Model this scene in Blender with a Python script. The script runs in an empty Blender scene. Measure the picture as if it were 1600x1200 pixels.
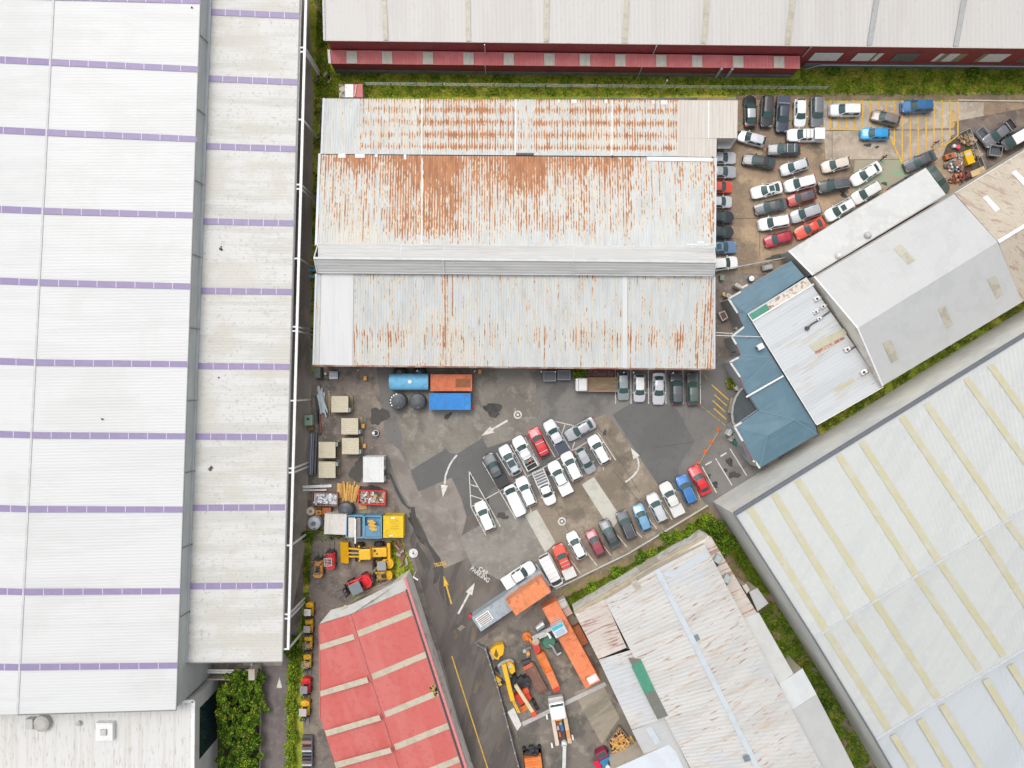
import bpy, math, random
from mathutils import Vector, Matrix
random.seed(7)
S = bpy.context.scene
COL = S.collection
R = math.radians
# ------------------------------------------------------------------ camera, sky, sun, exposure
CAM_H = 110.0
FPX = 1144.0                      # focal length in photo pixels (photo 1600 wide)
cam = bpy.data.cameras.new('camera'); cam_o = bpy.data.objects.new('camera', cam); COL.objects.link(cam_o)
cam_o.location = (0, 0, CAM_H); cam_o.rotation_euler = (0, 0, 0)
cam.sensor_width = 36.0; cam.lens = 36.0*FPX/1600.0; cam.clip_start = 1.0; cam.clip_end = 2000.0
S.camera = cam_o
SUN_EL, SUN_AZ = 66.0, -28.0       # azimuth clockwise from +y
world = bpy.data.worlds.new('World'); S.world = world; world.use_nodes = True
nt = world.node_tree; bg = nt.nodes['Background']
sky = nt.nodes.new('ShaderNodeTexSky'); sky.sky_type = 'NISHITA'; sky.sun_disc = False
sky.sun_elevation = R(SUN_EL); sky.sun_rotation = R(SUN_AZ); sky.air_density = 1.0; sky.dust_density = 4.0
hs = nt.nodes.new('ShaderNodeHueSaturation'); hs.inputs['Saturation'].default_value = 0.22
nt.links.new(sky.outputs['Color'], hs.inputs['Color']); nt.links.new(hs.outputs['Color'], bg.inputs['Color'])
bg.inputs['Strength'].default_value = 0.15
sun = bpy.data.lights.new('sun', 'SUN'); sun_o = bpy.data.objects.new('sun', sun); COL.objects.link(sun_o)
sun.energy = 0.8; sun.angle = R(24); sun.color = (1.0, 0.96, 0.90)
_d = Vector((math.sin(R(SUN_AZ))*math.cos(R(SUN_EL)), math.cos(R(SUN_AZ))*math.cos(R(SUN_EL)), math.sin(R(SUN_EL))))
sun_o.rotation_euler = _d.to_track_quat('Z', 'Y').to_euler()
S.view_settings.view_transform = 'Standard'; S.view_settings.look = 'None'
S.view_settings.exposure = 0.34; S.view_settings.gamma = 1.0
S.render.engine = 'CYCLES'
# ------------------------------------------------------------------ measuring: photo pixel + height -> metres
def W(px, py, z=0.0):
    k = (CAM_H - z)/FPX
    return Vector(((px-800.0)*k, (600.0-py)*k, z))
def M(px, z=0.0): return px*(CAM_H - z)/FPX
def plane3(a, b, c):
    n = (b-a).cross(c-a).normalized()
    if n.z < 0: n = -n
    return n, n.dot(a)
def hit(px, py, pl, off=0.0):
    n, d = pl; o = Vector((0, 0, CAM_H)); r = Vector(((px-800.0)/FPX, (600.0-py)/FPX, -1.0))
    t = (d - n.dot(o))/n.dot(r)
    return o + r*t + n*off
# ------------------------------------------------------------------ materials
MATS = {}
def _new(name):
    m = bpy.data.materials.new(name); m.use_nodes = True
    return m, m.node_tree, m.node_tree.nodes['Principled BSDF']
def _rgb(c): return (c[0], c[1], c[2], 1.0)
def _coords(t, rot=0.0, scale=(1, 1, 1), obj=False):
    if obj:
        g = t.nodes.new('ShaderNodeTexCoord'); out = g.outputs['Object']
    else:
        g = t.nodes.new('ShaderNodeNewGeometry'); out = g.outputs['Position']
    r = t.nodes.new('ShaderNodeVectorRotate'); r.rotation_type = 'Z_AXIS'; r.inputs['Angle'].default_value = -R(rot)
    t.links.new(out, r.inputs['Vector'])
    mul = t.nodes.new('ShaderNodeVectorMath'); mul.operation = 'MULTIPLY'; mul.inputs[1].default_value = scale
    t.links.new(r.outputs[0], mul.inputs[0])
    return mul.outputs[0]
def _noise(t, vec, scale, detail=4.0, rough=0.55):
    n = t.nodes.new('ShaderNodeTexNoise'); n.inputs['Scale'].default_value = scale
    n.inputs['Detail'].default_value = detail; n.inputs['Roughness'].default_value = rough
    t.links.new(vec, n.inputs['Vector']); return n.outputs['Fac']
def _step(t, val, lo, hi):
    m = t.nodes.new('ShaderNodeMapRange'); m.interpolation_type = 'SMOOTHSTEP'
    m.inputs['From Min'].default_value = lo; m.inputs['From Max'].default_value = hi
    t.links.new(val, m.inputs['Value']); return m.outputs['Result']
def _math(t, op, a, b):
    m = t.nodes.new('ShaderNodeMath'); m.operation = op
    for i, x in enumerate((a, b)):
        if isinstance(x, (int, float)): m.inputs[i].default_value = x
        else: t.links.new(x, m.inputs[i])
    return m.outputs[0]
def _mix(t, fac, a, b):
    m = t.nodes.new('ShaderNodeMix'); m.data_type = 'RGBA'
    if isinstance(fac, (int, float)): m.inputs['Factor'].default_value = fac
    else: t.links.new(fac, m.inputs['Factor'])
    for x, s in ((a, m.inputs[6]), (b, m.inputs[7])):
        if isinstance(x, tuple): s.default_value = _rgb(x)
        else: t.links.new(x, s)
    return m.outputs[2]
def surf(name, base, layers=(), rough=0.75, metal=0.0, bump=None, obj=False, coat=0.0, spec=None):
    """layers: (colour, scale, lo, hi, amount, (stretch x, y), rotation)"""
    if name in MATS: return MATS[name]
    m, t, p = _new(name); col = base
    for L in layers:
        c, sc, lo, hi, amt = L[:5]; st = L[5] if len(L) > 5 else (1, 1); ro = L[6] if len(L) > 6 else 0.0
        v = _coords(t, ro, (st[0], st[1], 1.0), obj)
        nz = _math(t, 'ADD', _math(t, 'MULTIPLY', _math(t, 'SUBTRACT', _noise(t, v, sc, 6.0, 0.62), 0.5), 1.6), 0.5)
        k = _math(t, 'MULTIPLY', _step(t, nz, lo, hi), amt)
        col = _mix(t, k, col, c)
    if isinstance(col, tuple): p.inputs['Base Color'].default_value = _rgb(col)
    else: t.links.new(col, p.inputs['Base Color'])
    p.inputs['Roughness'].default_value = rough; p.inputs['Metallic'].default_value = metal
    if coat: p.inputs['Coat Weight'].default_value = coat; p.inputs['Coat Roughness'].default_value = 0.06
    if spec is not None: p.inputs['Specular IOR Level'].default_value = spec
    if bump:
        b = t.nodes.new('ShaderNodeBump'); b.inputs['Strength'].default_value = bump[1]; b.inputs['Distance'].default_value = bump[2] if len(bump) > 2 else 0.05
        t.links.new(_noise(t, _coords(t, 0, (1, 1, 1), obj), bump[0], 5.0), b.inputs['Height']); t.links.new(b.outputs[0], p.inputs['Normal'])
    MATS[name] = m; return m
def plain(name, c, rough=0.6, metal=0.0, coat=0.0):
    d = tuple(x*0.72 for x in c)
    return surf(name, c, [(d, 2.2, 0.45, 0.75, 0.55), (tuple(min(1, x*1.12) for x in c), 9.0, 0.5, 0.8, 0.4)], rough, metal, coat=coat, obj=True)
def paint(name, c, metal=0.0):
    return surf('paint_'+name, c, [(tuple(x*0.86 for x in c), 1.3, 0.4, 0.8, 0.5), ((0.20, 0.18, 0.15), 14.0, 0.62, 0.85, 0.10)], 0.33, metal, obj=True, coat=0.7)
def rusty(name, grey, cream, rust, rot=0.0, along=0.22, pitch=0.37, attr=True, level=0.0, bright=1.0):
    """weathered roofing iron; mesh attribute 'rust' says where it has rusted"""
    if name in MATS: return MATS[name]
    m, t, p = _new(name)
    a = t.nodes.new('ShaderNodeAttribute'); a.attribute_name = 'rust'; af = a.outputs['Fac']
    if not attr: af = level
    st = _noise(t, _coords(t, rot, (1.0/pitch, along, 0.01)), 1.0, 3.0, 0.6)
    st2 = _noise(t, _coords(t, rot, (0.35, along*0.4, 0.01)), 1.0, 3.0, 0.6)
    fi = _noise(t, _coords(t, rot, (2.4, 0.9, 0.01)), 1.3, 5.0, 0.7)
    # ribs: water sits in the pans, so the pans rust first
    w = t.nodes.new('ShaderNodeTexWave'); w.wave_type = 'BANDS'; w.bands_direction = 'X'
    w.inputs['Scale'].default_value = math.pi/(10.0*pitch); w.inputs['Distortion'].default_value = 0.0
    t.links.new(_coords(t, rot), w.inputs['Vector'])
    s = _math(t, 'ADD', af, _math(t, 'MULTIPLY', _math(t, 'SUBTRACT', st, 0.5), 1.2))
    s = _math(t, 'ADD', s, _math(t, 'MULTIPLY', _math(t, 'SUBTRACT', st2, 0.5), 0.32))
    s = _math(t, 'ADD', s, _math(t, 'MULTIPLY', _math(t, 'SUBTRACT', fi, 0.5), 1.15))
    s = _math(t, 'MINIMUM', s, 0.66)
    s = _math(t, 'ADD', s, _math(t, 'MULTIPLY', _math(t, 'SUBTRACT', w.outputs['Fac'], 0.5), 0.34))
    cmask = _step(t, s, 0.15, 0.44); rmask = _step(t, s, 0.38, 0.52); dmask = _step(t, s, 0.62, 1.0)
    dirt = _noise(t, _coords(t, rot, (0.9, 0.25, 0.01)), 1.0, 4.0)
    base = _mix(t, _step(t, dirt, 0.35, 0.7), grey, tuple(x*0.86 for x in grey))
    base = _mix(t, _math(t, 'MULTIPLY', _step(t, _noise(t, _coords(t, rot, (0.11, 0.09, 0.01)), 1.0, 3.0), 0.5, 0.68), 0.38), base, cream)
    base = _mix(t, _math(t, 'MULTIPLY', cmask, 0.85), base, cream)
    rv = _noise(t, _coords(t, rot, (1.6, 0.35, 0.01)), 1.0, 4.0, 0.65)
    rcol = _mix(t, _step(t, rv, 0.36, 0.62), tuple(x*0.72 for x in rust), (rust[0]*1.1, rust[1]*1.35, rust[2]*1.6))
    col = _mix(t, _math(t, 'MULTIPLY', rmask, 0.92), base, rcol)
    col = _mix(t, _math(t, 'MULTIPLY', dmask, 0.4), col, tuple(x*0.62 for x in rust))
    t.links.new(col, p.inputs['Base Color']); p.inputs['Roughness'].default_value = 0.62; p.inputs['Metallic'].default_value = 0.0
    MATS[name] = m; return m
# ------------------------------------------------------------------ mesh builder
class MB:
    def __init__(s): s.v = []; s.f = []; s.m = []; s.mi = 0; s.smooth = False; s.a = None
    def add(s, pts, faces):
        o = len(s.v); s.v += [Vector(p) for p in pts]
        for f in faces: s.f.append([o+i for i in f]); s.m.append(s.mi)
    def poly(s, pts): s.add(pts, [list(range(len(pts)))])
    def prism(s, pts, z0, z1):
        n = len(pts); area = sum(pts[i][0]*pts[(i+1) % n][1]-pts[(i+1) % n][0]*pts[i][1] for i in range(n))
        if area < 0: pts = pts[::-1]
        s.add([(p[0], p[1], z0) for p in pts]+[(p[0], p[1], z1) for p in pts],
              [list(range(n))[::-1], list(range(n, 2*n))]+[[i, (i+1) % n, n+(i+1) % n, n+i] for i in range(n)])
    def slab(s, pts, th):
        pts = [Vector(p) for p in pts]; n = len(pts)
        nn = Vector((0, 0, 0))
        for i in range(n): nn += pts[i].cross(pts[(i+1) % n])
        nn.normalize()
        if nn.z < 0: pts = pts[::-1]; nn = -nn
        s.add([p-nn*th for p in pts]+pts, [list(range(n))[::-1], list(range(n, 2*n))]+[[i, (i+1) % n, n+(i+1) % n, n+i] for i in range(n)])
    def box(s, c, d, rz=0.0, mat=None):
        hx, hy, hz = d[0]/2, d[1]/2, d[2]/2
        q = [Vector((x, y, z)) for z in (-hz, hz) for y in (-hy, hy) for x in (-hx, hx)]
        if rz: q = [Matrix.Rotation(rz, 3, 'Z') @ p for p in q]
        if mat is not None: q = [mat @ p for p in q]
        c = Vector(c)
        s.add([p+c for p in q], [(0, 2, 3, 1), (4, 5, 7, 6), (0, 1, 5, 4), (2, 6, 7, 3), (0, 4, 6, 2), (1, 3, 7, 5)])
    def rbox(s, c, d, r=0.1, rz=0.0):
        """box with bevelled plan corners and top edge"""
        hx, hy, hz = d[0]/2, d[1]/2, d[2]/2; r = min(r, hx*0.9, hy*0.9, hz*0.9)
        def ring(i):
            x, y = hx-i, hy-i; k = r*0.7
            return [(x-k, -y), (x, -y+k), (x, y-k), (x-k, y), (-x+k, y), (-x, y-k), (-x, -y+k), (-x+k, -y)]
        lv = [(0, -hz), (0, hz-r), (r*0.3, hz-r*0.3), (r, hz)]
        pts = []
        for i, z in lv: pts += [Vector((p[0], p[1], z)) for p in ring(i)]
        fs = [list(range(8))[::-1], list(range(24, 32))]
        for k in range(3): fs += [[8*k+i, 8*k+(i+1) % 8, 8*k+8+(i+1) % 8, 8*k+8+i] for i in range(8)]
        rot = Matrix.Rotation(rz, 3, 'Z')
        s.add([rot @ p+Vector(c) for p in pts], fs)
    def tube(s, a, b, r, n=8, r2=None, cap=True):
        a = Vector(a); b = Vector(b); d = (b-a).normalized(); u = d.orthogonal().normalized(); w = d.cross(u); r2 = r if r2 is None else r2
        p = [a+(u*math.cos(2*math.pi*i/n)+w*math.sin(2*math.pi*i/n))*r for i in range(n)]+[b+(u*math.cos(2*math.pi*i/n)+w*math.sin(2*math.pi*i/n))*r2 for i in range(n)]
        f = [[i, (i+1) % n, n+(i+1) % n, n+i] for i in range(n)]
        if cap: f += [list(range(n))[::-1], list(range(n, 2*n))]
        s.add(p, f)
    def beam(s, a, b, w, h):
        a = Vector(a); b = Vector(b); d = (b-a).normalized()
        u = Vector((0, 0, 1)).cross(d)
        if u.length < 1e-3: u = Vector((1, 0, 0))
        u.normalize(); v = d.cross(u)
        q = [x+u*sx*w/2+v*sy*h/2 for x in (a, b) for sx, sy in ((-1, -1), (1, -1), (1, 1), (-1, 1))]
        s.add(q, [(0, 3, 2, 1), (4, 5, 6, 7), (0, 1, 5, 4), (1, 2, 6, 5), (2, 3, 7, 6), (3, 0, 4, 7)])
    def lathe(s, prof, c=(0, 0, 0), n=20):
        c = Vector(c); p = []
        for r, z in prof: p += [c+Vector((r*math.cos(2*math.pi*i/n), r*math.sin(2*math.pi*i/n), z)) for i in range(n)]
        f = []
        for k in range(len(prof)-1): f += [[k*n+i, k*n+(i+1) % n, (k+1)*n+(i+1) % n, (k+1)*n+i] for i in range(n)]
        f += [list(range(n))[::-1], list(range((len(prof)-1)*n, len(prof)*n))]
        s.add(p, f)
    def wheel(s, c, r, w, axis='y'):
        c = Vector(c); d = Vector((0, w/2, 0)) if axis == 'y' else Vector((w/2, 0, 0))
        s.mi = 0; s.tube(c-d, c+d, r, 16); s.mi = 1; s.tube(c-d*1.06, c+d*1.06, r*0.6, 12); s.mi = 0
    def grid(s, rows):
        n = len(rows[0]); p = [q for r in rows for q in r]
        s.add(p, [[k*n+i, k*n+i+1, (k+1)*n+i+1, (k+1)*n+i] for k in range(len(rows)-1) for i in range(n-1)])
    def corr(s, A, B, C, D, pitch=0.37, h=0.05, rows=1, fn=None):
        """ribbed sheet A-B across the ribs, A-D along them"""
        A, B, C, D = map(Vector, (A, B, C, D))
        n = max(1, round((B-A).length/pitch)); up = Vector((0, 0, 1))
        us = []
        for i in range(n):
            for o, hh in ((0.0, 0), (0.42, 0), (0.56, h), (0.86, h)): us.append(((i+o)/n, hh))
        us.append((1.0, 0)); base = len(s.v); L = []
        for k in range(rows+1):
            v = k/rows
            L.append([(A*(1-u)+B*u)*(1-v)+(D*(1-u)+C*u)*v+up*hh for u, hh in us])
        s.grid(L)
        if fn:
            if s.a is None: s.a = {}
            i = base
            for k in range(rows+1):
                for u, hh in us: s.a[i] = fn(u, k/rows); i += 1
    def build(s, name, mats, parent=None, world=True, smooth=None):
        me = bpy.data.meshes.new(name); o = Vector((0, 0, 0))
        if world and parent is not None: o = ORG[parent.name]
        me.from_pydata([tuple(v-o) for v in s.v], [], s.f)
        if not isinstance(mats, (list, tuple)): mats = [mats]
        for x in mats: me.materials.append(x)
        if len(mats) > 1: me.polygons.foreach_set('material_index', s.m)
        if s.a:
            at = me.attributes.new('rust', 'FLOAT', 'POINT')
            for i, x in s.a.items(): at.data[i].value = x
        if smooth or (smooth is None and s.smooth): me.polygons.foreach_set('use_smooth', [True]*len(me.polygons))
        me.update()
        ob = bpy.data.objects.new(name, me); COL.objects.link(ob)
        if parent is not None:
            ob.parent = parent; ORG[ob.name] = o if world else Vector((0, 0, 0))
        return ob
ORG = {}
def tag(o, label=None, cat=None, group=None, kind=None):
    if label: o['label'] = label
    if cat: o['category'] = cat
    if group: o['group'] = group
    if kind: o['kind'] = kind
    return o
def thing(name, label, cat, loc=(0, 0, 0), rz=0.0, group=None):
    o = bpy.data.objects.new(name, None); COL.objects.link(o); o.empty_display_size = 0.5
    o.location = loc; o.rotation_euler = (0, 0, rz); ORG[o.name] = Vector(loc)
    return tag(o, label, cat, group)
def solo(mb, name, mats, label, cat, loc=None, group=None, rz=0.0, local=False, kind=None, smooth=None):
    """one-mesh thing whose origin sits at its base"""
    if loc is None:
        xs = [v.x for v in mb.v]; ys = [v.y for v in mb.v]; zs = [v.z for v in mb.v]
        loc = Vector(((min(xs)+max(xs))/2, (min(ys)+max(ys))/2, min(zs)))
    loc = Vector(loc)
    if not local: mb.v = [v-loc for v in mb.v]
    o = mb.build(name, mats, None, smooth=smooth); o.location = loc; o.rotation_euler = (0, 0, rz)
    return tag(o, label, cat, group, kind)
def struct(name, mb, mats): return tag(mb.build(name, mats), kind='structure')
LEV = [0]
def sheet(name, pts, mat, lev):
    """flat ground covering, its own 4 mm layer"""
    LEV[0] += 1; mb = MB(); mb.poly([W(x, y, 0)+Vector((0, 0, lev*0.005+LEV[0]*0.00005)) for x, y in (pts if _ccw(pts) else pts[::-1])]); return struct(name, mb, mat)
def _ccw(pts):
    n = len(pts); return sum(pts[i][0]*-pts[(i+1) % n][1]+pts[(i+1) % n][0]*pts[i][1] for i in range(n)) > 0
def line_px(mb, pts, w, z):
    """painted line along photo points, width in metres"""
    q = [W(x, y) for x, y in pts]
    for i in range(len(q)-1):
        d = (q[i+1]-q[i]).normalized(); n = Vector((-d.y, d.x, 0))*w/2
        a, b = q[i], q[i+1]; zz = Vector((0, 0, z))
        mb.poly([a-n+zz, b-n+zz, b+n+zz, a+n+zz])
def shell(root, pts, mat, inset=0.25, name='wall', z0=0.0, drop=0.06):
    """outside walls under a roof outline given as (px, py, z)"""
    q = [W(*p) for p in pts]; c = sum(q, Vector((0, 0, 0)))/len(q); mb = MB()
    t = []
    for p in q:
        d = Vector((c.x-p.x, c.y-p.y, 0)); t.append(p+d.normalized()*inset-Vector((0, 0, drop)))
    n = len(q)
    for i in range(n):
        a, b = t[i], t[(i+1) % n]
        mb.add([(a.x, a.y, z0), (b.x, b.y, z0), b, a], [(0, 1, 2, 3)])
    return mb.build(name, mat, root)
def patch(root, pl, pts, mat, name, off=0.07, th=0.02):
    mb = MB(); mb.slab([hit(x, y, pl, off+th) for x, y in pts], th); return mb.build(name, mat, root)
# ================================================================== GROUND
G_dirt = surf('yard_dirt', (0.184, 0.152, 0.129), [((0.285, 0.234, 0.184), 0.12, 0.45, 0.65, 0.8), ((0.0986, 0.0864, 0.0791), 0.35, 0.5, 0.68, 0.75), ((0.32, 0.296, 0.27), 1.7, 0.58, 0.75, 0.5), ((0.123, 0.123, 0.123), 4.0, 0.5, 0.7, 0.35)], 0.9, bump=(3.0, 0.3))
G_asph = surf('asphalt', (0.158, 0.149, 0.14), [((0.207, 0.194, 0.179), 0.08, 0.42, 0.66, 0.8), ((0.108, 0.102, 0.0987), 0.22, 0.54, 0.7, 0.6), ((0.0897, 0.0897, 0.0897), 1.1, 0.62, 0.74, 0.35), ((0.25, 0.243, 0.223), 7.0, 0.55, 0.75, 0.3)], 0.88, bump=(9.0, 0.15))
G_asph_new = surf('asphalt_patch', (0.115, 0.113, 0.11), [((0.137, 0.134, 0.128), 0.15, 0.4, 0.66, 0.7), ((0.0878, 0.0878, 0.0878), 0.8, 0.58, 0.72, 0.35), ((0.176, 0.168, 0.16), 8.0, 0.55, 0.75, 0.25)], 0.85, bump=(9.0, 0.12))
G_conc = surf('old_concrete', (0.233, 0.212, 0.179), [((0.15, 0.135, 0.113), 0.13, 0.40, 0.62, 0.85), ((0.316, 0.298, 0.26), 0.5, 0.52, 0.7, 0.6), ((0.103, 0.0928, 0.0838), 0.42, 0.60, 0.74, 0.6, (1, 0.5), 35), ((0.187, 0.168, 0.139), 2.6, 0.45, 0.7, 0.5), ((0.336, 0.316, 0.279), 6.0, 0.6, 0.8, 0.3)], 0.85, bump=(5.0, 0.15))
G_conc_brown = surf('brown_concrete', (0.257, 0.21, 0.157), [((0.169, 0.138, 0.104), 0.16, 0.42, 0.62, 0.85), ((0.366, 0.311, 0.239), 0.3, 0.52, 0.7, 0.6), ((0.114, 0.0953, 0.078), 0.33, 0.58, 0.72, 0.6), ((0.202, 0.166, 0.126), 2.2, 0.45, 0.7, 0.5), ((0.415, 0.369, 0.301), 5.0, 0.62, 0.8, 0.3)], 0.85, bump=(5.0, 0.15))
G_conc_grey = surf('grey_concrete', (0.251, 0.236, 0.207), [((0.187, 0.175, 0.152), 0.3, 0.4, 0.65, 0.7), ((0.326, 0.311, 0.276), 0.9, 0.52, 0.72, 0.5), ((0.158, 0.148, 0.129), 3.0, 0.5, 0.75, 0.35)], 0.85, bump=(5.0, 0.12))
G_conc_pale = surf('pale_concrete', (0.51, 0.492, 0.428), [((0.408, 0.389, 0.332), 0.5, 0.42, 0.66, 0.7), ((0.319, 0.3, 0.255), 2.4, 0.56, 0.76, 0.35)], 0.85)
G_soil = surf('bank_soil', (0.245, 0.173, 0.101), [((0.144, 0.108, 0.0648), 0.4, 0.42, 0.62, 0.8), ((0.158, 0.187, 0.0288), 0.7, 0.5, 0.66, 0.75), ((0.374, 0.288, 0.187), 2.0, 0.56, 0.74, 0.5)], 0.95, bump=(3.0, 0.4))
G_turf = surf('turf', (0.273, 0.329, 0.0205), [((0.454, 0.386, 0.0553), 0.22, 0.46, 0.62, 0.75), ((0.102, 0.194, 0.0158), 0.5, 0.48, 0.64, 0.8), ((0.522, 0.386, 0.111), 1.1, 0.58, 0.72, 0.6), ((0.159, 0.249, 0.0189), 3.5, 0.45, 0.65, 0.6)], 0.95, bump=(4.0, 0.6))
G_oil = surf('wet_stain', (0.035, 0.033, 0.032), [((0.05, 0.047, 0.044), 1.0, 0.4, 0.7, 0.8)], 0.45)
G_green = surf('faded_green_floor', (0.299, 0.325, 0.22), [((0.351, 0.29, 0.22), 0.35, 0.42, 0.6, 0.85), ((0.176, 0.386, 0.229), 0.4, 0.58, 0.7, 0.6)], 0.85)
P_white = surf('road_white', (0.62, 0.60, 0.55), [((0.26, 0.245, 0.22), 2.2, 0.54, 0.72, 0.6), ((0.2, 0.19, 0.17), 7.0, .62, .78, .45)], 0.7)
P_faint = surf('road_white_worn', (0.42, 0.40, 0.36), [((0.22, 0.2, 0.17), 2.0, 0.45, 0.62, 0.8)], 0.7)
P_yellow = surf('road_yellow', (0.72, 0.42, 0.03), [((0.38, 0.27, 0.10), 2.2, 0.48, 0.66, 0.7)], 0.7)
P_yfaint = surf('road_yellow_worn', (0.46, 0.31, 0.05), [((0.16, 0.13, 0.09), 1.6, 0.42, 0.6, 0.85)], 0.7)
mb = MB(); mb.poly([(-320, -320, 0), (320, -320, 0), (320, 320, 0), (-320, 320, 0)]); struct('ground', mb, G_dirt)
sheet('car_park', [(586, 560), (1130, 560), (1165, 640), (1190, 740), (1110, 795), (860, 925), (690, 1030), (640, 845), (612, 760)], G_asph, 1)
sheet('driveway', [(640, 845), (655, 800), (735, 800), (870, 915), (740, 1005), (762, 1010), (840, 1260), (755, 1260), (690, 1030)], surf('worn_driveway', (0.128, 0.109, 0.0965), [((0.0803, 0.07, 0.0643), 0.3, 0.46, 0.64, 0.75, (1.2, 0.22), -18), ((0.198, 0.176, 0.153), 0.2, 0.5, 0.7, 0.6, (1, 0.4), -18), ((0.234, 0.146, 0.0731), 0.7, 0.62, 0.75, 0.4, (1, 0.4), -18)], 0.85), 2)
sheet('lane', [(404, 1030), (450, 1030), (450, 1300), (404, 1300)], surf('lane_asphalt', (0.167, 0.143, 0.134), [((0.112, 0.0946, 0.0912), 0.25, 0.46, 0.66, 0.8, (1, 0.3)), ((0.224, 0.18, 0.164), 1.2, 0.5, 0.7, 0.5)], 0.9), 2)
sheet('side_lane', [(380, -90), (499, -90), (488, 560), (478, 845), (440, 1040), (380, 1040)], surf('side_lane_asphalt', (0.324, 0.283, 0.24), [((0.185, 0.167, 0.144), 0.25, 0.46, 0.66, 0.8, (1, 0.25)), ((0.461, 0.4, 0.324), 0.7, 0.52, 0.72, 0.5, (1, 0.3))], 0.9), 2)
sheet('upper_yard', [(1090, 140), (1700, 145), (1700, 250), (1440, 330), (1250, 430), (1120, 425), (1090, 430)], surf('upper_yard_asphalt', (0.322, 0.234, 0.153), [((0.214, 0.157, 0.11), 0.14, 0.42, 0.6, 0.85), ((0.473, 0.345, 0.219), 0.25, 0.52, 0.68, 0.6), ((0.129, 0.103, 0.0789), 0.3, 0.6, 0.72, 0.6), ((0.602, 0.464, 0.306), 3.0, 0.6, 0.76, 0.35)], 0.85, bump=(5.0, 0.15)), 1)
sheet('machine_yard', [(762, 1005), (870, 920), (900, 940), (960, 1060), (1060, 1260), (840, 1260)], surf('machine_yard_floor', (0.185, 0.161, 0.137), [((0.105, 0.0948, 0.0842), 0.25, 0.45, 0.63, 0.85), ((0.334, 0.29, 0.229), 0.3, 0.52, 0.7, 0.6), ((0.264, 0.246, 0.105), 0.8, 0.64, 0.74, 0.5)], 0.88), 3)
sheet('concrete_apron', [(613, 570), (615, 639), (628, 681), (628, 692), (641, 735), (697, 701), (703, 708), (714, 709), (754, 684), (761, 699), (835, 675), (834, 657), (843, 647), (846, 627), (838, 615), (838, 570)], G_conc, 2)
sheet('concrete_strip', [(600, 696), (612, 693), (624, 703), (641, 735), (654, 768), (694, 751), (706, 746), (714, 757), (721, 780), (729, 808), (720, 842), (733, 871), (694, 888), (680, 870), (667, 840), (655, 812), (640, 790), (628, 770)], surf('driveway_concrete', (0.25, 0.22, 0.193), [((0.174, 0.154, 0.134), 0.2, 0.42, 0.64, 0.8), ((0.312, 0.284, 0.25), 0.6, 0.52, 0.7, 0.5), ((0.151, 0.139, 0.122), 2.4, 0.55, 0.75, 0.4)], 0.86), 3)
sheet('concrete_slab', [(720, 838), (735, 829), (780, 804), (797, 795), (826, 803), (852, 863), (846, 872), (782, 907), (737, 883), (720, 845)], G_conc_grey, 3)
sheet('bay_concrete', [(925, 655), (949, 646), (1030, 760), (1092, 775), (1104, 789), (890, 914), (858, 880), (850, 862), (826, 803), (797, 793), (862, 765), (905, 745), (940, 726)], G_conc_brown, 2)
sheet('pale_strip', [(820, 805), (839, 796), (868, 848), (852, 863)], G_conc_pale, 4)
sheet('pale_strip', [(909, 757), (928, 745), (970, 808), (957, 825), (944, 812)], G_conc_pale, 4)
sheet('new_asphalt', [(641, 735), (697, 701), (703, 708), (714, 709), (754, 684), (762, 700), (835, 676), (800, 720), (745, 800), (729, 808), (721, 780), (706, 746), (694, 751), (654, 768)], G_asph_new, 4)
sheet('new_asphalt', [(957, 648), (1010, 615), (1058, 640), (1085, 690), (1060, 730), (1062, 752), (1030, 760)], G_asph_new, 4)
sheet('upper_slab', [(1287, 157), (1537, 160), (1536, 199), (1287, 204)], surf('upper_slab_concrete', (0.453, 0.384, 0.305), [((0.33, 0.275, 0.224), 0.3, 0.42, 0.62, 0.8), ((0.598, 0.533, 0.437), 0.9, 0.52, 0.7, 0.5)], 0.85), 2)
sheet('upper_slab', [(1287, 205), (1500, 202), (1470, 246), (1425, 280), (1340, 250), (1290, 250)], surf('lower_slab_concrete', (0.413, 0.343, 0.265), [((0.294, 0.242, 0.189), 0.25, 0.42, 0.62, 0.8), ((0.549, 0.464, 0.36), 0.8, 0.52, 0.7, 0.5)], 0.85), 2)
sheet('green_floor', [(1336, 250), (1408, 249), (1419, 274), (1390, 290), (1330, 312)], G_green, 3)
sheet('yard_corner', [(1490, 190), (1700, 150), (1700, 260), (1500, 310)], surf('corner_asphalt', (0.19, 0.148, 0.122), [((0.108, 0.09, 0.081), 0.3, 0.44, 0.62, 0.8), ((0.27, 0.216, 0.162), 0.8, 0.52, 0.7, 0.5)], 0.85), 3)
sheet('concrete_ramp', [(896, 1082), (940, 1066), (968, 1122), (955, 1140), (941, 1164)], surf('ramp_concrete', (0.3, 0.262, 0.203), [((0.195, 0.173, 0.135), 0.5, 0.42, 0.62, 0.8, (1, 0.2), -55), ((0.39, 0.352, 0.277), 0.8, 0.52, 0.7, 0.5, (1, 0.2), -55)], 0.85), 4)
sheet('bank', [(478, -90), (1700, -90), (1700, 158), (1290, 158), (1150, 152), (500, 157), (497, 580), (486, 580), (489, 140)], G_turf, 3)
sheet('bank', [(870, 925), (985, 868), (1108, 790), (1180, 880), (1370, 1260), (1330, 1260), (1170, 960), (1100, 850), (890, 955)], G_soil, 3)
sheet('bank', [(1276, 668), (1330, 630), (1700, 405), (1700, 440), (1290, 690)], G_turf, 4)
sheet('bank', [(340, 1055), (405, 1055), (404, 1300), (335, 1300)], surf('garden_soil', (0.05, 0.045, 0.02), [((0.07, 0.08, 0.015), 0.5, 0.45, 0.6, 0.8)], 0.95), 3)
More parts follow.
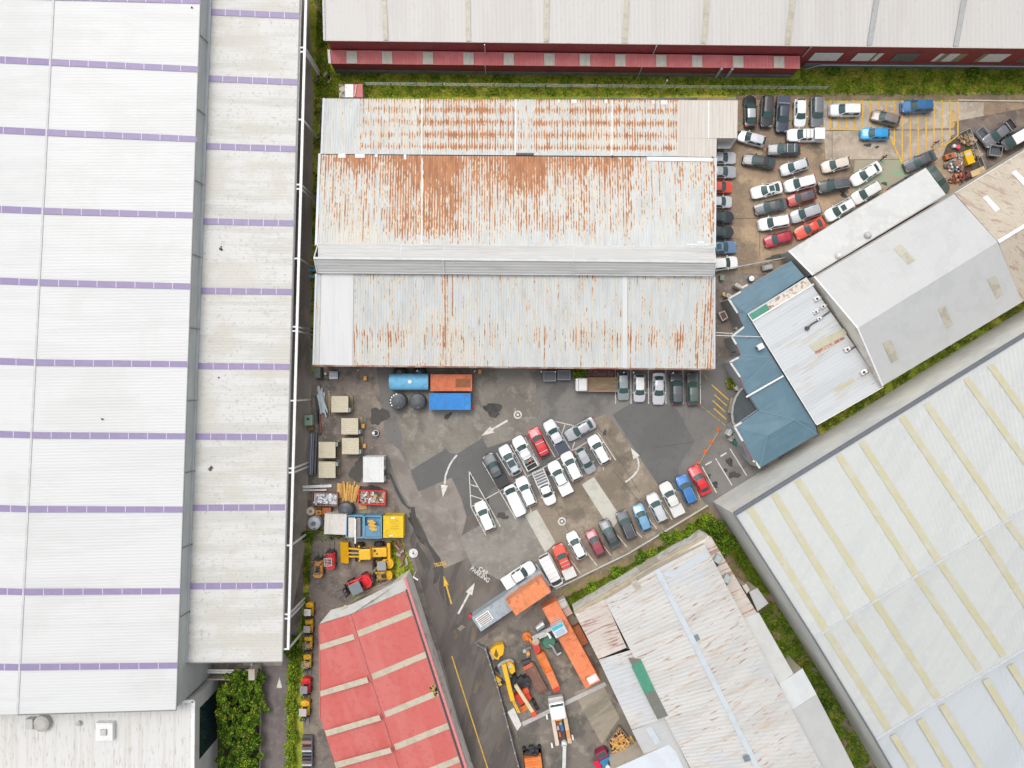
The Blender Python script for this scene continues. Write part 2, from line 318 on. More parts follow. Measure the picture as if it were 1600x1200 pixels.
sheet('bank', [(478, 842), (486, 842), (480, 960), (476, 1040), (470, 1300), (449, 1300), (450, 1040), (472, 960)], G_turf, 3)
sheet('bank', [(612, 842), (628, 842), (648, 895), (600, 925), (548, 938), (560, 925), (606, 905)], G_turf, 3)
# kerb of the lane, kerb wall along the parking bays
mb = MB()
for a, b in (((408, 1040), (405, 1300)),): mb.beam(W(*a)+Vector((0, 0, .05)), W(*b)+Vector((0, 0, .05)), 0.16, 0.14)
struct('lane_kerb', mb, G_conc_pale)
mb = MB(); mb.beam(W(868, 919)+Vector((0, 0, .2)), W(981, 864)+Vector((0, 0, .2)), 0.18, 0.5); mb.beam(W(981, 864)+Vector((0, 0, .2)), W(1105, 789)+Vector((0, 0, .2)), 0.2, 0.5)
solo(mb, 'kerb_wall', G_conc_pale, 'low pale concrete kerb wall running behind the lower row of parked cars', 'wall')
mb = MB(); mb.beam(W(1496, 157)+Vector((0, 0, .08)), W(1700, 160)+Vector((0, 0, .08)), 0.2, 0.2); struct('yard_kerb', mb, G_conc_pale)
# stains
def blot(cx, cy, rx, ry, rot=0, seed=0, lev=5.5, n=26):
    rd = random.Random(seed); ph = [rd.uniform(0, 6.28) for _ in range(4)]; p = []
    for i in range(n):
        a = 2*math.pi*i/n; k = 1+0.22*math.sin(2*a+ph[0])+0.16*math.sin(3*a+ph[1])+0.12*math.sin(5*a+ph[2])+0.06*math.sin(9*a+ph[3])
        x, y = rx*k*math.cos(a), ry*k*math.sin(a); c, s_ = math.cos(R(rot)), math.sin(R(rot))
        p.append((cx+x*c-y*s_, cy+x*s_+y*c))
    return p
for i, b in enumerate([(737, 745, 3, 6, -20), (760, 783, 4, 8, 10), (785, 806, 9, 5, 0), (1140, 722, 4, 9, -20), (1147, 742, 8, 6, 0), (1107, 745, 4, 4, 0), (1117, 757, 6, 4, 20), (1133, 735, 3, 4, 0), (660, 870, 5, 26, -24), (650, 825, 5, 26, -28), (684, 895, 6, 14, 10), (690, 920, 3, 18, -12), (1370, 230, 3, 2, 0), (1356, 227, 5, 3, 0), (1382, 287, 4, 3, 0), (1318, 305, 5, 4, 0), (592, 650, 12, 16, 20), (560, 735, 12, 18, 0), (575, 765, 20, 8, 0), (945, 676, 3, 4, 0), (712, 980, 7, 3, -35), (1013, 597, 10, 3, 90), (850, 742, 20, 4, -30), (1280, 300, 5, 4, 0), (770, 640, 16, 9, 30), (700, 650, 3, 8, 40), (1215, 402, 20, 4, 170)]):
    sheet('stain', blot(*b, seed=i), surf('stain_%d' % (i % 3), [(0.045, 0.042, 0.04), (0.06, 0.055, 0.05), (0.075, 0.066, 0.056)][i % 3], [((0.075, 0.07, 0.064), 1.2, 0.42, 0.62, 0.8)], 0.8), 6+0.06*i)
M_strip = surf('dark_drain_strip', (0.062, 0.058, 0.055), [((0.085, 0.08, 0.074), .5, .45, .66, .7)], .8)
sheet('drain_strip', [(641, 792), (648, 792), (650, 807), (660, 827), (671, 850), (688, 872), (692, 890), (697, 915), (702, 948), (699, 945), (693, 912), (686, 897), (677, 890), (680, 878), (672, 860), (659, 841), (648, 831), (643, 811)], M_strip, 7)
sheet('drain_strip', [(607, 738), (612, 742), (624, 768), (636, 790), (641, 792), (640, 797), (628, 786), (618, 768)], M_strip, 7)
sheet('verge', [(1150, 147), (1290, 147), (1700, 147), (1700, 158), (1500, 157), (1290, 156.5), (1150, 156)], surf('verge_soil', (0.24, 0.175, 0.115), [((0.15, 0.11, 0.075), .5, .42, .62, .8), ((0.17, 0.17, 0.03), .8, .54, .66, .7), ((.33, .27, .2), 2.5, .58, .74, .5)], .95), 5)
sheet('verge', [(1485, 213), (1517, 199), (1540, 262), (1510, 285), (1478, 262), (1474, 240)], surf('pen_floor', (0.085, 0.07, 0.055), [((0.04, 0.04, 0.032), .8, .45, .62, .8), ((.16, .12, .08), 1.6, .52, .7, .6)], .95), 6)
# cracks / joints in the slabs
mb = MB()
for l in [[(1290, 204), (1500, 203)], [(1290, 250), (1410, 249)], [(1300, 157), (1300, 250)], [(869, 795), (907, 862)], [(930, 660), (1000, 770)], [(958, 735), (1012, 800)], [(1120, 342), (1235, 340)], [(1187, 300), (1187, 400)], [(655, 812), (667, 840)], [(668, 900), (730, 1010)], [(1020, 700), (1085, 690)]]:
    line_px(mb, l, 0.06, 0.0415)
struct('slab_joints', mb, surf('joint', (0.085, 0.078, 0.07), (), 0.9))
# ------------------------------------------------------------------ painted markings
Z = 0.046
def arrow(mb, tail, tip, w, hw, hl):
    a, b = W(*tail), W(*tip); d = (b-a).normalized(); n = Vector((-d.y, d.x, 0)); h = b-d*hl; zz = Vector((0, 0, Z))
    mb.poly([a-n*w/2+zz, h-n*w/2+zz, h+n*w/2+zz, a+n*w/2+zz]); mb.poly([h-n*hw/2+zz, b+zz, h+n*hw/2+zz])
mb = MB()
arrow(mb, (716, 959), (742, 910), 0.3, 1.1, 1.9)
arrow(mb, (793, 657), (752, 681), 0.3, 1.1, 1.9)
line_px(mb, [(714, 711), (708, 718), (703, 726), (699, 735), (696, 744), (695, 756)], 0.26, Z)
arrow(mb, (694.5, 757), (692, 777), 0.3, 1.1, 1.85)
line_px(mb, [(977, 753), (984, 748.5), (991, 742), (996, 735), (998, 727), (997, 718)], 0.26, Z)
arrow(mb, (996.6, 718), (985.5, 699.5), 0.3, 1.1, 1.7)
arrow(mb, (436.5, 1075), (436.8, 1058), 0.5, 0.85, 1.55)
for l in [[(733, 736), (736, 792), (805, 754), (838, 737), (920, 689), (932, 681)], [(733, 736), (757, 778), (782, 823)], [(735, 757), (747, 761)], [(736, 774), (757, 781)], [(736, 792), (759, 836)],
          [(754, 722), (806, 811)], [(776, 708), (797, 743)], [(798, 695), (828, 755)], [(820, 683), (843, 726)], [(842, 670), (867, 714)], [(866, 658), (893, 705)], [(866, 658), (900, 666)], [(883, 663), (878, 677)],
          [(893, 705), (898, 690)], [(934, 676), (962, 719)], [(820, 765), (830, 800)], [(938, 705), (943, 735)]]:
    line_px(mb, l, 0.13, Z)
for a, b in (((1097, 729), (1119.5, 770)), ((1118, 716), (1143.5, 758)), ((1140.5, 701), (1166.5, 743))): line_px(mb, [a, b], 0.15, Z)
for a, b in (((1102, 726.5), (1112, 721)), ((1125.5, 713), (1135, 707.5))): line_px(mb, [a, b], 0.22, Z)
for x in (961.5, 985.5, 1013, 1040, 1067, 1094): line_px(mb, [(x, 577), (x+.4, 631)], 0.13, Z)
for a, b in (((837, 881), (852, 902)), ((886, 868), (907, 896)), ((909, 853), (933, 884)), ((932, 840), (955, 868)), ((958, 828), (979, 854)), ((981, 817), (1003, 840)), ((1004, 798), (1026, 826)), ((1023, 770), (1050, 812)), ((1059, 750), (1082, 790)), ((1080, 742), (1094, 780))): line_px(mb, [a, b], 0.12, Z)
struct('white_markings', mb, P_white)
mb = MB()
arrow(mb, (705.5, 943.5), (693, 899), 0.22, 0.75, 1.6)
line_px(mb, [(706, 1025), (765, 1210)], 0.16, Z)
for i, y1 in enumerate((202, 202, 202, 202, 202, 199, 200, 206, 229, 256, 252, 248, 244, 240, 230, 222, 212)):
    x = 1297.7+12.42*i; line_px(mb, [(x, 157), (x, y1)], 0.2, Z)
line_px(mb, [(1296.5, 202), (1346, 203)], 0.2, Z)
line_px(mb, [(1390, 213), (1416, 270), (1422, 268)], 0.22, Z+.001)
line_px(mb, [(1497.5, 211), (1465, 236)], 0.22, Z+.001)
for a, b in (((1111.8, 601), (1138.4, 625)), ((1116.4, 616.8), (1135.6, 634)), ((1113.6, 626), (1133, 643.4)), ((1115.4, 638), (1134.7, 655.3))): line_px(mb, [a, b], 0.17, Z)
struct('yellow_markings', mb, P_yellow)
mb = MB(); line_px(mb, [(1094, 633), (1134, 665.5)], 0.14, Z+.002); line_px(mb, [(1096, 580), (1111, 600)], 0.12, Z+.002); struct('worn_yellow_markings', mb, P_yfaint)
def words(name, text, px, py, size, rot, mat, z=Z, w=1.0):
    cu = bpy.data.curves.new(name, 'FONT'); cu.body = text; cu.size = size; cu.align_x = 'CENTER'; cu.align_y = 'CENTER'; cu.offset = 0.02
    tmp = bpy.data.objects.new(name, cu); COL.objects.link(tmp); dg = bpy.context.evaluated_depsgraph_get()
    me = bpy.data.meshes.new_from_object(tmp.evaluated_get(dg)); bpy.data.objects.remove(tmp)
    me.materials.clear(); me.materials.append(mat)
    o = bpy.data.objects.new(name, me); COL.objects.link(o); o.location = W(px, py)+Vector((0, 0, z)); o.rotation_euler = (0, 0, R(rot)); o.scale = (w, 1, 1)
    return o
tag(words('painted_words', 'CAR', 755, 892.5, 0.95, -36, P_white, w=0.85), kind='structure')
tag(words('painted_words', 'PARKING', 750, 897.8, 0.95, -36, P_white, w=0.85), kind='structure')
tag(words('painted_words', 'TRUCKS', 688, 881.5, 0.8, 12, P_yellow, w=0.62), kind='structure')
tag(words('painted_words', 'NO EXIT', 1490, 185, 0.75, 90, P_yellow, w=0.85), kind='structure')
# ================================================================== BUILDINGS
GREY, CREAM, RUST = (0.50, 0.53, 0.56), (0.60, 0.53, 0.42), (0.30, 0.085, 0.025)
B_galv = rusty('galvanised_rusting', (0.546, 0.569, 0.568), (0.639, 0.558, 0.421), (0.402, 0.129, 0.0367))
B_white = surf('white_roofing', (0.608, 0.613, 0.608), [((0.551, 0.556, 0.551), 0.35, 0.45, 0.68, 0.5, (0.15, 1.4)), ((0.437, 0.427, 0.399), 1.6, 0.76, 0.9, 0.4), ((0.541, 0.541, 0.522), 0.1, 0.5, 0.72, 0.4)], 0.5)
B_white_dirty = surf('soiled_white_roofing', (0.583, 0.579, 0.559), [((0.473, 0.465, 0.425), 0.25, 0.42, 0.66, 0.7, (0.25, 2.2)), ((0.355, 0.331, 0.284), 2.3, 0.60, 0.74, 0.55), ((0.504, 0.481, 0.425), 0.12, 0.46, 0.64, 0.6)], 0.55)
B_wall_grey = surf('grey_cladding', (0.476, 0.504, 0.49), [((0.392, 0.42, 0.406), 0.4, 0.42, 0.66, 0.6, (1, 0.3))], 0.6)
B_white_metal = plain('white_steel', (0.76, 0.76, 0.75), 0.45)
B_purple = surf('purple_skylight', (0.258, 0.211, 0.361), [((0.301, 0.249, 0.396), 1.4, 0.45, 0.75, 0.5)], 0.5)
B_dark = plain('dark_trim', (0.06, 0.06, 0.065), 0.5)
B_black = plain('black_rubber', (0.02, 0.02, 0.022), 0.6)
B_pipe = plain('galvanised_pipe', (0.42, 0.44, 0.46), 0.4, 0.3)
B_tan = surf('aged_fibreglass', (0.46, 0.43, 0.35), [((0.34, 0.31, 0.25), 0.8, 0.42, 0.66, 0.7), ((0.25, 0.24, 0.20), 3.0, 0.58, 0.74, 0.5)], 0.45)
B_yel = surf('yellowed_fibreglass', (0.469, 0.442, 0.292), [((0.499, 0.484, 0.404), 0.5, 0.4, 0.66, 0.7), ((0.393, 0.378, 0.258), 2.0, 0.55, 0.74, 0.5)], 0.45)
B_glass = surf('dark_glass', (0.012, 0.03, 0.034), (), 0.06)
B_red = surf('faded_red_roofing', (0.514, 0.113, 0.097), [((0.549, 0.163, 0.148), 0.4, 0.42, 0.66, 0.6, (1, 0.2), 20), ((0.416, 0.078, 0.0662), 1.4, 0.52, 0.72, 0.4)], 0.55)
B_dkred = surf('dark_red_cladding', (0.235, 0.035, 0.04), [((0.17, 0.025, 0.03), 0.6, 0.44, 0.66, 0.6, (1, 0.3)), ((0.28, 0.06, 0.06), 2.0, 0.55, 0.75, 0.4)], 0.6)
B_pinkred = surf('pink_red_roofing', (0.52, 0.13, 0.13), [((0.60, 0.20, 0.20), 0.5, 0.42, 0.66, 0.6), ((0.42, 0.09, 0.095), 2.0, 0.52, 0.72, 0.4)], 0.55)
B_block = surf('grey_blockwork', (0.15, 0.165, 0.165), [((0.10, 0.11, 0.115), 0.6, 0.44, 0.66, 0.7), ((0.22, 0.22, 0.21), 2.0, 0.55, 0.75, 0.4)], 0.85)
B_render = surf('weathered_render', (0.735, 0.708, 0.648), [((0.525, 0.498, 0.447), 0.5, 0.42, 0.66, 0.7, (1, 0.35)), ((0.21, 0.218, 0.21), 0.55, 0.60, 0.72, 0.7, (1.2, 0.35), 60), ((0.875, 0.84, 0.77), 1.8, 0.52, 0.72, 0.4)], 0.85)
B_cream = surf('cream_wall', (0.50, 0.46, 0.38), [((0.40, 0.36, 0.29), 0.5, 0.42, 0.66, 0.6)], 0.8)
B_blue = surf('slate_blue_roofing', (0.0904, 0.17, 0.22), [((0.111, 0.197, 0.248), 0.35, 0.42, 0.66, 0.7), ((0.0726, 0.144, 0.194), 1.2, 0.5, 0.72, 0.5, (0.3, 1.5), 30)], 0.5)

# ------------------------------------------------------------------ the long rusting warehouse in the middle
rw = thing('warehouse', 'long warehouse under grey ribbed iron roofs streaked with orange rust, with a pale raised ridge', 'warehouse', W(806, 365))
def wob(x, a, w): return max(0.0, 1.0-abs(x-a)/w)
def rustA(u, v):
    x = 507+u*551; y = 154+v*88
    r = 0.20 if x > 566 else (0.05 if x < 556 else 0.16)
    if x > 566:
        k = 0.55 if x < 655 else (0.95 if x < 806 else (0.35 if x < 836 else 0.9))
        b = 0.5+0.5*math.cos(2*math.pi*(y-171.0)/19.6); r += k*(0.05+0.36*b**1.6+0.14*wob(y, 155, 9))
        if 700 < x < 765: r += 0.06
        if y > 232: r -= 0.45*(y-232)/8
    return r
def rustB(u, v):
    x = 503+u*613; y = 243+v*142
    x += 3*math.sin(y*.21)+2*math.sin(y*.57+1); y += (9*math.sin(x*1.71)+7*math.sin(x*.63+1)+4*math.sin(x*2.9))*min(1, (y-243)/30)
    r = 0.30
    r += 0.34*wob(y, 246, 40)*(wob(x, 560, 35)+0.6)*(1 if x < 1000 else 0.3)
    if 600 < x < 725: r += 0.24*min(1, (x-600)/22)*min(1, (725-x)/10)*(1.0 if y < 360 else max(0, 1-(y-360)/20))
    if 664 < x < 725: r += 0.09*(1 if y < 302 else 0.35)
    if 725 < x < 800: r += 0.10*(1 if y < 330 else 0.5)
    if 795 < x < 862: r += 0.32*(1 if y < 296 else max(0.0, 1-(y-296)/14))*min(1, (862-x)/16)
    if 805 < x < 900: r += 0.17*wob(y, 345, 18)
    if 862 < x < 985: r += 0.12*max(0, 1-(y-246)/75)
    if 985 < x: r -= 0.07
    if 985 < x < 1096 and y > 290: r -= 0.06
    for c, w, a in ((912, 3.5, .34), (985, 4, .26), (1060, 3, .24), (1112, 4.5, .44), (1100, 9, .16), (575, 7, .2), (1082, 5, .1)): r += a*wob(x, c, w)
    if y > 352: r -= 0.28*(y-352)/33
    if x < 600 and y > 275: r -= 0.03
    return r
def rustC(u, v):
    x = 495+u*621; y = 430+v*144
    r = 0.13
    band = wob(y, 527, 26)
    r += 0.17*band*(1 if (555 < x < 660 or 850 < x < 1075 or 660 < x < 690) else 0.55)
    if 720 < x < 830: r -= 0.02
    for c, w, a in ((697, 8, .34), (708, 2.5, .36), (724, 2.5, .26), (557, 2.5, .22), (617, 2.5, .14), (929, 2.5, .3 if y < 475 else 0), (987, 3, .28 if y > 500 else .05), (1089, 4, .42 if y > 470 else .1), (1103, 11, .30 if y > 470 else .14), (1112, 5, .34), (911, 4, .22 if 515 < y < 545 else .1), (1061, 9, .2 if y > 520 else 0), (612, 5, .12), (765, 4, .1)): r += a*wob(x, c, w)
    r += 0.14*wob(y, 432, 6)*(0.5+0.5*math.sin(x*0.09))
    return r
zA0, zA1, zB0, zB1, zR0, zR1, zC0, zC1 = 5.0, 5.6, 5.66, 7.6, 8.3, 9.6, 7.6, 5.4
mb = MB()
mb.corr(W(507, 154, zA0), W(1059, 156.5, zA0), W(1057, 244.5, zA1), W(504, 240.5, zA1), 0.37, 0.05, 22, rustA)
mb.corr(W(501, 241.6, zB0), W(1118, 247, zB0), W(1116, 387.5, zB1), W(495.5, 384, zB1), 0.37, 0.05, 30, rustB)
mb.corr(W(493.5, 427.5, zC0), W(1115.5, 431.5, zC0), W(1115.5, 576, zC1), W(490.5, 570, zC1), 0.37, 0.05, 30, rustC)
mb.build('roof', B_galv, rw)
B_beige = surf('beige_roofing', (0.56, 0.52, 0.465), [((0.5, 0.46, 0.41), 0.7, 0.42, 0.66, 0.6, (2.0, 0.1)), ((0.42, 0.38, 0.33), 2.6, 0.62, 0.76, 0.3)], 0.55)
mb = MB(); mb.corr(W(1059, 156.5, zA0+.04), W(1153, 157, zA0+.04), W(1152, 216, zA1-.16), W(1057.5, 216, zA1-.16), 0.5, 0.05)
mb.corr(W(1057.5, 216, zA1-.16), W(1120, 216.5, zA1-.16), W(1119.5, 246, zA1), W(1057, 244.5, zA1), 0.5, 0.05)
mb.build('roof', B_beige, rw)['label'] = 'clean beige end of the top roof strip'
B_clear = surf('pale_translucent_sheet', (0.504, 0.5, 0.486), [((0.414, 0.405, 0.387), 0.12, 0.45, 0.64, 0.6, (.35, 5)), ((0.324, 0.315, 0.297), 0.16, 0.60, 0.74, 0.4, (.3, 5)), ((0.594, 0.594, 0.585), 0.4, 0.5, 0.7, 0.5, (0.4, 8))], 0.4)
mb = MB()
mb.corr(W(497, 403, zR1), W(497, 380.5, zR0), W(1116, 386.5, zR0), W(1118.5, 409, zR1), 0.45, 0.03)
mb.corr(W(497, 426, zR0-.1), W(490.5, 403, zR1), W(1118.5, 409, zR1), W(1115.5, 431, zR0-.1), 0.45, 0.03)
rm = mb.build('ridge_monitor', B_clear, rw); rm['label'] = 'raised pale ridge running the length of the roof'
mb = MB()
mb.beam(W(490.5, 403, zR1+.06), W(1118.8, 409, zR1+.06), 0.3, 0.05); mb.beam(W(497, 380.5, zR0+.02), W(1116, 386.5, zR0+.02), 0.12, 0.05); mb.beam(W(496, 426, zR0-.1), W(1115.7, 431, zR0-.1), 0.12, 0.05)
for a, b in (((490.5, 403, zR1+.05), (497, 380.5, zR0+.05)), ((490.5, 403, zR1+.05), (495.5, 426, zR0)), ((1118.5, 409, zR1+.05), (1116, 386.5, zR0+.05)), ((1118.5, 409, zR1+.05), (1115.5, 431, zR0))): mb.beam(W(*a), W(*b), 0.16, 0.05)
for x in (626.5, 694, 897): mb.beam(W(x, 383.5+(x-626)*.01, zR0+.1), W(x-1, 403.5+(x-500)*.01, zR1+.1), 0.2, 0.04)
for x in (694, 897): mb.beam(W(x-2, 405+(x-500)*.01, zR1+.1), W(x, 427.5+(x-500)*.007, zR0+.02), 0.2, 0.04)
mb.build('flashing', surf('dull_flashing', (.56, .57, .57), [((.48, .48, .48), .6, .45, .66, .6)], .5), rw)
mb = MB()
for x0, y0, x1, y1 in ((659.5, 154, 659.2, 241.5), (806, 155, 805.5, 242), (956.5, 156, 956, 243)): mb.beam(W(x0, y0, zA0+.07), W(x1, y1, zA1+.07), 0.16, 0.05)
for x0, y0, x1, y1 in ((659.5, 247, 659, 384),): mb.beam(W(x0, y0, zB0+.07), W(x1, y1, zB1+.07), 0.16, 0.05)
mb.beam(W(1107.5, 157, zA0+.1), W(1107, 216, zA1-.1), 0.14, 0.05)
mb.build('flashing', B_white_metal, rw)
mb = MB(); pC = plane3(W(493.5, 427.5, zC0), W(1115.5, 431.5, zC0), W(1115.5, 576, zC1))
B_new = surf('new_white_sheet', (0.636, 0.636, 0.636), [((0.577, 0.585, 0.592), 0.8, 0.44, 0.7, 0.7, (3.0, 0.05))], 0.4)
for q in ([(503, 425.5), (552.5, 426.5), (551, 571), (500, 569.5)], [(973, 431), (980, 431), (980, 575), (973, 575)]): mb = MB(); mb.slab([hit(x, y, pC, 0.09) for x, y in q], 0.03); mb.build('roof_sheet', B_new, rw)['label'] = 'new white roof sheets'
pB = plane3(W(501, 241.6, zB0), W(1118, 247, zB0), W(1116, 387.5, zB1)); pA = plane3(W(507, 154, zA0), W(1059, 156.5, zA0), W(1057, 244.5, zA1)); mb = MB()
for q in ((529, 240.5, 540, 247), (555, 241, 570, 247), (586, 241, 590, 246), (631, 242, 635, 249.5), (1072, 381, 1107, 384), (1089, 377, 1100, 382)): mb = MB(); mb.slab([hit(x, y, pB, 0.09) for x, y in ((q[0], q[1]), (q[2], q[1]), (q[2], q[3]), (q[0], q[3]))], 0.03); mb.build('roof_sheet', B_new, rw)
for q in ((871, 156, 875, 161), (893, 156, 901, 162), (945, 156, 949, 162), (1019, 157, 1023, 163), (1032, 157, 1043, 164)): mb = MB(); mb.slab([hit(x, y, pA, 0.09) for x, y in ((q[0], q[1]), (q[2], q[1]), (q[2], q[3]), (q[0], q[3]))], 0.03); mb.build('roof_sheet', B_new, rw)
for q in ((1024, 431, 1042, 434), (1098, 432, 1115, 435)): mb = MB(); mb.slab([hit(x, y, pC, 0.09) for x, y in ((q[0], q[1]), (q[2], q[1]), (q[2], q[3]), (q[0], q[3]))], 0.03); mb.build('roof_sheet', B_new, rw)
mb = MB(); mb.slab([hit(x, y, pB, 0.14) for x, y in ((1011, 245.5), (1113, 247), (1113, 253), (1011, 251.5))], 0.06); mb.build('flashing', B_white_metal, rw)
mb = MB(); mb.beam(W(504, 242.5, zA1+.02), W(1113, 246.5, zA1+.02), 0.07, 0.06); mb.beam(W(806, 240.5, zA1+.1), W(834, 240.7, zA1+.1), 0.28, 0.1)
mb.tube(W(1113, 245.5, zA1+.1), W(1113, 245.5, zA1+.3), 0.12); mb.tube(W(957, 243.6, zA1), W(957, 243.6, zA1+.3), 0.12)
mb.build('gutter', B_dark, rw)
mb = MB(); mb.beam(W(506, 153.5, zA0+.03), W(502.5, 240.5, zA1+.03), 0.3, 0.14); mb.beam(W(499.5, 240, zB0+.06), W(494, 384, zB1+.06), 0.34, 0.16); mb.beam(W(494, 427.5, zC0+.05), W(489.8, 570, zC1+.05), 0.25, 0.14); mb.beam(W(1118.5, 247, zB0+.05), W(1117, 388, zB1+.05), 0.22, 0.14); mb.beam(W(1116.5, 431.5, zC0+.05), W(1116.5, 576, zC1+.05), 0.18, 0.14)
mb.build('barge_board', surf('pale_blue_flashing', (0.58, 0.62, 0.66), [((0.5, 0.52, 0.54), 1.0, 0.45, 0.7, 0.5)], 0.5), rw)
mb = MB(); mb.beam(W(490.5, 571.3, zC1-.05), W(1115.5, 577.3, zC1-.05), 0.2, 0.16); mb.build('gutter', surf('rusty_gutter', (0.24, 0.10, 0.07), [((0.35, 0.30, 0.26), 0.4, 0.46, 0.62, 0.8)], 0.7), rw)
mb = MB()
for x in (560, 652, 742, 846, 868, 975, 990, 1052): mb = MB(); mb.beam(W(x, 577.4+(x-490)*.009, zC1-.15), W(x-1, 579.0+(x-490)*.009, 4.2), 0.1, 0.1); mb.build('downpipe', B_pipe, rw)
shell(rw, [(507, 154, zA0), (1152, 157, zA0), (1150, 216, zA1-.2), (1119, 216.5, zA1-.2), (1118, 246, zA1), (504, 241, zA1)], B_cream, 0.2)
shell(rw, [(499, 243, zA1), (1117.5, 247, zA1), (1116, 387.5, zB1), (1116, 431, zC0), (1115, 576, zC1), (490.7, 569.6, zC1), (493, 426.5, zC0), (494.5, 384, zB1)], surf('rust_red_cladding', (0.20, 0.10, 0.08), [((0.28, 0.23, 0.2), 0.6, 0.44, 0.66, 0.7), ((0.09, 0.07, 0.065), 0.5, 0.5, 0.7, 0.7)], 0.8), 0.3)
mb = MB()
for za, zb, p, q in ((zB1, zR0, (495.5, 383.5), (1116, 387.5)), (zC0, zR0-.1, (495, 427), (1115.5, 431.3))): a, b = W(p[0], p[1], za), W(q[0], q[1], za); mb.add([a, b, b+Vector((0, 0, zb-za)), a+Vector((0, 0, zb-za))], [(0, 1, 2, 3)])
for xx, x2 in ((496, 497), (1115.5, 1118)): a = W(xx, 384 if xx < 800 else 387.5, zB1-.3); b = W(xx, 426.5 if xx < 800 else 431, zC0-.3); c = W(x2 if xx > 800 else 492, 403 if xx < 800 else 409, zR1-.1); mb.add([a, b, b+Vector((0, 0, .9)), c, a+Vector((0, 0, .9))], [(0, 1, 2, 3, 4)])
mb.build('wall', B_white_metal, rw)
# entry porch by the upper yard
po = thing('porch', 'small grey porch slab with a glazed front at the warehouse corner by the upper yard', 'porch', W(1135, 223))
mb = MB(); mb.slab([W(1121, 216.6, 3.6), W(1150.5, 216.6, 3.6), (W(1150.5, 217.5, 3.6)), W(1141, 232, 3.6), W(1121, 232, 3.6)], 0.2); mb.build('roof', plain('grey_membrane', (0.33, 0.34, 0.36), 0.5), po)
mb = MB(); mb.prism([W(x, y)[:2] for x, y in ((1110, 229), (1138, 229), (1148, 217), (1112, 217))], 0, 3.38); mb.build('wall', B_glass, po)

# ------------------------------------------------------------------ the vast white warehouse on the left
lw = thing('warehouse', 'vast white warehouse with purple skylight strips on high and lower roofs along the lane', 'warehouse', W(250, 500))
zl0, zl1, zu1, zur, zu0 = 9.1, 8.3, 11.8, 13.7, 11.0
lowc = [W(329, -90, zl0), W(471, -90, zl1), W(441, 1033.5, zl1), W(287, 1035, zl0)]
mb = MB(); mb.corr(lowc[1], lowc[2], lowc[3], lowc[0], 0.42, 0.008, 2); mb.build('roof', B_white_dirty, lw)['label'] = 'lower lean-to roof, soiled along its upper edge'
upR = [W(88, -90, zur), W(316, -90, zu1), W(275, 1109, zu1), W(27, 1116, zur)]
upL = [W(-220, -90, zu0), W(88, -90, zur), W(27, 1116, zur), W(-280, 1122, zu0)]
mb = MB(); mb.corr(upR[1], upR[2], upR[3], upR[0], 0.42, 0.008, 2); mb.corr(upL[1], upL[2], upL[3], upL[0], 0.42, 0.008, 2); mb.build('roof', B_white, lw)['label'] = 'high main roof'
shell(lw, [(-220, -90, zu0), (88, -90, zur), (316, -90, zu1), (275.5, 1108, zu1), (27, 1115, zur), (-280, 1121, zu0)], B_wall_grey, 0.12)
shell(lw, [(300, -90, zl0), (415, -90, zl1), (385, 1033, zl1), (270, 1035, zl0)], surf('pale_cladding', (0.6, 0.6, 0.578), [((0.48, 0.48, 0.45), 0.4, 0.42, 0.66, 0.6)], 0.6), 0.15)
mb = MB(); mb.beam(W(88, -90, zur+.04), W(27, 1116, zur+.04), 0.28, 0.06); mb.build('ridge_cap', surf('grey_ridge', (0.50, 0.50, 0.50), [((0.6, 0.6, 0.6), 1, .4, .7, .6)], 0.5), lw)
mb = MB(); mb.beam(W(316.5, -90, zu1+.03), W(275.5, 1109, zu1+.03), 0.12, 0.12); mb.beam(W(275.5, 1109.6, zu1), W(27, 1117, zur), 0.12, 0.12); mb.beam(W(471.3, -90, zl1+.02), W(441.4, 1033.5, zl1+.02), 0.14, 0.14); mb.beam(W(441.4, 1034, zl1), W(287, 1035.6, zl0), 0.1, 0.14); mb.build('gutter', plain('grey_gutter', (0.22, 0.22, 0.23), 0.5), lw)
mb = MB(); mb.beam(W(331, -90, zl0+.16), W(289, 1035, zl0+.16), 0.5, 0.14); mb.build('flashing', surf('blue_grey_flashing', (0.50, 0.54, 0.56), [((0.42, 0.45, 0.46), .6, .4, .7, .6)], 0.5), lw)
pU = plane3(*upR[:3]); pV = plane3(*upL[:3]); pL = plane3(*lowc[:3])
def strip(name, mat, root, pl, quads, joints=0, jm=None, off=0.07):
    for q in quads:
        mb = MB(); mb.slab([hit(x, y, pl, off) for x, y in q], 0.02); o = mb.build(name, mat, root)
        if joints:
            a, b, c, d = [hit(x, y, pl, off+.006) for x, y in q]
            for k in range(1, joints):
                t = k/joints; j = MB(); j.beam(a*(1-t)+b*t, d*(1-t)+c*t, 0.09, 0.012); j.build('joint', jm, o)
PJ = plain('pale_joint', (0.62, 0.56, 0.66), 0.5)
strip('skylight', B_purple, lw, pL, [[(xl, yl), (xr, yr), (xr, yr+9.3), (xl, yl+9.6)] for xl, yl, xr, yr in ((329, 14, 467.5, 20.5), (325, 118, 464, 124), (321, 223.5, 461.5, 228.5), (317.5, 341, 458.5, 344.5), (313.5, 449.5, 455.5, 451.5), (309.5, 567, 452, 568.5), (305.5, 677, 448.5, 678.5), (301, 788.5, 445, 788), (296.5, 911, 441.8, 910))], 6, PJ)
US = [(88, 104, 311), (198, 213, 308), (322, 332, 303.5), (434, 443, 299), (560, 564.5, 294.5), (674, 677, 290), (790, 791.5, 286), (920, 919, 281.5), (1038.5, 1035, 278)]
def ridge_x(y): return 83.4-(y)*0.0505
q1, q2 = [], []
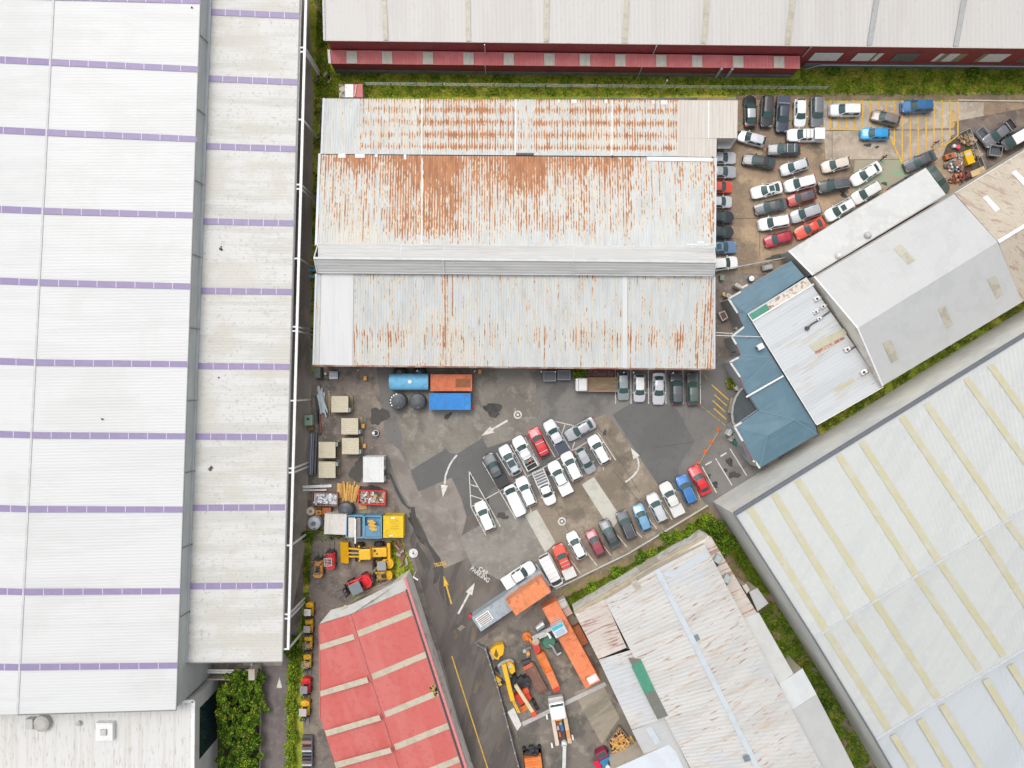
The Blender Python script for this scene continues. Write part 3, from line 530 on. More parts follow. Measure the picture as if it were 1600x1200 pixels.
for yl, yr, xr in [(-12, -3, 312.5)]+US:
    rx = ridge_x(yl); ym = yl+(yr-yl)*0.27
    q1.append([(rx+.5, ym), (xr, yr), (xr, yr+9.2), (rx+.5, ym+10)]); q2.append([(-60, yl-3), (rx-.5, ym), (rx-.5, ym+10), (-60, yl+8)])
strip('skylight', B_purple, lw, pU, q1, 8, PJ); strip('skylight', B_purple, lw, pV, q2, 4, PJ)
for y in (54, 170, 281, 397, 512, 626, 739, 857, 965):
    x = 314.6-(y+16)*0.0345
    mb = MB(); mb.tube(W(x, y, zu1-.1), W(x, y, zu1-.1)-Vector((-.12, 0, 2.55)), 0.07); p = W(x, y, zu1-.1)-Vector((-.12, 0, 2.6)); mb.box(p, (.3, .3, .15)); mb.build('downpipe', plain('grey_pvc', (0.2, 0.2, 0.21), .5), lw)
B_moss = surf('moss', (0.10, 0.075, 0.03), [((0.2, 0.17, 0.1), 5.0, .45, .65, .7)], .95, obj=True)
for i, (x, y, r) in enumerate(((346, 388, .26), (329, 732, .3), (160, 655, .12), (342, 590, .1), (300, 12, .12))):
    mb = MB(); rd = random.Random(i)
    for k in range(16):
        a = rd.uniform(0, 6.28); d = r*rd.random()**.5; c = hit(x, y, pL if x > 305 else pU, .08)+Vector((math.cos(a)*d, math.sin(a)*d, 0)); mb.box(c, (.22*rd.uniform(.5, 1)*r*2.4, .2*r*2, .12), a)
    solo(mb, 'moss_clump', B_moss, ['brown moss clump on the soiled lower roof near its upper third', 'brown moss clump on the soiled lower roof further down towards the yard', 'tiny dark moss clump far inside the high main roof', 'tiny moss speck halfway along the lower roof', 'tiny moss speck near the eave at the top of the high roof'][i], 'moss clump', group='moss on the white roofs')
# white steel portal posts along the lane
fr = thing('gantry', 'white steel rail on posts beside the lean-to roof of the white warehouse', 'gantry', W(490, 500))
def rail_x(y): return 478.3-y*0.0276
mb = MB(); mb.beam(W(rail_x(-90), -90, 8.0), W(rail_x(1015), 1015, 8.0), 0.34, 0.25); mb.build('rail', B_white_metal, fr)
mb = MB(); mb.beam(W(rail_x(-90)-7.5, -90, 8.1), W(rail_x(1015)-8.2, 1015, 8.1), 0.12, 0.2); mb.build('rail', B_white_metal, fr)
for y, dbl in ((-25, 0), (78, 1), (187, 0), (292, 1), (404, 0), (514, 1), (626, 0), (735, 1), (852, 0), (963, 1), (1014, 0)):
    x = rail_x(y); a = W(x, y, 7.9); mb = MB()
    for dy in ((-.3, .3) if dbl else (0,)):
        d = Vector((0, dy, 0)); mb.beam(a+d, Vector((a.x, a.y, 0))+d, 0.22, 0.22)
        mb.beam(a+d-Vector((.15, 0, 0)), W(x-9, y, 8.1)+d, 0.22, 0.2)
    mb.build('post', B_white_metal, fr)
# front block at the bottom left
fb = thing('office_block', 'white fronted block with a grimy ribbed roof and dark glass facing the garden', 'office block', W(150, 1200))
zf = 8.6
mb = MB(); mb.corr(W(-280, 1100, zf), W(301, 1094, zf), W(299, 1320, zf), W(-280, 1320, zf), 0.42, 0.008, 2); mb.build('roof', surf('grimy_roofing', (0.62, 0.615, 0.60), [((0.52, 0.49, 0.45), 0.6, 0.45, 0.66, 0.5, (3.4, 0.12)), ((0.3, 0.28, 0.25), 2.0, 0.6, 0.74, 0.5, (2, .3))], .6), fb)
W_face = surf('white_facade', (0.55, 0.545, 0.53), [((0.46, 0.45, 0.43), .5, .42, .66, .6)], .6)
mb = MB(); a, b, c, d = W(-280, 1094, zf), W(302.5, 1094.5, zf), W(300.5, 1320, zf), W(-280, 1320, zf); mb.prism([p[:2] for p in (a, b, c, d)], 0, zf-.08); mb.build('wall', W_face, fb)
mb = MB(); mb.beam(W(284, 1095.3, zf+.12), W(303, 1095.3, zf+.12), .35, .3); mb.beam(W(302.3, 1095, zf+.12), W(300.3, 1320, zf+.12), .5, .3); mb.build('parapet', B_white_metal, fb)
p0, p1 = b, c; mb = MB(); dd = (p1-p0).normalized(); s0 = p0+dd*1.9; s1 = p0+dd*9.2
mb.slab([Vector((s0.x+.04, s0.y, 6.6)), Vector((s1.x+.04, s1.y, 6.6)), Vector((s1.x+.04, s1.y, .35)), Vector((s0.x+.04, s0.y, .35))], .06); mb.build('window', B_glass, fb)
vent = thing('roof_vent', 'square white roof vent on a raised kerb on the grimy roof', 'roof vent', W(168, 1139, zf)); mb = MB(); c = W(168, 1139, zf); mb.box(c+Vector((0, 0, .45)), (2.3, 2.4, .8)); mb.build('base', B_white_metal, vent); mb = MB(); mb.box(c+Vector((0, 0, 1.0)), (.8, .8, .3)); mb.build('cap', plain('grey_cowl', (.5, .5, .48)), vent)
vent = thing('roof_vent', 'dull round-topped ventilator under the eave of the high white roof', 'roof vent', W(68, 1128, zf)); mb = MB(); c = W(70, 1127, zf); mb.lathe([(1.1, 0), (1.1, .8), (.7, 1.0)], c, 14); mb.build('cowl', surf('grubby_grey', (.46, .45, .43), [((.36, .34, .31), 1, .45, .65, .7)], .7), vent); mb = MB(); mb.box(W(52, 1127, zf)+Vector((0, 0, .5)), (1.0, 1.4, .9)); mb.build('box', plain('grey_box', (.5, .49, .47)), vent)
vent = MB(); vent.lathe([(.25, 0), (.25, .5), (.35, .55), (.1, .75)], W(125, 1128, zf), 10); solo(vent, 'roof_vent', plain('grey_cowl', (.5, .5, .48)), 'small round pipe vent between the square vent and the ventilator', 'roof vent')
# service pen behind the lean-to
pen = thing('service_pen', 'low cream walled pen with white pipes at the foot of the white warehouse', 'enclosure', W(365, 1045))
mb = MB(); mb.beam(W(322, 1055)+Vector((0, 0, .8)), W(400, 1055)+Vector((0, 0, .8)), .2, 1.6); mb.beam(W(399, 1056)+Vector((0, 0, .8)), W(399, 1030)+Vector((0, 0, .8)), .2, 1.6); mb.box(W(404, 1042)+Vector((0, 0, 1.5)), (.9, 1.6, 3.0)); mb.build('wall', B_cream, pen)
for i in (0, 1): mb = MB(); mb.tube(W(318, 1047+3.5*i, 1.5), W(392, 1048+3.5*i, 1.5), .16); mb.build('pipe', B_white_metal, pen)
mb = MB(); mb.box(W(380, 1050, .6), (.9, .6, 1.2)); mb.build('pump', plain('pump_blue', (.06, .08, .16)), pen)

# ------------------------------------------------------------------ the white roofed warehouse along the top
tw = thing('warehouse', 'long white roofed warehouse with dark red walls and a pink-red annex along its base', 'warehouse', W(1050, 30))
zt0, zt1 = 7.1, 8.6
tc = [W(503, -110, zt1), W(1760, -110, zt1), W(1760, 76.5, zt0), W(507, 62.5, zt0)]
mb = MB(); mb.corr(tc[0], tc[1], tc[2], tc[3], .6, .012, 2); mb.build('roof', surf('warm_white_roofing', (0.518, 0.499, 0.478), [((0.466, 0.444, 0.422), .15, .44, .66, .6, (2, .2)), ((0.385, 0.363, 0.333), 1.8, .64, .78, .35)], .5), tw)
shell(tw, [(503, -110, zt1), (1760, -110, zt1), (1760, 76, zt0), (508, 62, zt0)], B_dkred, .1)
pT = plane3(*tc[:3])
strip('skylight', B_tan, tw, pT, [[(a, -20), (b, -20), (d, y), (c, y)] for a, b, c, d, y in ((595, 602.5, 599, 606.5, 62.5), (727, 734.5, 728.5, 735.5, 64), (851, 859.5, 849.5, 857.5, 65.5), (976.5, 984.5, 972, 980, 67), (1102.5, 1111, 1095.5, 1103.5, 68.5), (1237, 1245.5, 1226.5, 1234.5, 70))])
strip('skylight', surf('grey_skylight', (.20, .20, .215), [((.27, .27, .29), .8, .4, .7, .6)], .4), tw, pT, [[(1368, -20), (1377, -20), (1362, 71.5), (1354, 71.5)], [(1505, -20), (1514, -20), (1497, 73), (1489, 73)]], 7, plain('grey_joint', (.4, .4, .4)))
mb = MB(); mb.beam(W(503, -110, zt1+.05), W(507, 63, zt0+.05), .3, .2); mb.build('barge_board', plain('grey_barge', (.5, .5, .52)), tw)
mb = MB(); mb.beam(W(506, 63.3, zt0+.02), W(1760, 77.3, zt0+.02), .1, .12); mb.build('gutter', plain('cream_gutter', (.5, .46, .4)), tw)
# grey base of the wall with a pipe, on the right hand part
base0 = W(1252, 72.3, zt0); basez = 1.55
yw = base0.y
mb = MB(); xe = W(1760, 77, zt0).x; x0 = W(1252, 100, 0).x; ang = (W(1760, 76, zt0).y-yw)/(W(1760, 76, zt0).x-base0.x)
def wy(x): return yw+0.1+(x-base0.x)*ang
mb.add([(x0, wy(x0)-.08, 0), (xe, wy(xe)-.08, 0), (xe, wy(xe)-.08, basez), (x0, wy(x0)-.08, basez), (xe, wy(xe), basez), (x0, wy(x0), basez)], [(0, 1, 2, 3), (3, 2, 4, 5)]); mb.build('plinth', B_block, tw)
mb = MB(); xa = W(1283, 102, 1.6).x; mb.tube((xa, wy(xa)-.25, 1.5), (xe, wy(xe)-.25, 1.5), .09); mb.tube((xa, wy(xa)-.25, 1.5), (xa-1.6, wy(xa)-.25, .1), .07); mb.build('pipe', B_pipe, tw)
W_win = surf('white_window_sheet', (.62, .62, .61), [((.45, .44, .42), 3, .5, .7, .5)], .5); W_gl = surf('grey_window', (.10, .11, .11), [((.2, .2, .19), 3, .45, .6, .6)], .3); W_ol = plain('olive_panel', (.24, .2, .12))
def wall_panel(px0, px1, m):
    a = W(px0, 93, 3.0).x; b = W(px1, 93, 3.0).x; k = Vector((0, -.05, 0)); mb = MB()
    mb.slab([Vector((a, wy(a)-.06, 2.5)), Vector((b, wy(b)-.06, 2.5)), Vector((b, wy(b)-.06, 5.0)), Vector((a, wy(a)-.06, 5.0))], .03); o = mb.build('window', m, tw)
for a, b, m in ((1265, 1309, W_win), (1331, 1359, W_win), (1359.5, 1363, W_ol), (1363.5, 1371, W_win), (1392, 1428, W_gl), (1457, 1464, W_win), (1464.5, 1472, W_ol), (1472.5, 1488, W_win), (1488.5, 1500, W_ol), (1524, 1531, W_ol), (1531.5, 1566, W_win), (1590, 1640, W_gl)): wall_panel(a, b, m)
def wall_pipe(px):
    x = W(px, 70, zt0).x; mb = MB(); mb.tube((x, wy(x)-.14, zt0-.1), (x, wy(x)-.14, 3.9), .08); mb.build('downpipe', B_pipe, tw)
for px in (757, 1026, 1268): wall_pipe(px)
# annex
az0, az1 = 4.2, 3.5
aU = [W(514, 78, az0), W(1250, 87.5, az0)]; aD = [W(1250, 107.5, az1), W(515.5, 99.5, az1)]
mb = MB(); mb.corr(aU[0], aU[1], aD[0], aD[1], .5, .04); mb.build('annex_roof', B_pinkred, tw)
pAn = plane3(aU[0], aU[1], aD[0])
strip('skylight', surf('chalky_skylight', (.50, .47, .40), [((.40, .37, .31), 1, .45, .66, .6, (2, .5))], .5), tw, pAn, [[(a, 79.3+(a-514)*.0125), (b, 79.3+(b-514)*.0125), (b+.3, 98.8+(b-514)*.0105), (a+.3, 98.8+(a-514)*.0105)] for a, b in ((541.5, 558), (597, 613), (660.5, 676.5), (724, 740), (787, 803), (850, 866.5), (905.5, 922), (961, 977), (1025, 1041), (1081, 1097), (1144.5, 1161), (1208.5, 1225))], off=.13)
o = aD[1]; e = aD[0]; mb = MB()
q = [Vector((aU[0].x, aU[0].y, 0)), Vector((aU[1].x, aU[1].y, 0)), Vector((e.x-.05, e.y+.15, 0)), Vector((o.x+.05, o.y+.15, 0))]
tp = [az0-.05, az0-.05, az1-.05, az1-.05]; n = 4
for i in range(4): j = (i+1) % 4; mb.add([q[i]+Vector((0, 0, 1.3)), q[j]+Vector((0, 0, 1.3)), Vector((q[j].x, q[j].y, tp[j])), Vector((q[i].x, q[i].y, tp[i]))], [(0, 1, 2, 3)])
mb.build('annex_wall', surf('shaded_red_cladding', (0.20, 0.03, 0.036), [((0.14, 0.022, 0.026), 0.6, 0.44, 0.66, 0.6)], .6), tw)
mb = MB()
q2 = [p+Vector((0, -.04 if k > 1 else 0, 0)) for k, p in enumerate(q)]
for i in range(4): j = (i+1) % 4; mb.add([q2[i], q2[j], q2[j]+Vector((0, 0, 1.32)), q2[i]+Vector((0, 0, 1.32))], [(0, 1, 2, 3)])
mb.build('plinth', B_block, tw)
mb = MB(); mb.beam(aU[0]+Vector((0, 0, .1)), aD[1]+Vector((0, 0, .1)), .35, .16); mb.build('barge_board', B_white_metal, tw)
for px in (758, 1003, 1128, 1145):
    x = W(px, 103, az1).x; y = o.y+.02+(x-o.x)*(e.y-o.y)/(e.x-o.x); mb = MB(); mb.tube((x, y-.02, az1-.1), (x, y-.02, 0), .08 if px < 1100 else .2); mb.build('downpipe', B_pipe, tw)
# ------------------------------------------------------------------ huge warehouse at the lower right
hw = thing('warehouse', 'huge pale warehouse at the lower right with yellowed skylight strips running down its roof', 'warehouse', W(1450, 900))
zh, zr, zb = 10.9, 12.6, 11.6
B_cool = surf('cool_white_roofing', (0.494, 0.507, 0.491), [((0.448, 0.462, 0.456), .25, .44, .66, .6, (1.6, .15), -32), ((0.541, 0.545, 0.52), 1.2, .5, .7, .4), ((0.402, 0.409, 0.393), 2.5, .64, .78, .3)], .45)
hA, hB = W(1147, 803, zh), W(1760, 424, zh); hC, hD = W(1760, 700, zr), W(1271, 997, zr); hE, hF = W(1760, 917, zb), W(1367, 1155, zb); hG, hH = W(1760, 1290, 10.4), W(1468, 1330, 10.4)
mb = MB(); mb.corr(hA, hB, hC, hD, .7, .02); mb.corr(hD, hC, hE, hF, .7, .02); mb.build('roof', B_cool, hw)
mb = MB(); mb.corr(hF-Vector((0, 0, .35)), hE-Vector((0, 0, .35)), hG, hH, .7, .02); mb.build('roof', surf('cool_grey_roofing', (0.468, 0.493, 0.51), [((0.416, 0.442, 0.459), .25, .44, .66, .6, (1.6, .15), -32)], .45), hw)['label'] = 'slightly greyer lower section of the roof'
cy = surf('rendered_panel_wall', (0.623, 0.623, 0.587), [((0.522, 0.536, 0.507), .3, .42, .66, .7, (1, .3), 30), ((0.725, 0.689, 0.609), .25, .5, .7, .6, (1, .3), -20)], .75)
shell(hw, [(1147, 803, zh), (1760, 424, zh), (1760, 1290, 10.4), (1468, 1330, 10.4), (1367, 1155, zb-.4), (1271, 997, zr)], cy, .1)
mb = MB(); up = Vector((0, 0, .1)); mb.beam(hA+up, hB+up, .55, .3); mb.beam(hA+up, hD+up, .22, .25); mb.beam(hD+up, hF+up, .22, .25); mb.beam(hF, hH+up, .22, .25); mb.build('gutter', plain('slate_gutter', (.13, .14, .16), .45), hw)
mb = MB(); mb.beam(hD+up*.9, hC+up*.9, .25, .05); mb.beam(hF+up*.7, hE+up*.7, .3, .05); mb.build('ridge_cap', plain('grey_cap', (.5, .52, .54), .5), hw)
ph1 = plane3(hA, hB, hD); ph2 = plane3(hD, hC, hF); ph3 = plane3(hF-Vector((0, 0, .35)), hE-Vector((0, 0, .35)), hH)
def z8(x, y): return 1100+x/1.6667, 480+y/1.6667
def ystrip(pl, p, q, w=9.5, off=.08):
    (x0, y0), (x1, y1) = z8(*p), z8(*q); strip('skylight', B_yel, hw, pl, [[(x0-w/2, y0+2.5), (x0+w/2, y0-2.5), (x1+w/2, y1-2.5), (x1-w/2, y1+2.5)]], off=off)
for a, b, c in (((118, 522), (318, 842), (480, 1098)), ((182, 487), (375, 806), (541, 1056)), ((243, 450), (445, 765), (607, 1016)), ((350, 385), (551, 696), (718, 946)), ((410, 350), (610, 660), (780, 908)), ((515, 285), (722, 593), (880, 840)), ((578, 250), (787, 557), (960, 790)), ((682, 185), (900, 490), (1060, 725)), ((745, 150), (960, 450), (1120, 690)), ((850, 85), (1060, 380), (1200, 600))):
    ystrip(ph1, a, b); ystrip(ph2, b, c)
for a, b in (((490, 1112), (570, 1240)), ((560, 1072), (660, 1240)), ((617, 1035), (745, 1240)), ((730, 968), (890, 1230)), ((795, 930), (960, 1190))): ystrip(ph3, a, b, off=.22)

# ------------------------------------------------------------------ white gabled warehouse, upper right
gw = thing('warehouse', 'white gabled warehouse with four tan skylights and a grey lean-to beside the crowded upper yard', 'warehouse', W(1430, 430))
e0, er, el0, el1 = 6.0, 8.8, 4.0, 5.3
B_clean = surf('clean_white_roofing', (0.474, 0.477, 0.474), [((0.429, 0.436, 0.432), .3, .44, .66, .6), ((0.505, 0.505, 0.501), .9, .5, .7, .4)], .45)
gA, gB, gC, gD = W(1272, 432, e0), W(1490, 302, e0), W(1559, 378, er), W(1340, 513, er)
gE, gF = W(1597, 472, e0), W(1379, 603, e0)
mb = MB(); mb.corr(gA, gB, gC, gD, .6, .006); mb.corr(gD, gC, gE, gF, .6, .006); mb.build('roof', B_clean, gw)
lA, lB, lC, lD = W(1232, 392, el0), W(1446.5, 262, el0), W(1478, 304, el1), W(1270, 430, el1)
mb = MB(); mb.corr(lA, lB, lC, lD, .6, .006); mb.build('lean_to_roof', surf('pale_grey_roofing', (0.534, 0.538, 0.529), [((0.46, 0.465, 0.455), .3, .44, .66, .6), ((0.607, 0.607, 0.598), .9, .5, .7, .4)], .5), gw)
shell(gw, [(1232, 392, el0), (1446.5, 262, el0), (1478, 304, el1), (1270, 430, el1)], B_wall_grey, .15)
shell(gw, [(1272, 432, e0), (1490, 302, e0), (1559, 378, er), (1597, 472, e0), (1379, 603, e0), (1340, 513, er)], surf('cream_gable', (0.766, 0.731, 0.661), [((0.626, 0.574, 0.504), .5, .42, .66, .7)], .7), .12)
mb = MB(); up = Vector((0, 0, .06)); mb.beam(gA+up, gB+up, .14, .14); mb.beam(lD+up, lC+up, .12, .12); mb.build('gutter', plain('taupe_gutter', (.30, .27, .25), .5), gw)
mb = MB(); mb.beam(gA+up, gD+up, .2, .1); mb.beam(gD+up, gF+up, .2, .1); mb.beam(lA+up, lD+up, .2, .1); mb.build('flashing', B_white_metal, gw)
pg1 = plane3(gA, gB, gD); pg2 = plane3(gD, gC, gF)
def z9(x, y): return 1220+x/3.243, 230+y/3.243
for pl, q in ((pg1, ((570, 515), (605, 490), (682, 573), (645, 598))), (pg2, ((1045, 670), (1087, 650), (1127, 745), (1090, 772))), (pg2, ((795, 820), (833, 804), (874, 902), (840, 920))), (pg2, ((514, 992), (556, 976), (599, 1072), (560, 1094)))):
    strip('skylight', B_tan, gw, pl, [[z9(*p) for p in q]])
for q, lab in (((1310, 400), 'small pale dome vent on the grey lean-to roof'), ((1355, 368), 'faint grey vent stub on the grey lean-to roof')):
    mb = MB(); mb.lathe([(.5, 0), (.5, .3), (.35, .55), (.1, .65)], hit(q[0], q[1], plane3(lA, lB, lD), 0), 12); solo(mb, 'roof_vent', plain('pale_dome' if q[0] < 1330 else 'grey_dome', (.62, .62, .58) if q[0] < 1330 else (.46, .47, .46)), lab, 'roof vent')
# beige continuation
bw = thing('warehouse', 'beige stained warehouse roof with white skylight panels at the right edge', 'warehouse', W(1580, 330))
bA, bB, bC, bD = W(1491, 302, e0), W(1760, 138, e0), W(1760, 255, er), W(1559.5, 378, er); bE, bF = W(1800, 350, e0), W(1597, 472, e0)
mb = MB(); mb.corr(bA, bB, bC, bD, .6, .02); mb.corr(bD, bC, bE, bF, .6, .02); mb.build('roof', surf('beige_stained_roofing', (0.45, 0.389, 0.307), [((0.508, 0.45, 0.368), .3, .42, .66, .6), ((0.295, 0.188, 0.14), .55, .56, .70, .6, (.5, 2.0), -31), ((0.205, 0.09, 0.0655), 1.4, .63, .74, .5, (.6, 2.0), -31)], .6), bw)
shell(bw, [(1491, 302, e0), (1760, 138, e0), (1760, 255, er), (1800, 350, e0), (1597, 472, e0), (1559, 378, er)], B_cream, .1)
mb = MB(); mb.beam(bD+up, bC+up, .5, .06); mb.beam(bA+up, bB+up, .1, .12); mb.build('flashing', B_white_metal, bw)
pb1 = plane3(bA, bB, bD)
strip('skylight', B_white_metal, bw, pb1, [[(1580, 270), (1587, 266), (1615, 294), (1608, 299)], [(1535.5, 309), (1542, 305.5), (1562, 327), (1555, 331.5)]])

# ------------------------------------------------------------------ small white flat roofed building and the blue roofed offices
sb = thing('workshop', 'low white roofed workshop with rooftop units, between the blue offices and the gabled warehouse', 'workshop', W(1270, 545))
sA, sB, sC, sD = W(1168, 490, 5.0), W(1260, 433, 5.0), W(1379, 604, 5.2), W(1275.5, 663.5, 5.2)
mb = MB(); mb.corr(sD, sA, sB, sC, .5, .008); mb.build('roof', surf('streaked_white_roofing', (0.515, 0.535, 0.548), [((0.448, 0.465, 0.477), .5, .42, .66, .7, (.12, 1.6), 32), ((0.282, 0.108, 0.0581), .9, .74, .82, .6, (.16, 2.4), 32), ((0.457, 0.415, 0.349), .5, .58, .7, .5, (.3, 1.5), 32)], .55), sb)
shell(sb, [(1168, 490, 5.0), (1260, 433, 5.0), (1379, 604, 5.2), (1275.5, 663.5, 5.2)], B_cream, .1)
ps = plane3(sA, sB, sC)
strip('roof_sheet', surf('green_sheet', (.06, .24, .16), [((.09, .29, .2), 1.2, .45, .66, .6)], .5), sb, ps, [[(1170, 491.5), (1197, 475), (1203, 484), (1177, 501)]])
strip('roof_sheet', surf('rust_speckled_sheet', (.60, .57, .51), [((.31, .10, .04), 1.6, .53, .62, .9), ((.5, .42, .3), .8, .5, .66, .6)], .6), sb, ps, [[(1198, 475), (1260, 435), (1268, 444), (1204, 484)]])
strip('skylight', B_yel, sb, ps, [[(1264, 540), (1318, 513), (1323, 521), (1272, 549)], [(1304, 608), (1332, 591), (1336, 595.5), (1307, 612)]])
strip('roof_sheet', surf('rust_streak', (.36, .13, .06), [((.6, .5, .35), 2.0, .45, .62, .8)], .7), sb, ps, [[(1273, 549.5), (1318, 526), (1320, 529), (1275, 554)]], off=.075)
mb = MB(); mb.beam(hit(1176, 501.5, ps, .12), hit(1271, 444, ps, .12), .22, .08); mb.beam(hit(1168, 490, ps, .05), hit(1275.5, 663.5, ps, .05), .1, .08); mb.beam(hit(1276, 664, ps, .05), hit(1380, 604.5, ps, .05), .12, .08); mb.build('flashing', B_white_metal, sb)
for i, (x, y, s_) in enumerate(((1275, 467, .9), (1284.5, 479, .8), (1273.5, 487.5, .75), (1279, 498, .7), (1322, 546, .9), (1347.5, 581.5, 1.0))):
    u = thing('rooftop_unit', ['white rooftop unit furthest up the streaked white roof', 'white rooftop unit next to the top one, nearest the gabled warehouse', 'white rooftop unit above the rusty pipe junction on the white roof', 'white rooftop unit among the black pipes on the white roof', 'white rooftop unit beside the end of the long yellowed strip', 'white rooftop unit near the right corner of the streaked white roof'][i], 'rooftop unit', hit(x, y, ps, .04), R(32), 'units on the streaked white roof')
    mb = MB(); mb.rbox((0, 0, .3*s_), (.9*s_, .62*s_, .6*s_), .08); mb.build('casing', B_white_metal, u, world=False)
    mb = MB(); mb.lathe([(.2*s_, 0), (.2*s_, .04)], (-.08, 0, .6*s_), 14); mb.build('fan_grille', B_dark, u, world=False)
    mb = MB(); mb.box((.62*s_, -.1, .15), (.3, .22, .25)); mb.build('pipe_box', plain('grey_fitting', (.3, .3, .3)), u, world=False)
for lab, pts in (('black pipe run winding between the rooftop units of the white roof', [(1260, 513), (1268, 506), (1277, 501), (1283, 496), (1291, 490), (1298, 485)]), ('short black pipe stub beside the lowest rooftop unit', [(1350, 584), (1356, 581)]), ('black pipe by the middle rooftop unit', [(1317, 546), (1324, 549), (1336, 541)])):
    mb = MB(); q = [hit(x, y, ps, .2) for x, y in pts]
    for a, b in zip(q, q[1:]): mb.tube(a, b, .11, 6)
    if len(pts) > 4: mb.lathe([(.3, -.2), (.3, .3)], q[0], 10)
    solo(mb, 'pipe', B_dark, lab, 'pipe')
bo = thing('office', 'offices under a jagged slate blue roof along the car park', 'office building', W(1200, 580))
V = {k: W(x, y, z) for k, (x, y, z) in dict(a=(1138, 467, 4.2), b=(1152, 489, 4.2), c=(1162, 511, 4.35), d=(1143, 526, 4.2), e=(1157, 555, 4.25), f=(1140.5, 566, 4.2), g=(1161, 603, 4.2), h=(1186, 641, 4.35), i=(1147.5, 667, 4.2), j=(1176, 720, 4.2), k=(1187, 731.5, 4.2), l=(1277, 678.5, 4.2), m=(1167, 490.5, 4.6), n=(1257, 432, 4.6), o=(1236, 407.5, 4.2), p=(1206.5, 558, 4.6), q=(1241, 655, 4.75), r=(1199, 680, 4.75), s=(1273.5, 664, 4.7)).items()}
mb = MB()
for f in ('onma', 'amb', 'bmc', 'cmpd', 'dpe', 'epf', 'fpg', 'gph', 'hpq', 'hqri', 'irkj', 'rqlk', 'psq', 'qsl'): mb.slab([V[x] for x in f], .1)
mb.build('roof', B_blue, bo)
mb = MB()
for f in ('hq', 'qr', 'rk', 'ql', 'ep', 'gp'): mb.beam(V[f[0]]+Vector((0, 0, .04)), V[f[1]]+Vector((0, 0, .04)), .16, .06)
mb.build('ridge_cap', surf('blue_ridge', (.13, .215, .275), (), .5), bo)
shell(bo, [(1138, 467, 4.2), (1152, 489, 4.2), (1162, 511, 4.3), (1143, 526, 4.2), (1157, 555, 4.2), (1140.5, 566, 4.2), (1161, 603, 4.2), (1186, 641, 4.3), (1147.5, 667, 4.2), (1176, 720, 4.2), (1187, 731.5, 4.2), (1277, 678.5, 4.2), (1270, 664, 4.4), (1167, 494, 4.4), (1255, 434, 4.4), (1236, 407.5, 4.2)], surf('grey_office_wall', (0.406, 0.434, 0.441), [((0.336, 0.357, 0.364), .8, .42, .66, .6)], .7), .06, drop=.12)
B_cg = surf('cream_white_gutter', (.62, .60, .55), [((.45, .42, .38), 1, .5, .7, .5)], .5)
for f in ('ab', 'cd', 'fX', 'iY', 'dZ'):
    a = V[f[0]]; b = V[f[1]] if f[1] in V else {'X': W(1156, 589, 4.2), 'Y': W(1160, 689, 4.2), 'Z': W(1150, 538, 4.2)}[f[1]]
    mb = MB(); mb.beam(a+Vector((0, 0, .05)), b+Vector((0, 0, .05)), .28, .2); mb.build('gutter', B_cg, bo)
for p, q in (((1138, 467), (1157, 456)), ((1140, 566), (1154, 558.5)), ((1147, 667), (1158.5, 660)), ((1158, 450), (1168, 445)), ((1180, 721), (1187, 731.5)), ((1176, 720), (1181, 722))): mb = MB(); mb.beam(W(*p, 4.25), W(*q, 4.25), .26, .2); mb.build('gutter', B_cg, bo)
mb = MB()
for p, q in (((1152, 489), (1162, 510.5)), ((1149.5, 537), (1157, 555)), ((1154, 588), (1161.5, 603)), ((1160, 689), (1176, 720))): mb.beam(W(*p, 4.2), W(*q, 4.2), .12, .14)
mb.build('fascia', plain('red_fascia', (.26, .06, .05), .6), bo)
flat = [(1163, 604), (1186, 641), (1148.5, 664.5), (1145, 660), (1143.5, 647), (1145, 633), (1149, 621), (1156, 610)]
mb = MB(); mb.slab([W(x, y, 3.3) for x, y in flat], .3); mb.build('canopy', surf('charcoal_membrane', (.045, .055, .06), [((.06, .07, .075), .8, .45, .66, .6)], .6), bo)
mb = MB(); q = [W(x, y, 3.36) for x, y in ((1148.5, 664.5), (1145, 660), (1143.5, 647), (1145, 633), (1149, 621), (1156, 610), (1163, 604))]
for a, b in zip(q, q[1:]): mb.beam(a, b, .3, .22)
mb.build('canopy_edge', plain('steel_edge', (.30, .29, .27), .5), bo)
def owall(p, q, z0, z1, m, name='window'):
    a, b = W(*p, 4.2), W(*q, 4.2); d = (b-a).normalized(); n = Vector((-d.y, d.x, 0)); n = n if n.x < 0 else -n
    mb = MB(); o = n*.03
    mb.slab([Vector((a.x, a.y, z0))+o+d*.3, Vector((b.x, b.y, z0))+o-d*.3, Vector((b.x, b.y, z1))+o-d*.3, Vector((a.x, a.y, z1))+o+d*.3], .05); mb.build(name, m, bo)
wl = surf('office_window', (.05, .055, .06), [((.3, .28, .28), 6, .5, .6, .6)], .15)
owall((1153, 490), (1161.5, 509), .8, 2.9, wl); owall((1149.5, 537), (1156.5, 553), .8, 2.9, wl); owall((1156, 590), (1160.5, 601), .8, 2.9, wl); owall((1149, 669), (1159, 686), 1.0, 2.6, surf('blue_lit_window', (.10, .17, .27), (), .12)); owall((1161, 690), (1175, 718), .8, 2.8, surf('frosted_window', (.26, .29, .32), [((.2, .22, .25), 2, .4, .6, .7)], .3))
mb = MB(); mb.tube(W(1166, 620.5, 4.55), W(1224, 587.5, 5.05), .14, 8); solo(mb, 'pipe', B_white_metal, 'long white pipe lying across the slate blue roof', 'pipe')
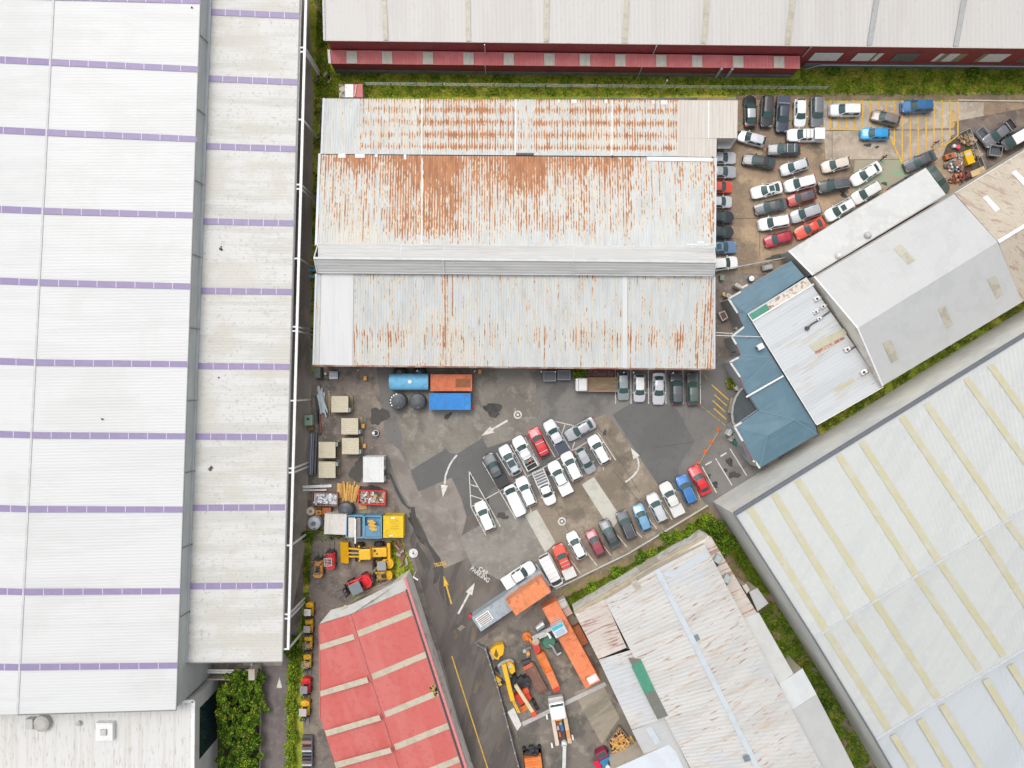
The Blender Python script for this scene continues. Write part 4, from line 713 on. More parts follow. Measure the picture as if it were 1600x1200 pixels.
u = thing('rooftop_unit', 'boxy white unit standing on the slate blue roof', 'rooftop unit', W(1186, 542, 4.7), R(30)); mb = MB(); mb.rbox((0, 0, .4), (.9, .8, .8), .08); mb.build('casing', B_white_metal, u, world=False); mb = MB(); mb.box((-.47, .05, .4), (.06, .4, .5)); mb.build('grille', plain('rusty_grille', (.28, .12, .09)), u, world=False)
# odds and ends along the office front
mb = MB(); mb.slab([W(1122.5, 489, 1.1), W(1132.5, 485, 1.1), W(1138, 496.5, 1.1), W(1129, 502, 1.1)], 1.1)
pl_ = thing('planter', 'square white rimmed planter box in front of the blue offices', 'planter', W(1130, 493)); mb.build('box', plain('planter_white', (.48, .45, .42)), pl_); mb = MB(); mb.slab([W(1124.7, 489.8, 1.16), W(1131.8, 487, 1.16), W(1135.8, 495.8, 1.16), W(1129.6, 499.8, 1.16)], .1); mb.build('soil', surf('planter_soil', (.13, .075, .065), [((.3, .2, .13), 5, .55, .7, .8)], .9), pl_)
for i, (x, y, w, d, h, c, ro, nm, lab, ct) in enumerate(((1149, 448.5, 1.0, .5, 1.5, (.6, .57, .5), 28, 'gas_bottle_cage', 'cream cabinet under the blue roof edge, nearest the upper yard', 'cabinet'), (1149.5, 515, .9, .45, 1.4, (.55, .55, .47), 28, 'cabinet', 'cream cabinet in the notch between the first two office bays', 'cabinet'), (1136.5, 675, .55, .95, 1.5, (.66, .66, .63), 32, 'air_conditioner', 'white air conditioner cabinet at the office wall near the orange cones', 'air conditioner'), (1141, 684.5, .6, .9, .9, (.40, .38, .34), 32, 'cabinet', 'dusty grey cabinet between the white unit and the green bin', 'cabinet'), (1149, 605.5, .8, .6, 1.3, (.62, .60, .54), -50, 'air_conditioner', 'cream unit at the top end of the dark curved canopy', 'air conditioner'), (1134.5, 464.5, .8, .6, 1.6, (.50, .48, .45), 30, 'ventilator', 'grey louvred box at the outer corner of the blue roof', 'ventilator'))):
    t = thing(nm, lab, ct, W(x, y), R(-ro)); mb = MB(); mb.rbox((0, 0, h/2), (w, d, h), .06); mb.build('casing', plain('cab%d' % i, c), t, world=False)
    mb = MB()
    for k in range(5): mb.box((-w*.32+w*.16*k, 0, h+.015), (w*.07, d*.7, .03))
    mb.build('louvre', plain('cab_louvre%d' % i, tuple(v*.6 for v in c)), t, world=False)
def wheelie(x, y, c, lab, rz=0):
    t = thing('wheelie_bin', lab, 'bin', W(x, y), rz); mb = MB(); mb.v = []; mb.prism([(-.26, -.3), (.26, -.3), (.26, .3), (-.26, .3)], .1, .95); mb.build('body', c, t, world=False); mb = MB(); mb.rbox((0, 0, 1.0), (.6, .72, .1), .04); mb.build('lid', c, t, world=False)
    for s_ in (-1, 1): mb = MB(); mb.wheel((s_*.27, .3, .1), .1, .06, 'x'); mb.build('wheel', [B_black, B_dark], t, world=False)
gb = plain('bin_green', (.02, .15, .10), .5)
wheelie(1146, 690, gb, 'dark green wheelie bin at the office wall by the parking bays', R(30)); wheelie(1125.5, 435.5, plain('bin_pale_green', (.16, .25, .2), .5), 'pale green wheelie bin beside the rusty warehouse corner')
t = thing('drum', 'white lidded blue drum standing beside the blue roof edge', 'drum', W(1171.5, 436.5)); mb = MB(); mb.lathe([(.42, 0), (.45, .4), (.42, .85)], n=18); mb.build('barrel', plain('drum_blue', (.06, .25, .33)), t, world=False); mb = MB(); mb.lathe([(.4, .85), (.4, .95), (.1, 1.0)], n=18); mb.build('lid', B_white_metal, t, world=False)
mb = MB(); mb.rbox(W(1129.5, 460.5)+Vector((0, 0, .3)), (.4, .55, .6), .1); solo(mb, 'crate', plain('ochre_crate', (.55, .40, .15)), 'small ochre crate beside the grey office wall', 'crate')
t = thing('bench', 'long pale timber bench curving past the dark canopy edge', 'bench', W(1139.5, 634)); mb = MB(); mb.slab([W(1142, 621, .5), W(1149, 622, .5), W(1144, 646, .5), W(1137, 645, .5)], .12); mb.build('seat', surf('bench_wood', (.36, .31, .23), [((.26, .22, .16), 2, .45, .65, .6)], .8), t)
for x, y in ((1144, 624), (1140, 643)): mb = MB(); mb.box(W(x, y)+Vector((0, 0, .19)), (.4, .3, .38)); mb.build('leg', B_dark, t)
mb = MB(); q = [W(1149, 608)+Vector((0, 0, .2))]
for i in (0, 1):
    p = W(1118, 519.5+4.5*i, 5.0); mb = MB(); mb.tube(p, W(1190 if i else 1145, 526.5-.2*i if i else 521, 4.9), .05, 5); solo(mb, 'cable', B_white_metal, ['upper thin cable strung from the rusty warehouse to the offices', 'lower thin cable strung from the rusty warehouse across the blue roof'][i], 'cable', group='cables over the passage')

# ------------------------------------------------------------------ patchwork white building, lower middle
ow = thing('factory', 'old white factory patched with rust, grey and green sheets, beside the machine yard', 'factory', W(1080, 1040))
B_old = surf('old_white_roofing', (0.541, 0.531, 0.508), [((0.46, 0.452, 0.428), .3, .42, .66, .7, (.2, 1.6), 28), ((0.476, 0.365, 0.285), .8, .60, .72, .7, (.25, 2.2), 28), ((0.285, 0.119, 0.0715), 1.5, .665, .75, .8, (.3, 2.4), 28), ((0.476, 0.508, 0.541), .12, .55, .7, .6)], .6)
B_rus = surf('rust_lined_roofing', (.52, .46, .41), [((.28, .12, .09), .9, .53, .68, .8, (.13, 2.6), 25), ((.60, .55, .50), .5, .5, .7, .6)], .65)
oA, oR0, oR1, oL1 = W(945, 937.5, 6.0), W(1026, 889.5, 7.4), W(1215, 1262, 7.4), W(1110, 1262, 6.0)
oT, oS1 = W(1101, 850, 6.0), W(1318, 1262, 6.0)
mb = MB(); mb.corr(oA, oR0, oR1, oL1, .6, .006); mb.corr(oR0, oT, oS1, oR1, .6, .006)
# (ribs of the real roof run down the slope)
mb = MB(); mb.corr(oR0, oR1, oL1, oA, .6, .02); mb.corr(oR0, oR1, oS1, oT, .6, .02); mb.build('roof', B_old, ow)
po1 = plane3(oA, oR0, oL1); po2 = plane3(oR0, oT, oR1)
shell(ow, [(945, 937.5, 6.0), (1026, 889.5, 7.3), (1101, 850, 6.0), (1318, 1262, 6), (1215, 1262, 7.3), (1110, 1262, 6)], B_cream, .15)
B_bg = surf('blue_grey_sheet', (.50, .545, .58), [((.43, .47, .51), .5, .45, .66, .6)], .5)
strip('roof_sheet', B_bg, ow, po2, [[(1030, 897), (1056, 890), (1103, 861), (1108, 872), (1066, 893), (1052, 903)], ])
mb = MB(); mb.beam(oR0+Vector((0, 0, .08)), oR1+Vector((0, 0, .08)), .75, .08); mb.build('ridge_cap', B_bg, ow)
g_ = surf('grey_green_sheet', (.15, .155, .13), [((.19, .19, .16), 1, .45, .66, .6)], .6)
def z7(x, y): return 870+x/2.857, 780+y/2.857
mv = lambda *q: [z7(*p) for p in q]
strip('roof_sheet', g_, ow, po1, [mv((318, 706), (375, 712), (378, 738), (338, 745))], off=.10); strip('roof_sheet', MATS['green_sheet'], ow, po1, [mv((334, 746), (376, 715), (438, 850), (392, 868))], off=.12); strip('roof_sheet', g_, ow, po1, [mv((393, 869), (439, 851), (496, 965), (450, 982))], off=.12)
dk = surf('slate_square', (.16, .20, .23), [((.2, .25, .28), 1, .45, .66, .6)], .4)
strip('skylight', dk, ow, po2, [mv((601, 614), (626, 600), (639, 625), (613, 640)), mv((828, 1146), (856, 1138), (866, 1164), (838, 1173))], off=.12)
strip('skylight', B_bg, ow, po2, [mv((877, 1136), (894, 1127), (905, 1146), (887, 1158))], off=.1)
# rusty lean-to on the left, white rough roof below it
mb = MB(); a, b, c, d = W(898, 958.5, 4.6), W(945, 936, 5.5), W(979, 1012, 5.5), W(935, 1030, 4.6); mb.corr(b, c, d, a, .6, .02); mb.build('lean_to_roof', B_rus, ow)['label'] = 'rust lined lean-to roof'
mb = MB(); a2, b2, c2, d2 = W(935.5, 1031, 4.5), W(990, 1014, 5.6), W(1043, 1122, 5.6), W(987, 1140, 4.5); mb.corr(b2, c2, d2, a2, .6, .02); mb.build('lean_to_roof', B_old, ow)
shell(ow, [(898, 958.5, 4.6), (945, 936, 5.5), (979, 1012, 5.5), (990, 1014, 5.5), (1043, 1122, 5.6), (987, 1140, 4.5), (935, 1030, 4.6)], B_cream, .12)
mb = MB(); a, b, c, d = W(987, 1141, 4.4), W(1040, 1122, 5.2), W(1085, 1216, 5.2), W(1030, 1225, 4.4); mb.corr(b, c, d, a, .6, .006); mb.build('lean_to_roof', B_clean, ow)
strip('skylight', B_bg, ow, plane3(a, b, c), [mv((395, 1022), (421, 1011), (466, 1085), (440, 1096))], off=.1); shell(ow, [(987, 1141, 4.4), (1040, 1122, 5.2), (1085, 1216, 5.2), (1030, 1225, 4.4)], B_cream, .1)
mb = MB(); a, b, c, d = W(955, 1203, 5.0), W(1050, 1161, 5.0), W(1082, 1230, 5.4), W(985, 1260, 5.4); mb.corr(a, b, c, d, .6, .006); mb.build('lean_to_roof', surf('bluish_roofing', (.57, .61, .65), [((.5, .54, .58), .4, .45, .66, .6)], .5), ow); shell(ow, [(955, 1203, 5.0), (1050, 1161, 5.0), (1082, 1230, 5.4), (985, 1260, 5.4)], B_cream, .1)
# whitewashed wall and gutter along the grass
g0, g1 = W(*z7(78, 507), 4.6), W(*z7(668, 161), 4.6); c, d, e, f = [W(*z7(x, y), 4.75) for x, y in ((692, 172), (645, 203), (220, 456), (90, 522))]
mb = MB(); mb.slab([g0, g1, c, d, e, f], .12); mb.build('eave_roof', surf('chalky_roofing', (.60, .59, .56), [((.5, .49, .46), .6, .45, .66, .7)], .7), ow)
mb = MB(); mb.beam(g0+Vector((0, 0, .1)), g1+Vector((0, 0, .1)), .42, .16); mb.build('gutter', surf('tan_gutter', (.45, .37, .25), [((.34, .28, .19), 1, .45, .66, .6)], .7), ow)
mb = MB(); mb.prism([p[:2] for p in (g0, g1, c, d, e, f)], 0, 4.45); mb.build('wall', surf('whitewashed_wall', (.66, .65, .60), [((.5, .48, .43), .8, .45, .66, .7), ((.36, .35, .29), .5, .56, .7, .6)], .8), ow)
strip('skylight', B_tan, ow, po1, [mv((330, 371), (352, 352), (377, 390), (352, 403))], off=.14)
# lean-tos on the right
def z10(x, y): return 1080+x/6.667, 780+y/6.667
def z11(x, y): return 1160+x/4.286, 920+y/4.286
def lean(q, z, mat, name='lean_to_roof'):
    pts = [W(x, y, z) for x, y in q]; mb = MB(); mb.slab(pts, .15); o_ = mb.build(name, mat, ow); shell(ow, [(x, y, z) for x, y in q], B_cream, .12); return o_
lean([(1098, 851), (1110.7, 838), (1184, 960), (1160, 965)], 5.0, B_rus)
lean([z11(-8, 200), z11(110, 160), z11(342, 568), z11(246, 640)], 5.2, surf('pale_lean_roofing', (.56, .565, .55), [((.5, .5, .49), .4, .45, .66, .6)], .5))
lean([z11(247, 640), z11(402, 533), z11(497, 706), z11(320, 822)], 5.3, surf('cool_lean_roofing', (.60, .62, .63), [((.54, .56, .57), .4, .45, .66, .6)], .5))
lean([z11(321, 823), z11(497, 708), z11(800, 1300), z11(556, 1310)], 5.3, B_clean)
lean([z10(605, 970), z10(690, 925), z10(805, 1085), z10(692, 1167)], 4.2, B_clean); lean([z10(530, 903), z10(575, 882), z10(610, 945), z10(580, 985)], 4.0, surf('cream_lean', (.55, .51, .45), (), .6))
for i, (x, y) in enumerate(((265, 610), (358, 815))):
    px, py = z10(x, y); c = W(px, py, 5.0); t = thing('ventilator', ['upper of the two grey ventilators on the rust lined lean-to', 'lower of the two grey ventilators on the rust lined lean-to'][i], 'ventilator', c, R(-30), 'ventilators on the rust lined lean-to')
    mb = MB(); mb.rbox((0, 0, .45), (.9, 1.2, .9), .1); mb.build('casing', plain('vent_grey', (.36, .40, .40)), t, world=False); mb = MB(); mb.box((.35, -.8, .2), (.5, .6, .4)); mb.build('duct', B_dark, t, world=False)

# ------------------------------------------------------------------ red roofed shed at the bottom
rs = thing('shed', 'red roofed shed with cream skylight strips and a mould stained side wall along the driveway', 'shed', W(620, 1060))
z5, z6 = 5.2, 6.3
rA, rB, rC = W(499, 976, z5), W(546, 961, z6), W(637.5, 922, z5)
rW1, rW2 = W(500, 1121, z5), W(546, 1262, z5); rR1 = W(640, 1262, z6); rE1 = W(748, 1262, z5)
mb = MB(); mb.slab([rB, rA, rW1, rW2, rR1], .1); mb.slab([rC, rB, rR1, rE1], .1); mb.build('roof', B_red, rs)
shell(rs, [(500, 976, z5), (546, 961, z6), (633, 903, z5), (748, 1262, z5), (640, 1262, z6), (546, 1262, z5), (500.5, 1121, z5)], B_render, .1)
mb = MB(); mb.slab([W(x, y, z) for x, y, z in ((499, 975, z5+.05), (517, 953, z5+.05), (550, 944, z5+.05), (632, 903.5, z5+.05), (637.5, 921.5, z5+.05), (546, 960.5, z6+.02))], .2); mb.build('canopy', surf('grey_flat_roof', (.46, .455, .43), [((.38, .37, .35), .6, .45, .66, .7)], .7), rs)
mb = MB(); mb.beam(W(523, 962, z5+.15), W(541, 946, z5+.15), .35, .1); mb.build('flashing', surf('ochre_stain', (.45, .40, .27), (), .7), rs)
mb = MB(); mb.beam(W(632.5, 902.5, z5+.08), W(748.5, 1262, z5+.08), .36, .2); mb.build('fascia', plain('pink_fascia', (.58, .20, .20), .6), rs)
mb = MB(); mb.beam(W(635, 921, z5+.13), W(743, 1262, z5+.13), .26, .08); mb.build('gutter', B_dark, rs)
mb = MB(); mb.beam(rB+Vector((0, 0, .06)), rR1+Vector((0, 0, .06)), .5, .08); mb.beam(rA+Vector((0, 0, .06)), rW1+Vector((0, 0, .06)), .14, .08); mb.build('ridge_cap', plain('red_cap', (.50, .13, .115), .6), rs)
pw_ = plane3(rB, rA, rW1); pe_ = plane3(rC, rB, rE1)
def z1(x, y): return 400+x/4.286, 920+y/4.286
B_crm = surf('cream_skylight', (.49, .44, .34), [((.40, .36, .27), .9, .45, .66, .7), ((.30, .27, .22), 4, .58, .72, .5)], .6)
strip('skylight', B_crm, rs, pw_, [mv_ for mv_ in [[z1(*p) for p in q] for q in (((428, 373), (650, 302), (662, 338), (430, 412)), ((428, 685), (742, 590), (755, 628), (430, 722)), ((462, 950), (825, 845), (838, 880), (475, 988)), ((524, 1163), (897, 1063), (910, 1098), (537, 1202)))]], off=.03)
strip('skylight', B_crm, rs, pe_, [[(x0, y0), (x1, y1), (x1+3.2, y1+9), (x0+3, y0+9)] for x0, y0, x1, y1 in ((557.5, 986, 642, 952.5), (580.5, 1053, 664.5, 1018), (600, 1112, 683, 1077.5), (615.5, 1163, 700, 1129), (631, 1216, 717, 1181))], off=.03)
tf = MB()
for i in range(40): a = random.uniform(0, 6.28); d = random.random()**.5*.9; tf.box(hit(679, 1079, pe_, .04)+Vector((math.cos(a)*d*.8, math.sin(a)*d, 0)), (.3, .25, .05), a)
solo(tf, 'moss_clump', surf('dry_moss', (0.45, 0.33, 0.105), [((0.3, 0.24, 0.09), 5, .45, .65, .7)], .95, obj=True), 'straw coloured moss clump at the red shed gutter', 'moss clump')
# ================================================================== CARS
C_glass = surf('car_glass', (0.045, 0.085, 0.082), (), 0.06)
C_tyre = surf('tyre', (0.025, 0.025, 0.026), (), 0.85); C_rim = plain('rim', (0.30, 0.30, 0.31), 0.35, 0.5)
C_head = surf('headlight_lens', (0.55, 0.57, 0.58), (), 0.1); C_tail = surf('taillight_lens', (0.42, 0.012, 0.015), (), 0.15)
C_trim = surf('black_trim', (0.03, 0.03, 0.032), (), 0.5); C_liner = surf('tub_liner', (0.035, 0.035, 0.037), [((0.08, 0.075, 0.07), 2.0, .5, .7, .6)], .8, obj=True)
C_alu = plain('aluminium', (0.50, 0.50, 0.50), .35, .4)
PA = {k: paint(k, v, mtl) for k, v, mtl in (('white', (.78, .78, .77), 0), ('pearl', (.66, .66, .64), 0), ('silver', (.40, .41, .43), .25), ('pale_silver', (.56, .57, .60), .15), ('grey', (.16, .165, .175), .3), ('gunmetal', (.085, .09, .10), .3), ('black', (.022, .023, .026), .0), ('navy', (.035, .045, .075), .1), ('red', (.60, .012, .018), 0), ('orange_red', (.66, .065, .03), 0), ('crimson', (.40, .008, .035), .1), ('maroon', (.30, .055, .075), .15), ('rust_red', (.36, .03, .02), .1), ('blue', (.03, .17, .45), .1), ('bright_blue', (.01, .28, .62), .1), ('deep_blue', (.01, .11, .28), .15), ('sky_blue', (.17, .35, .53), .15), ('steel_blue', (.13, .23, .38), .2), ('cream', (.64, .57, .48), 0), ('green', (.09, .115, .10), .2), ('teal_silver', (.27, .31, .31), .2), ('brown', (.20, .16, .14), .2))}
SP = dict(
 sedan=dict(L=4.8, W=1.84, H=1.46, wb=1.02, wt=.18, rt=-1.15, rb=-1.85, zf=.70, zb=.98, zd=1.03, wr=.60),
 coupe=dict(L=4.6, W=1.84, H=1.36, wb=.85, wt=.02, rt=-.95, rb=-1.85, zf=.68, zb=.94, zd=1.0, wr=.56),
 hatchback=dict(L=4.2, W=1.76, H=1.50, wb=1.02, wt=.25, rt=-1.5, rb=-2.0, zf=.74, zb=1.0, zd=.98, wr=.60),
 suv=dict(L=4.72, W=1.88, H=1.70, wb=1.08, wt=.32, rt=-1.9, rb=-2.28, zf=.92, zb=1.12, zd=1.05, wr=.66),
 wagon=dict(L=4.8, W=1.82, H=1.50, wb=1.0, wt=.18, rt=-1.7, rb=-2.25, zf=.72, zb=1.0, zd=1.0, wr=.61),
 van=dict(L=5.15, W=1.94, H=2.0, wb=2.1, wt=1.35, rt=-2.4, rb=-2.52, zf=1.02, zb=1.22, zd=1.1, wr=.80),
 ute=dict(L=5.35, W=1.9, H=1.80, wb=1.22, wt=.55, rt=-.82, rb=-1.02, zf=.98, zb=1.14, zd=.78, wr=.66, tub=(-1.12, -2.62), ztub=1.12),
 tray_ute=dict(L=5.5, W=1.9, H=1.80, wb=1.35, wt=.75, rt=-.15, rb=-.30, zf=.98, zb=1.14, zd=.62, wr=.66, tub=(-.45, -2.72), ztub=1.0))
def ipl(x, tb):
    for (x0, y0), (x1, y1) in zip(tb, tb[1:]):
        if x0 <= x <= x1: return y0+(y1-y0)*(x-x0)/(x1-x0)
    return tb[0][1] if x < tb[0][0] else tb[-1][1]
MESH = {}
def car_meshes(kind):
    if kind in MESH: return MESH[kind]
    s = SP[kind]; L, Wd, H = s['L'], s['W'], s['H']; h = L/2; out = []
    tub = s.get('tub')
    def hw(x):
        t = abs(x)/h; k = 0.70 if x > 0 else 0.78
        return Wd/2*(1-(0.0 if t < k else ((t-k)/(1-k))**2.4*(.30 if x > 0 else .20)))
    if tub: dz = [(-h, .62), (tub[1], s['zd']), (tub[0], s['zd']), (tub[0]+.03, s['zb']-.02), (s['wb'], s['zb']), (h-.12, s['zf']), (h, s['zf']-.14)]
    else: dz = [(-h, s['zd']-.16), (-h+.14, s['zd']), (s['rb']+.05, s['zd']), (s['wb'], s['zb']), (h-.12, s['zf']), (h, s['zf']-.14)]
    xs = sorted(set([-h, -h+.04, -h+.14, -h*.86, h*.86, h-.12, h-.04, h]+[x for x, _ in dz]+[-h+L*i/14 for i in range(1, 14)]))
    mb = MB(); rows = []
    for x in xs:
        w = hw(x); z = ipl(x, dz)
        r = [Vector((x, -w*.93, .24)), Vector((x, -w-.015, .52)), Vector((x, -w, max(.5, z-.16)))]
        for v in (-.95, -.75, -.4, 0, .4, .75, .95): r.append(Vector((x+.05*(1-v*v)*(1 if x > h-.2 else 0), w*v, z-.09*abs(v)**5+.015*(1-v*v))))
        r += [Vector((x, w, max(.5, z-.16))), Vector((x, w+.015, .52)), Vector((x, w*.93, .24))]; rows.append(r)
    mb.grid([r[::-1] for r in rows]); n = len(rows[0])
    mb.poly(rows[0]); mb.poly(rows[-1][::-1])
    # greenhouse
    wr = s['wr']; wbelt = Wd/2*.93
    def gh(x, top, zt, zbelt, bow, wtop):
        r = []
        for v in (-1, -.55, 0, .55, 1): r.append(Vector((x+bow*(1-v*v), wtop*v, zt-.05*abs(v)**3)))
        return r
    front = gh(s['wb'], 0, s['zb']+.005, 0, .16, wbelt*.93); ft = gh(s['wt'], 1, H-.04, 0, .07, wr); mid = gh((s['wt']+s['rt'])/2, 1, H+.015, 0, 0, wr+.02)
    rt = gh(s['rt'], 1, H-.03, 0, -.05, wr*.98); rb = gh(s['rb'], 0, (s['zb'] if tub else s['zd'])+.005, 0, -.10, wbelt*.90)
    mb.grid([front, ft, mid, rt, rb])
    belts = [Vector((x, 0, 0)) for x in (s['wb'], s['wt'], (s['wt']+s['rt'])/2, s['rt'], s['rb'])]
    for sg, idx in ((-1, 0), (1, 4)):
        tops = [front[idx], ft[idx], mid[idx], rt[idx], rb[idx]]
        bl = [Vector((tp.x, sg*min(hw(tp.x)*.95, wbelt), ipl(tp.x, dz)-.05)) for tp in tops]
        if tub: bl[3].z = bl[4].z = s['zb']-.05
        g = [bl, tops]
        mb.grid(g if sg > 0 else g[::-1])
    if tub: mb.poly([rb[0], rb[4], Vector((rb[4].x, rb[4].y, s['zd'])), Vector((rb[0].x, rb[0].y, s['zd']))])
    out.append(('body', mb, 'P'))
    def quadgrid(A, B, t0, t1, v0, v1, off):
        rr = []
        for t in (t0, (t0+t1)/2, t1):
            row = []
            for i in range(5):
                v = v0+(v1-v0)*i/4; k = (v+1)/2*4; j = min(3, int(k)); f = k-j
                p = (A[j]*(1-f)+A[j+1]*f)*(1-t)+(B[j]*(1-f)+B[j+1]*f)*t; row.append(p+off)
            rr.append(row)
        return rr
    m2 = MB(); m2.grid(quadgrid(front, ft, .06, .95, -.93, .93, Vector((.008, 0, .014)))); out.append(('windscreen', m2, C_glass))
    m2 = MB(); m2.grid(quadgrid(rt, rb, .10, .86, -.88, .88, Vector((-.008, 0, .014)))); out.append(('rear_window', m2, C_glass))
    for sg, idx in ((-1, 0), (1, 4)):
        m2 = MB(); tops = [ft[idx], mid[idx], rt[idx]]
        def sp(x, t):
            tp = ft[idx]*(1-(ft[idx].x-x)/(ft[idx].x-rt[idx].x))+rt[idx]*((ft[idx].x-x)/(ft[idx].x-rt[idx].x)); tp.z += .01
            bt = Vector((x, sg*min(hw(x)*.95, wbelt), (s['zb'] if tub else ipl(x, dz))-.05)); return bt*(1-t)+tp*t+Vector((0, sg*.018, .008))
        xm = (s['wt']+s['rt'])/2
        segs = [(s['wt']+.22, xm+.05), (xm-.05, s['rt']+(.12 if not tub else .06))]
        if kind == 'van': segs = [(s['wt']+.3, s['wt']-.75)]
        for xa, xb in segs: m2.add([sp(xa+(.18 if xa > xm else 0), .16), sp(xb, .16), sp(xb, .86), sp(min(xa, s['wt']-.05), .86)], [(0, 1, 2, 3) if sg < 0 else (3, 2, 1, 0)])
        out.append(('side_window', m2, C_glass))
    for sg in (-1, 1):
        m2 = MB(); m2.rbox((s['wt']+.45, sg*(Wd/2+.07), s['zb']+.02), (.16, .2, .15), .05); out.append(('mirror', m2, 'P'))
        m2 = MB(); w = hw(h-.16); m2.slab([Vector((h-.30, sg*(hw(h-.3)-.02), s['zf']-.02)), Vector((h-.05, sg*(hw(h-.05)-.03), s['zf']-.075)), Vector((h+.0, sg*(hw(h)-.34), s['zf']-.06)), Vector((h-.16, sg*(w-.36), s['zf']+.022))], .12); out.append(('headlight', m2, C_head))
        zt = (s['ztub']-.12 if tub else s['zd']-.10); m2 = MB(); m2.rbox((-h+.06, sg*(hw(-h+.05)-.09), zt), (.18, .24, .24), .05); out.append(('taillight', m2, C_tail))
    m2 = MB(); m2.rbox((h-.05, 0, .46), (.2, Wd*.78, .26), .08); out.append(('front_bumper', m2, C_trim if kind in ('ute', 'tray_ute', 'van') else 'P'))
    m2 = MB(); m2.box((h*.985, 0, s['zf']-.26), (.1, Wd*.5, .14)); out.append(('grille', m2, C_trim))
    for x in (h*.60, -h*.58):
        for sg in (-1, 1): m2 = MB(); m2.wheel((x, sg*(Wd/2-.10), .33), .33, .24); out.append(('wheel', m2, [C_tyre, C_rim]))
    if tub:
        a, b = tub; zt = s['ztub']
        if kind == 'ute':
            m2 = MB()
            for sg in (-1, 1): m2.box(((a+b)/2, sg*(Wd/2-.06), (zt+.5)/2), (a-b, .13, zt-.5))
            m2.box((b+.0, 0, (zt+.55)/2), (.09, Wd-.12, zt-.55)); m2.box((a-.02, 0, (zt+.6)/2), (.06, Wd-.14, zt-.6)); out.append(('tub', m2, 'P'))
            m2 = MB(); m2.box(((a+b)/2, 0, s['zd']+.035), (a-b-.06, Wd-.26, .03)); out.append(('tub_liner', m2, C_liner))
        else:
            m2 = MB(); m2.box(((a+b)/2, 0, .86), (a-b+.1, Wd+.02, .12)); out.append(('tray', m2, 'P'))
            m2 = MB()
            for sg in (-1, 1): m2.box(((a+b)/2, sg*(Wd/2-.02), 1.06), (a-b+.1, .05, .28))
            m2.box((b-.03, 0, 1.06), (.05, Wd, .28)); out.append(('tray_side', m2, 'P'))
    res = []
    for nm, m_, mat in out:
        ob = m_.build(nm, mat if not isinstance(mat, str) else PA['white'], None)
        res.append((nm, ob.data, mat)); bpy.data.objects.remove(ob)
    MESH[kind] = res; return res
XM = {}
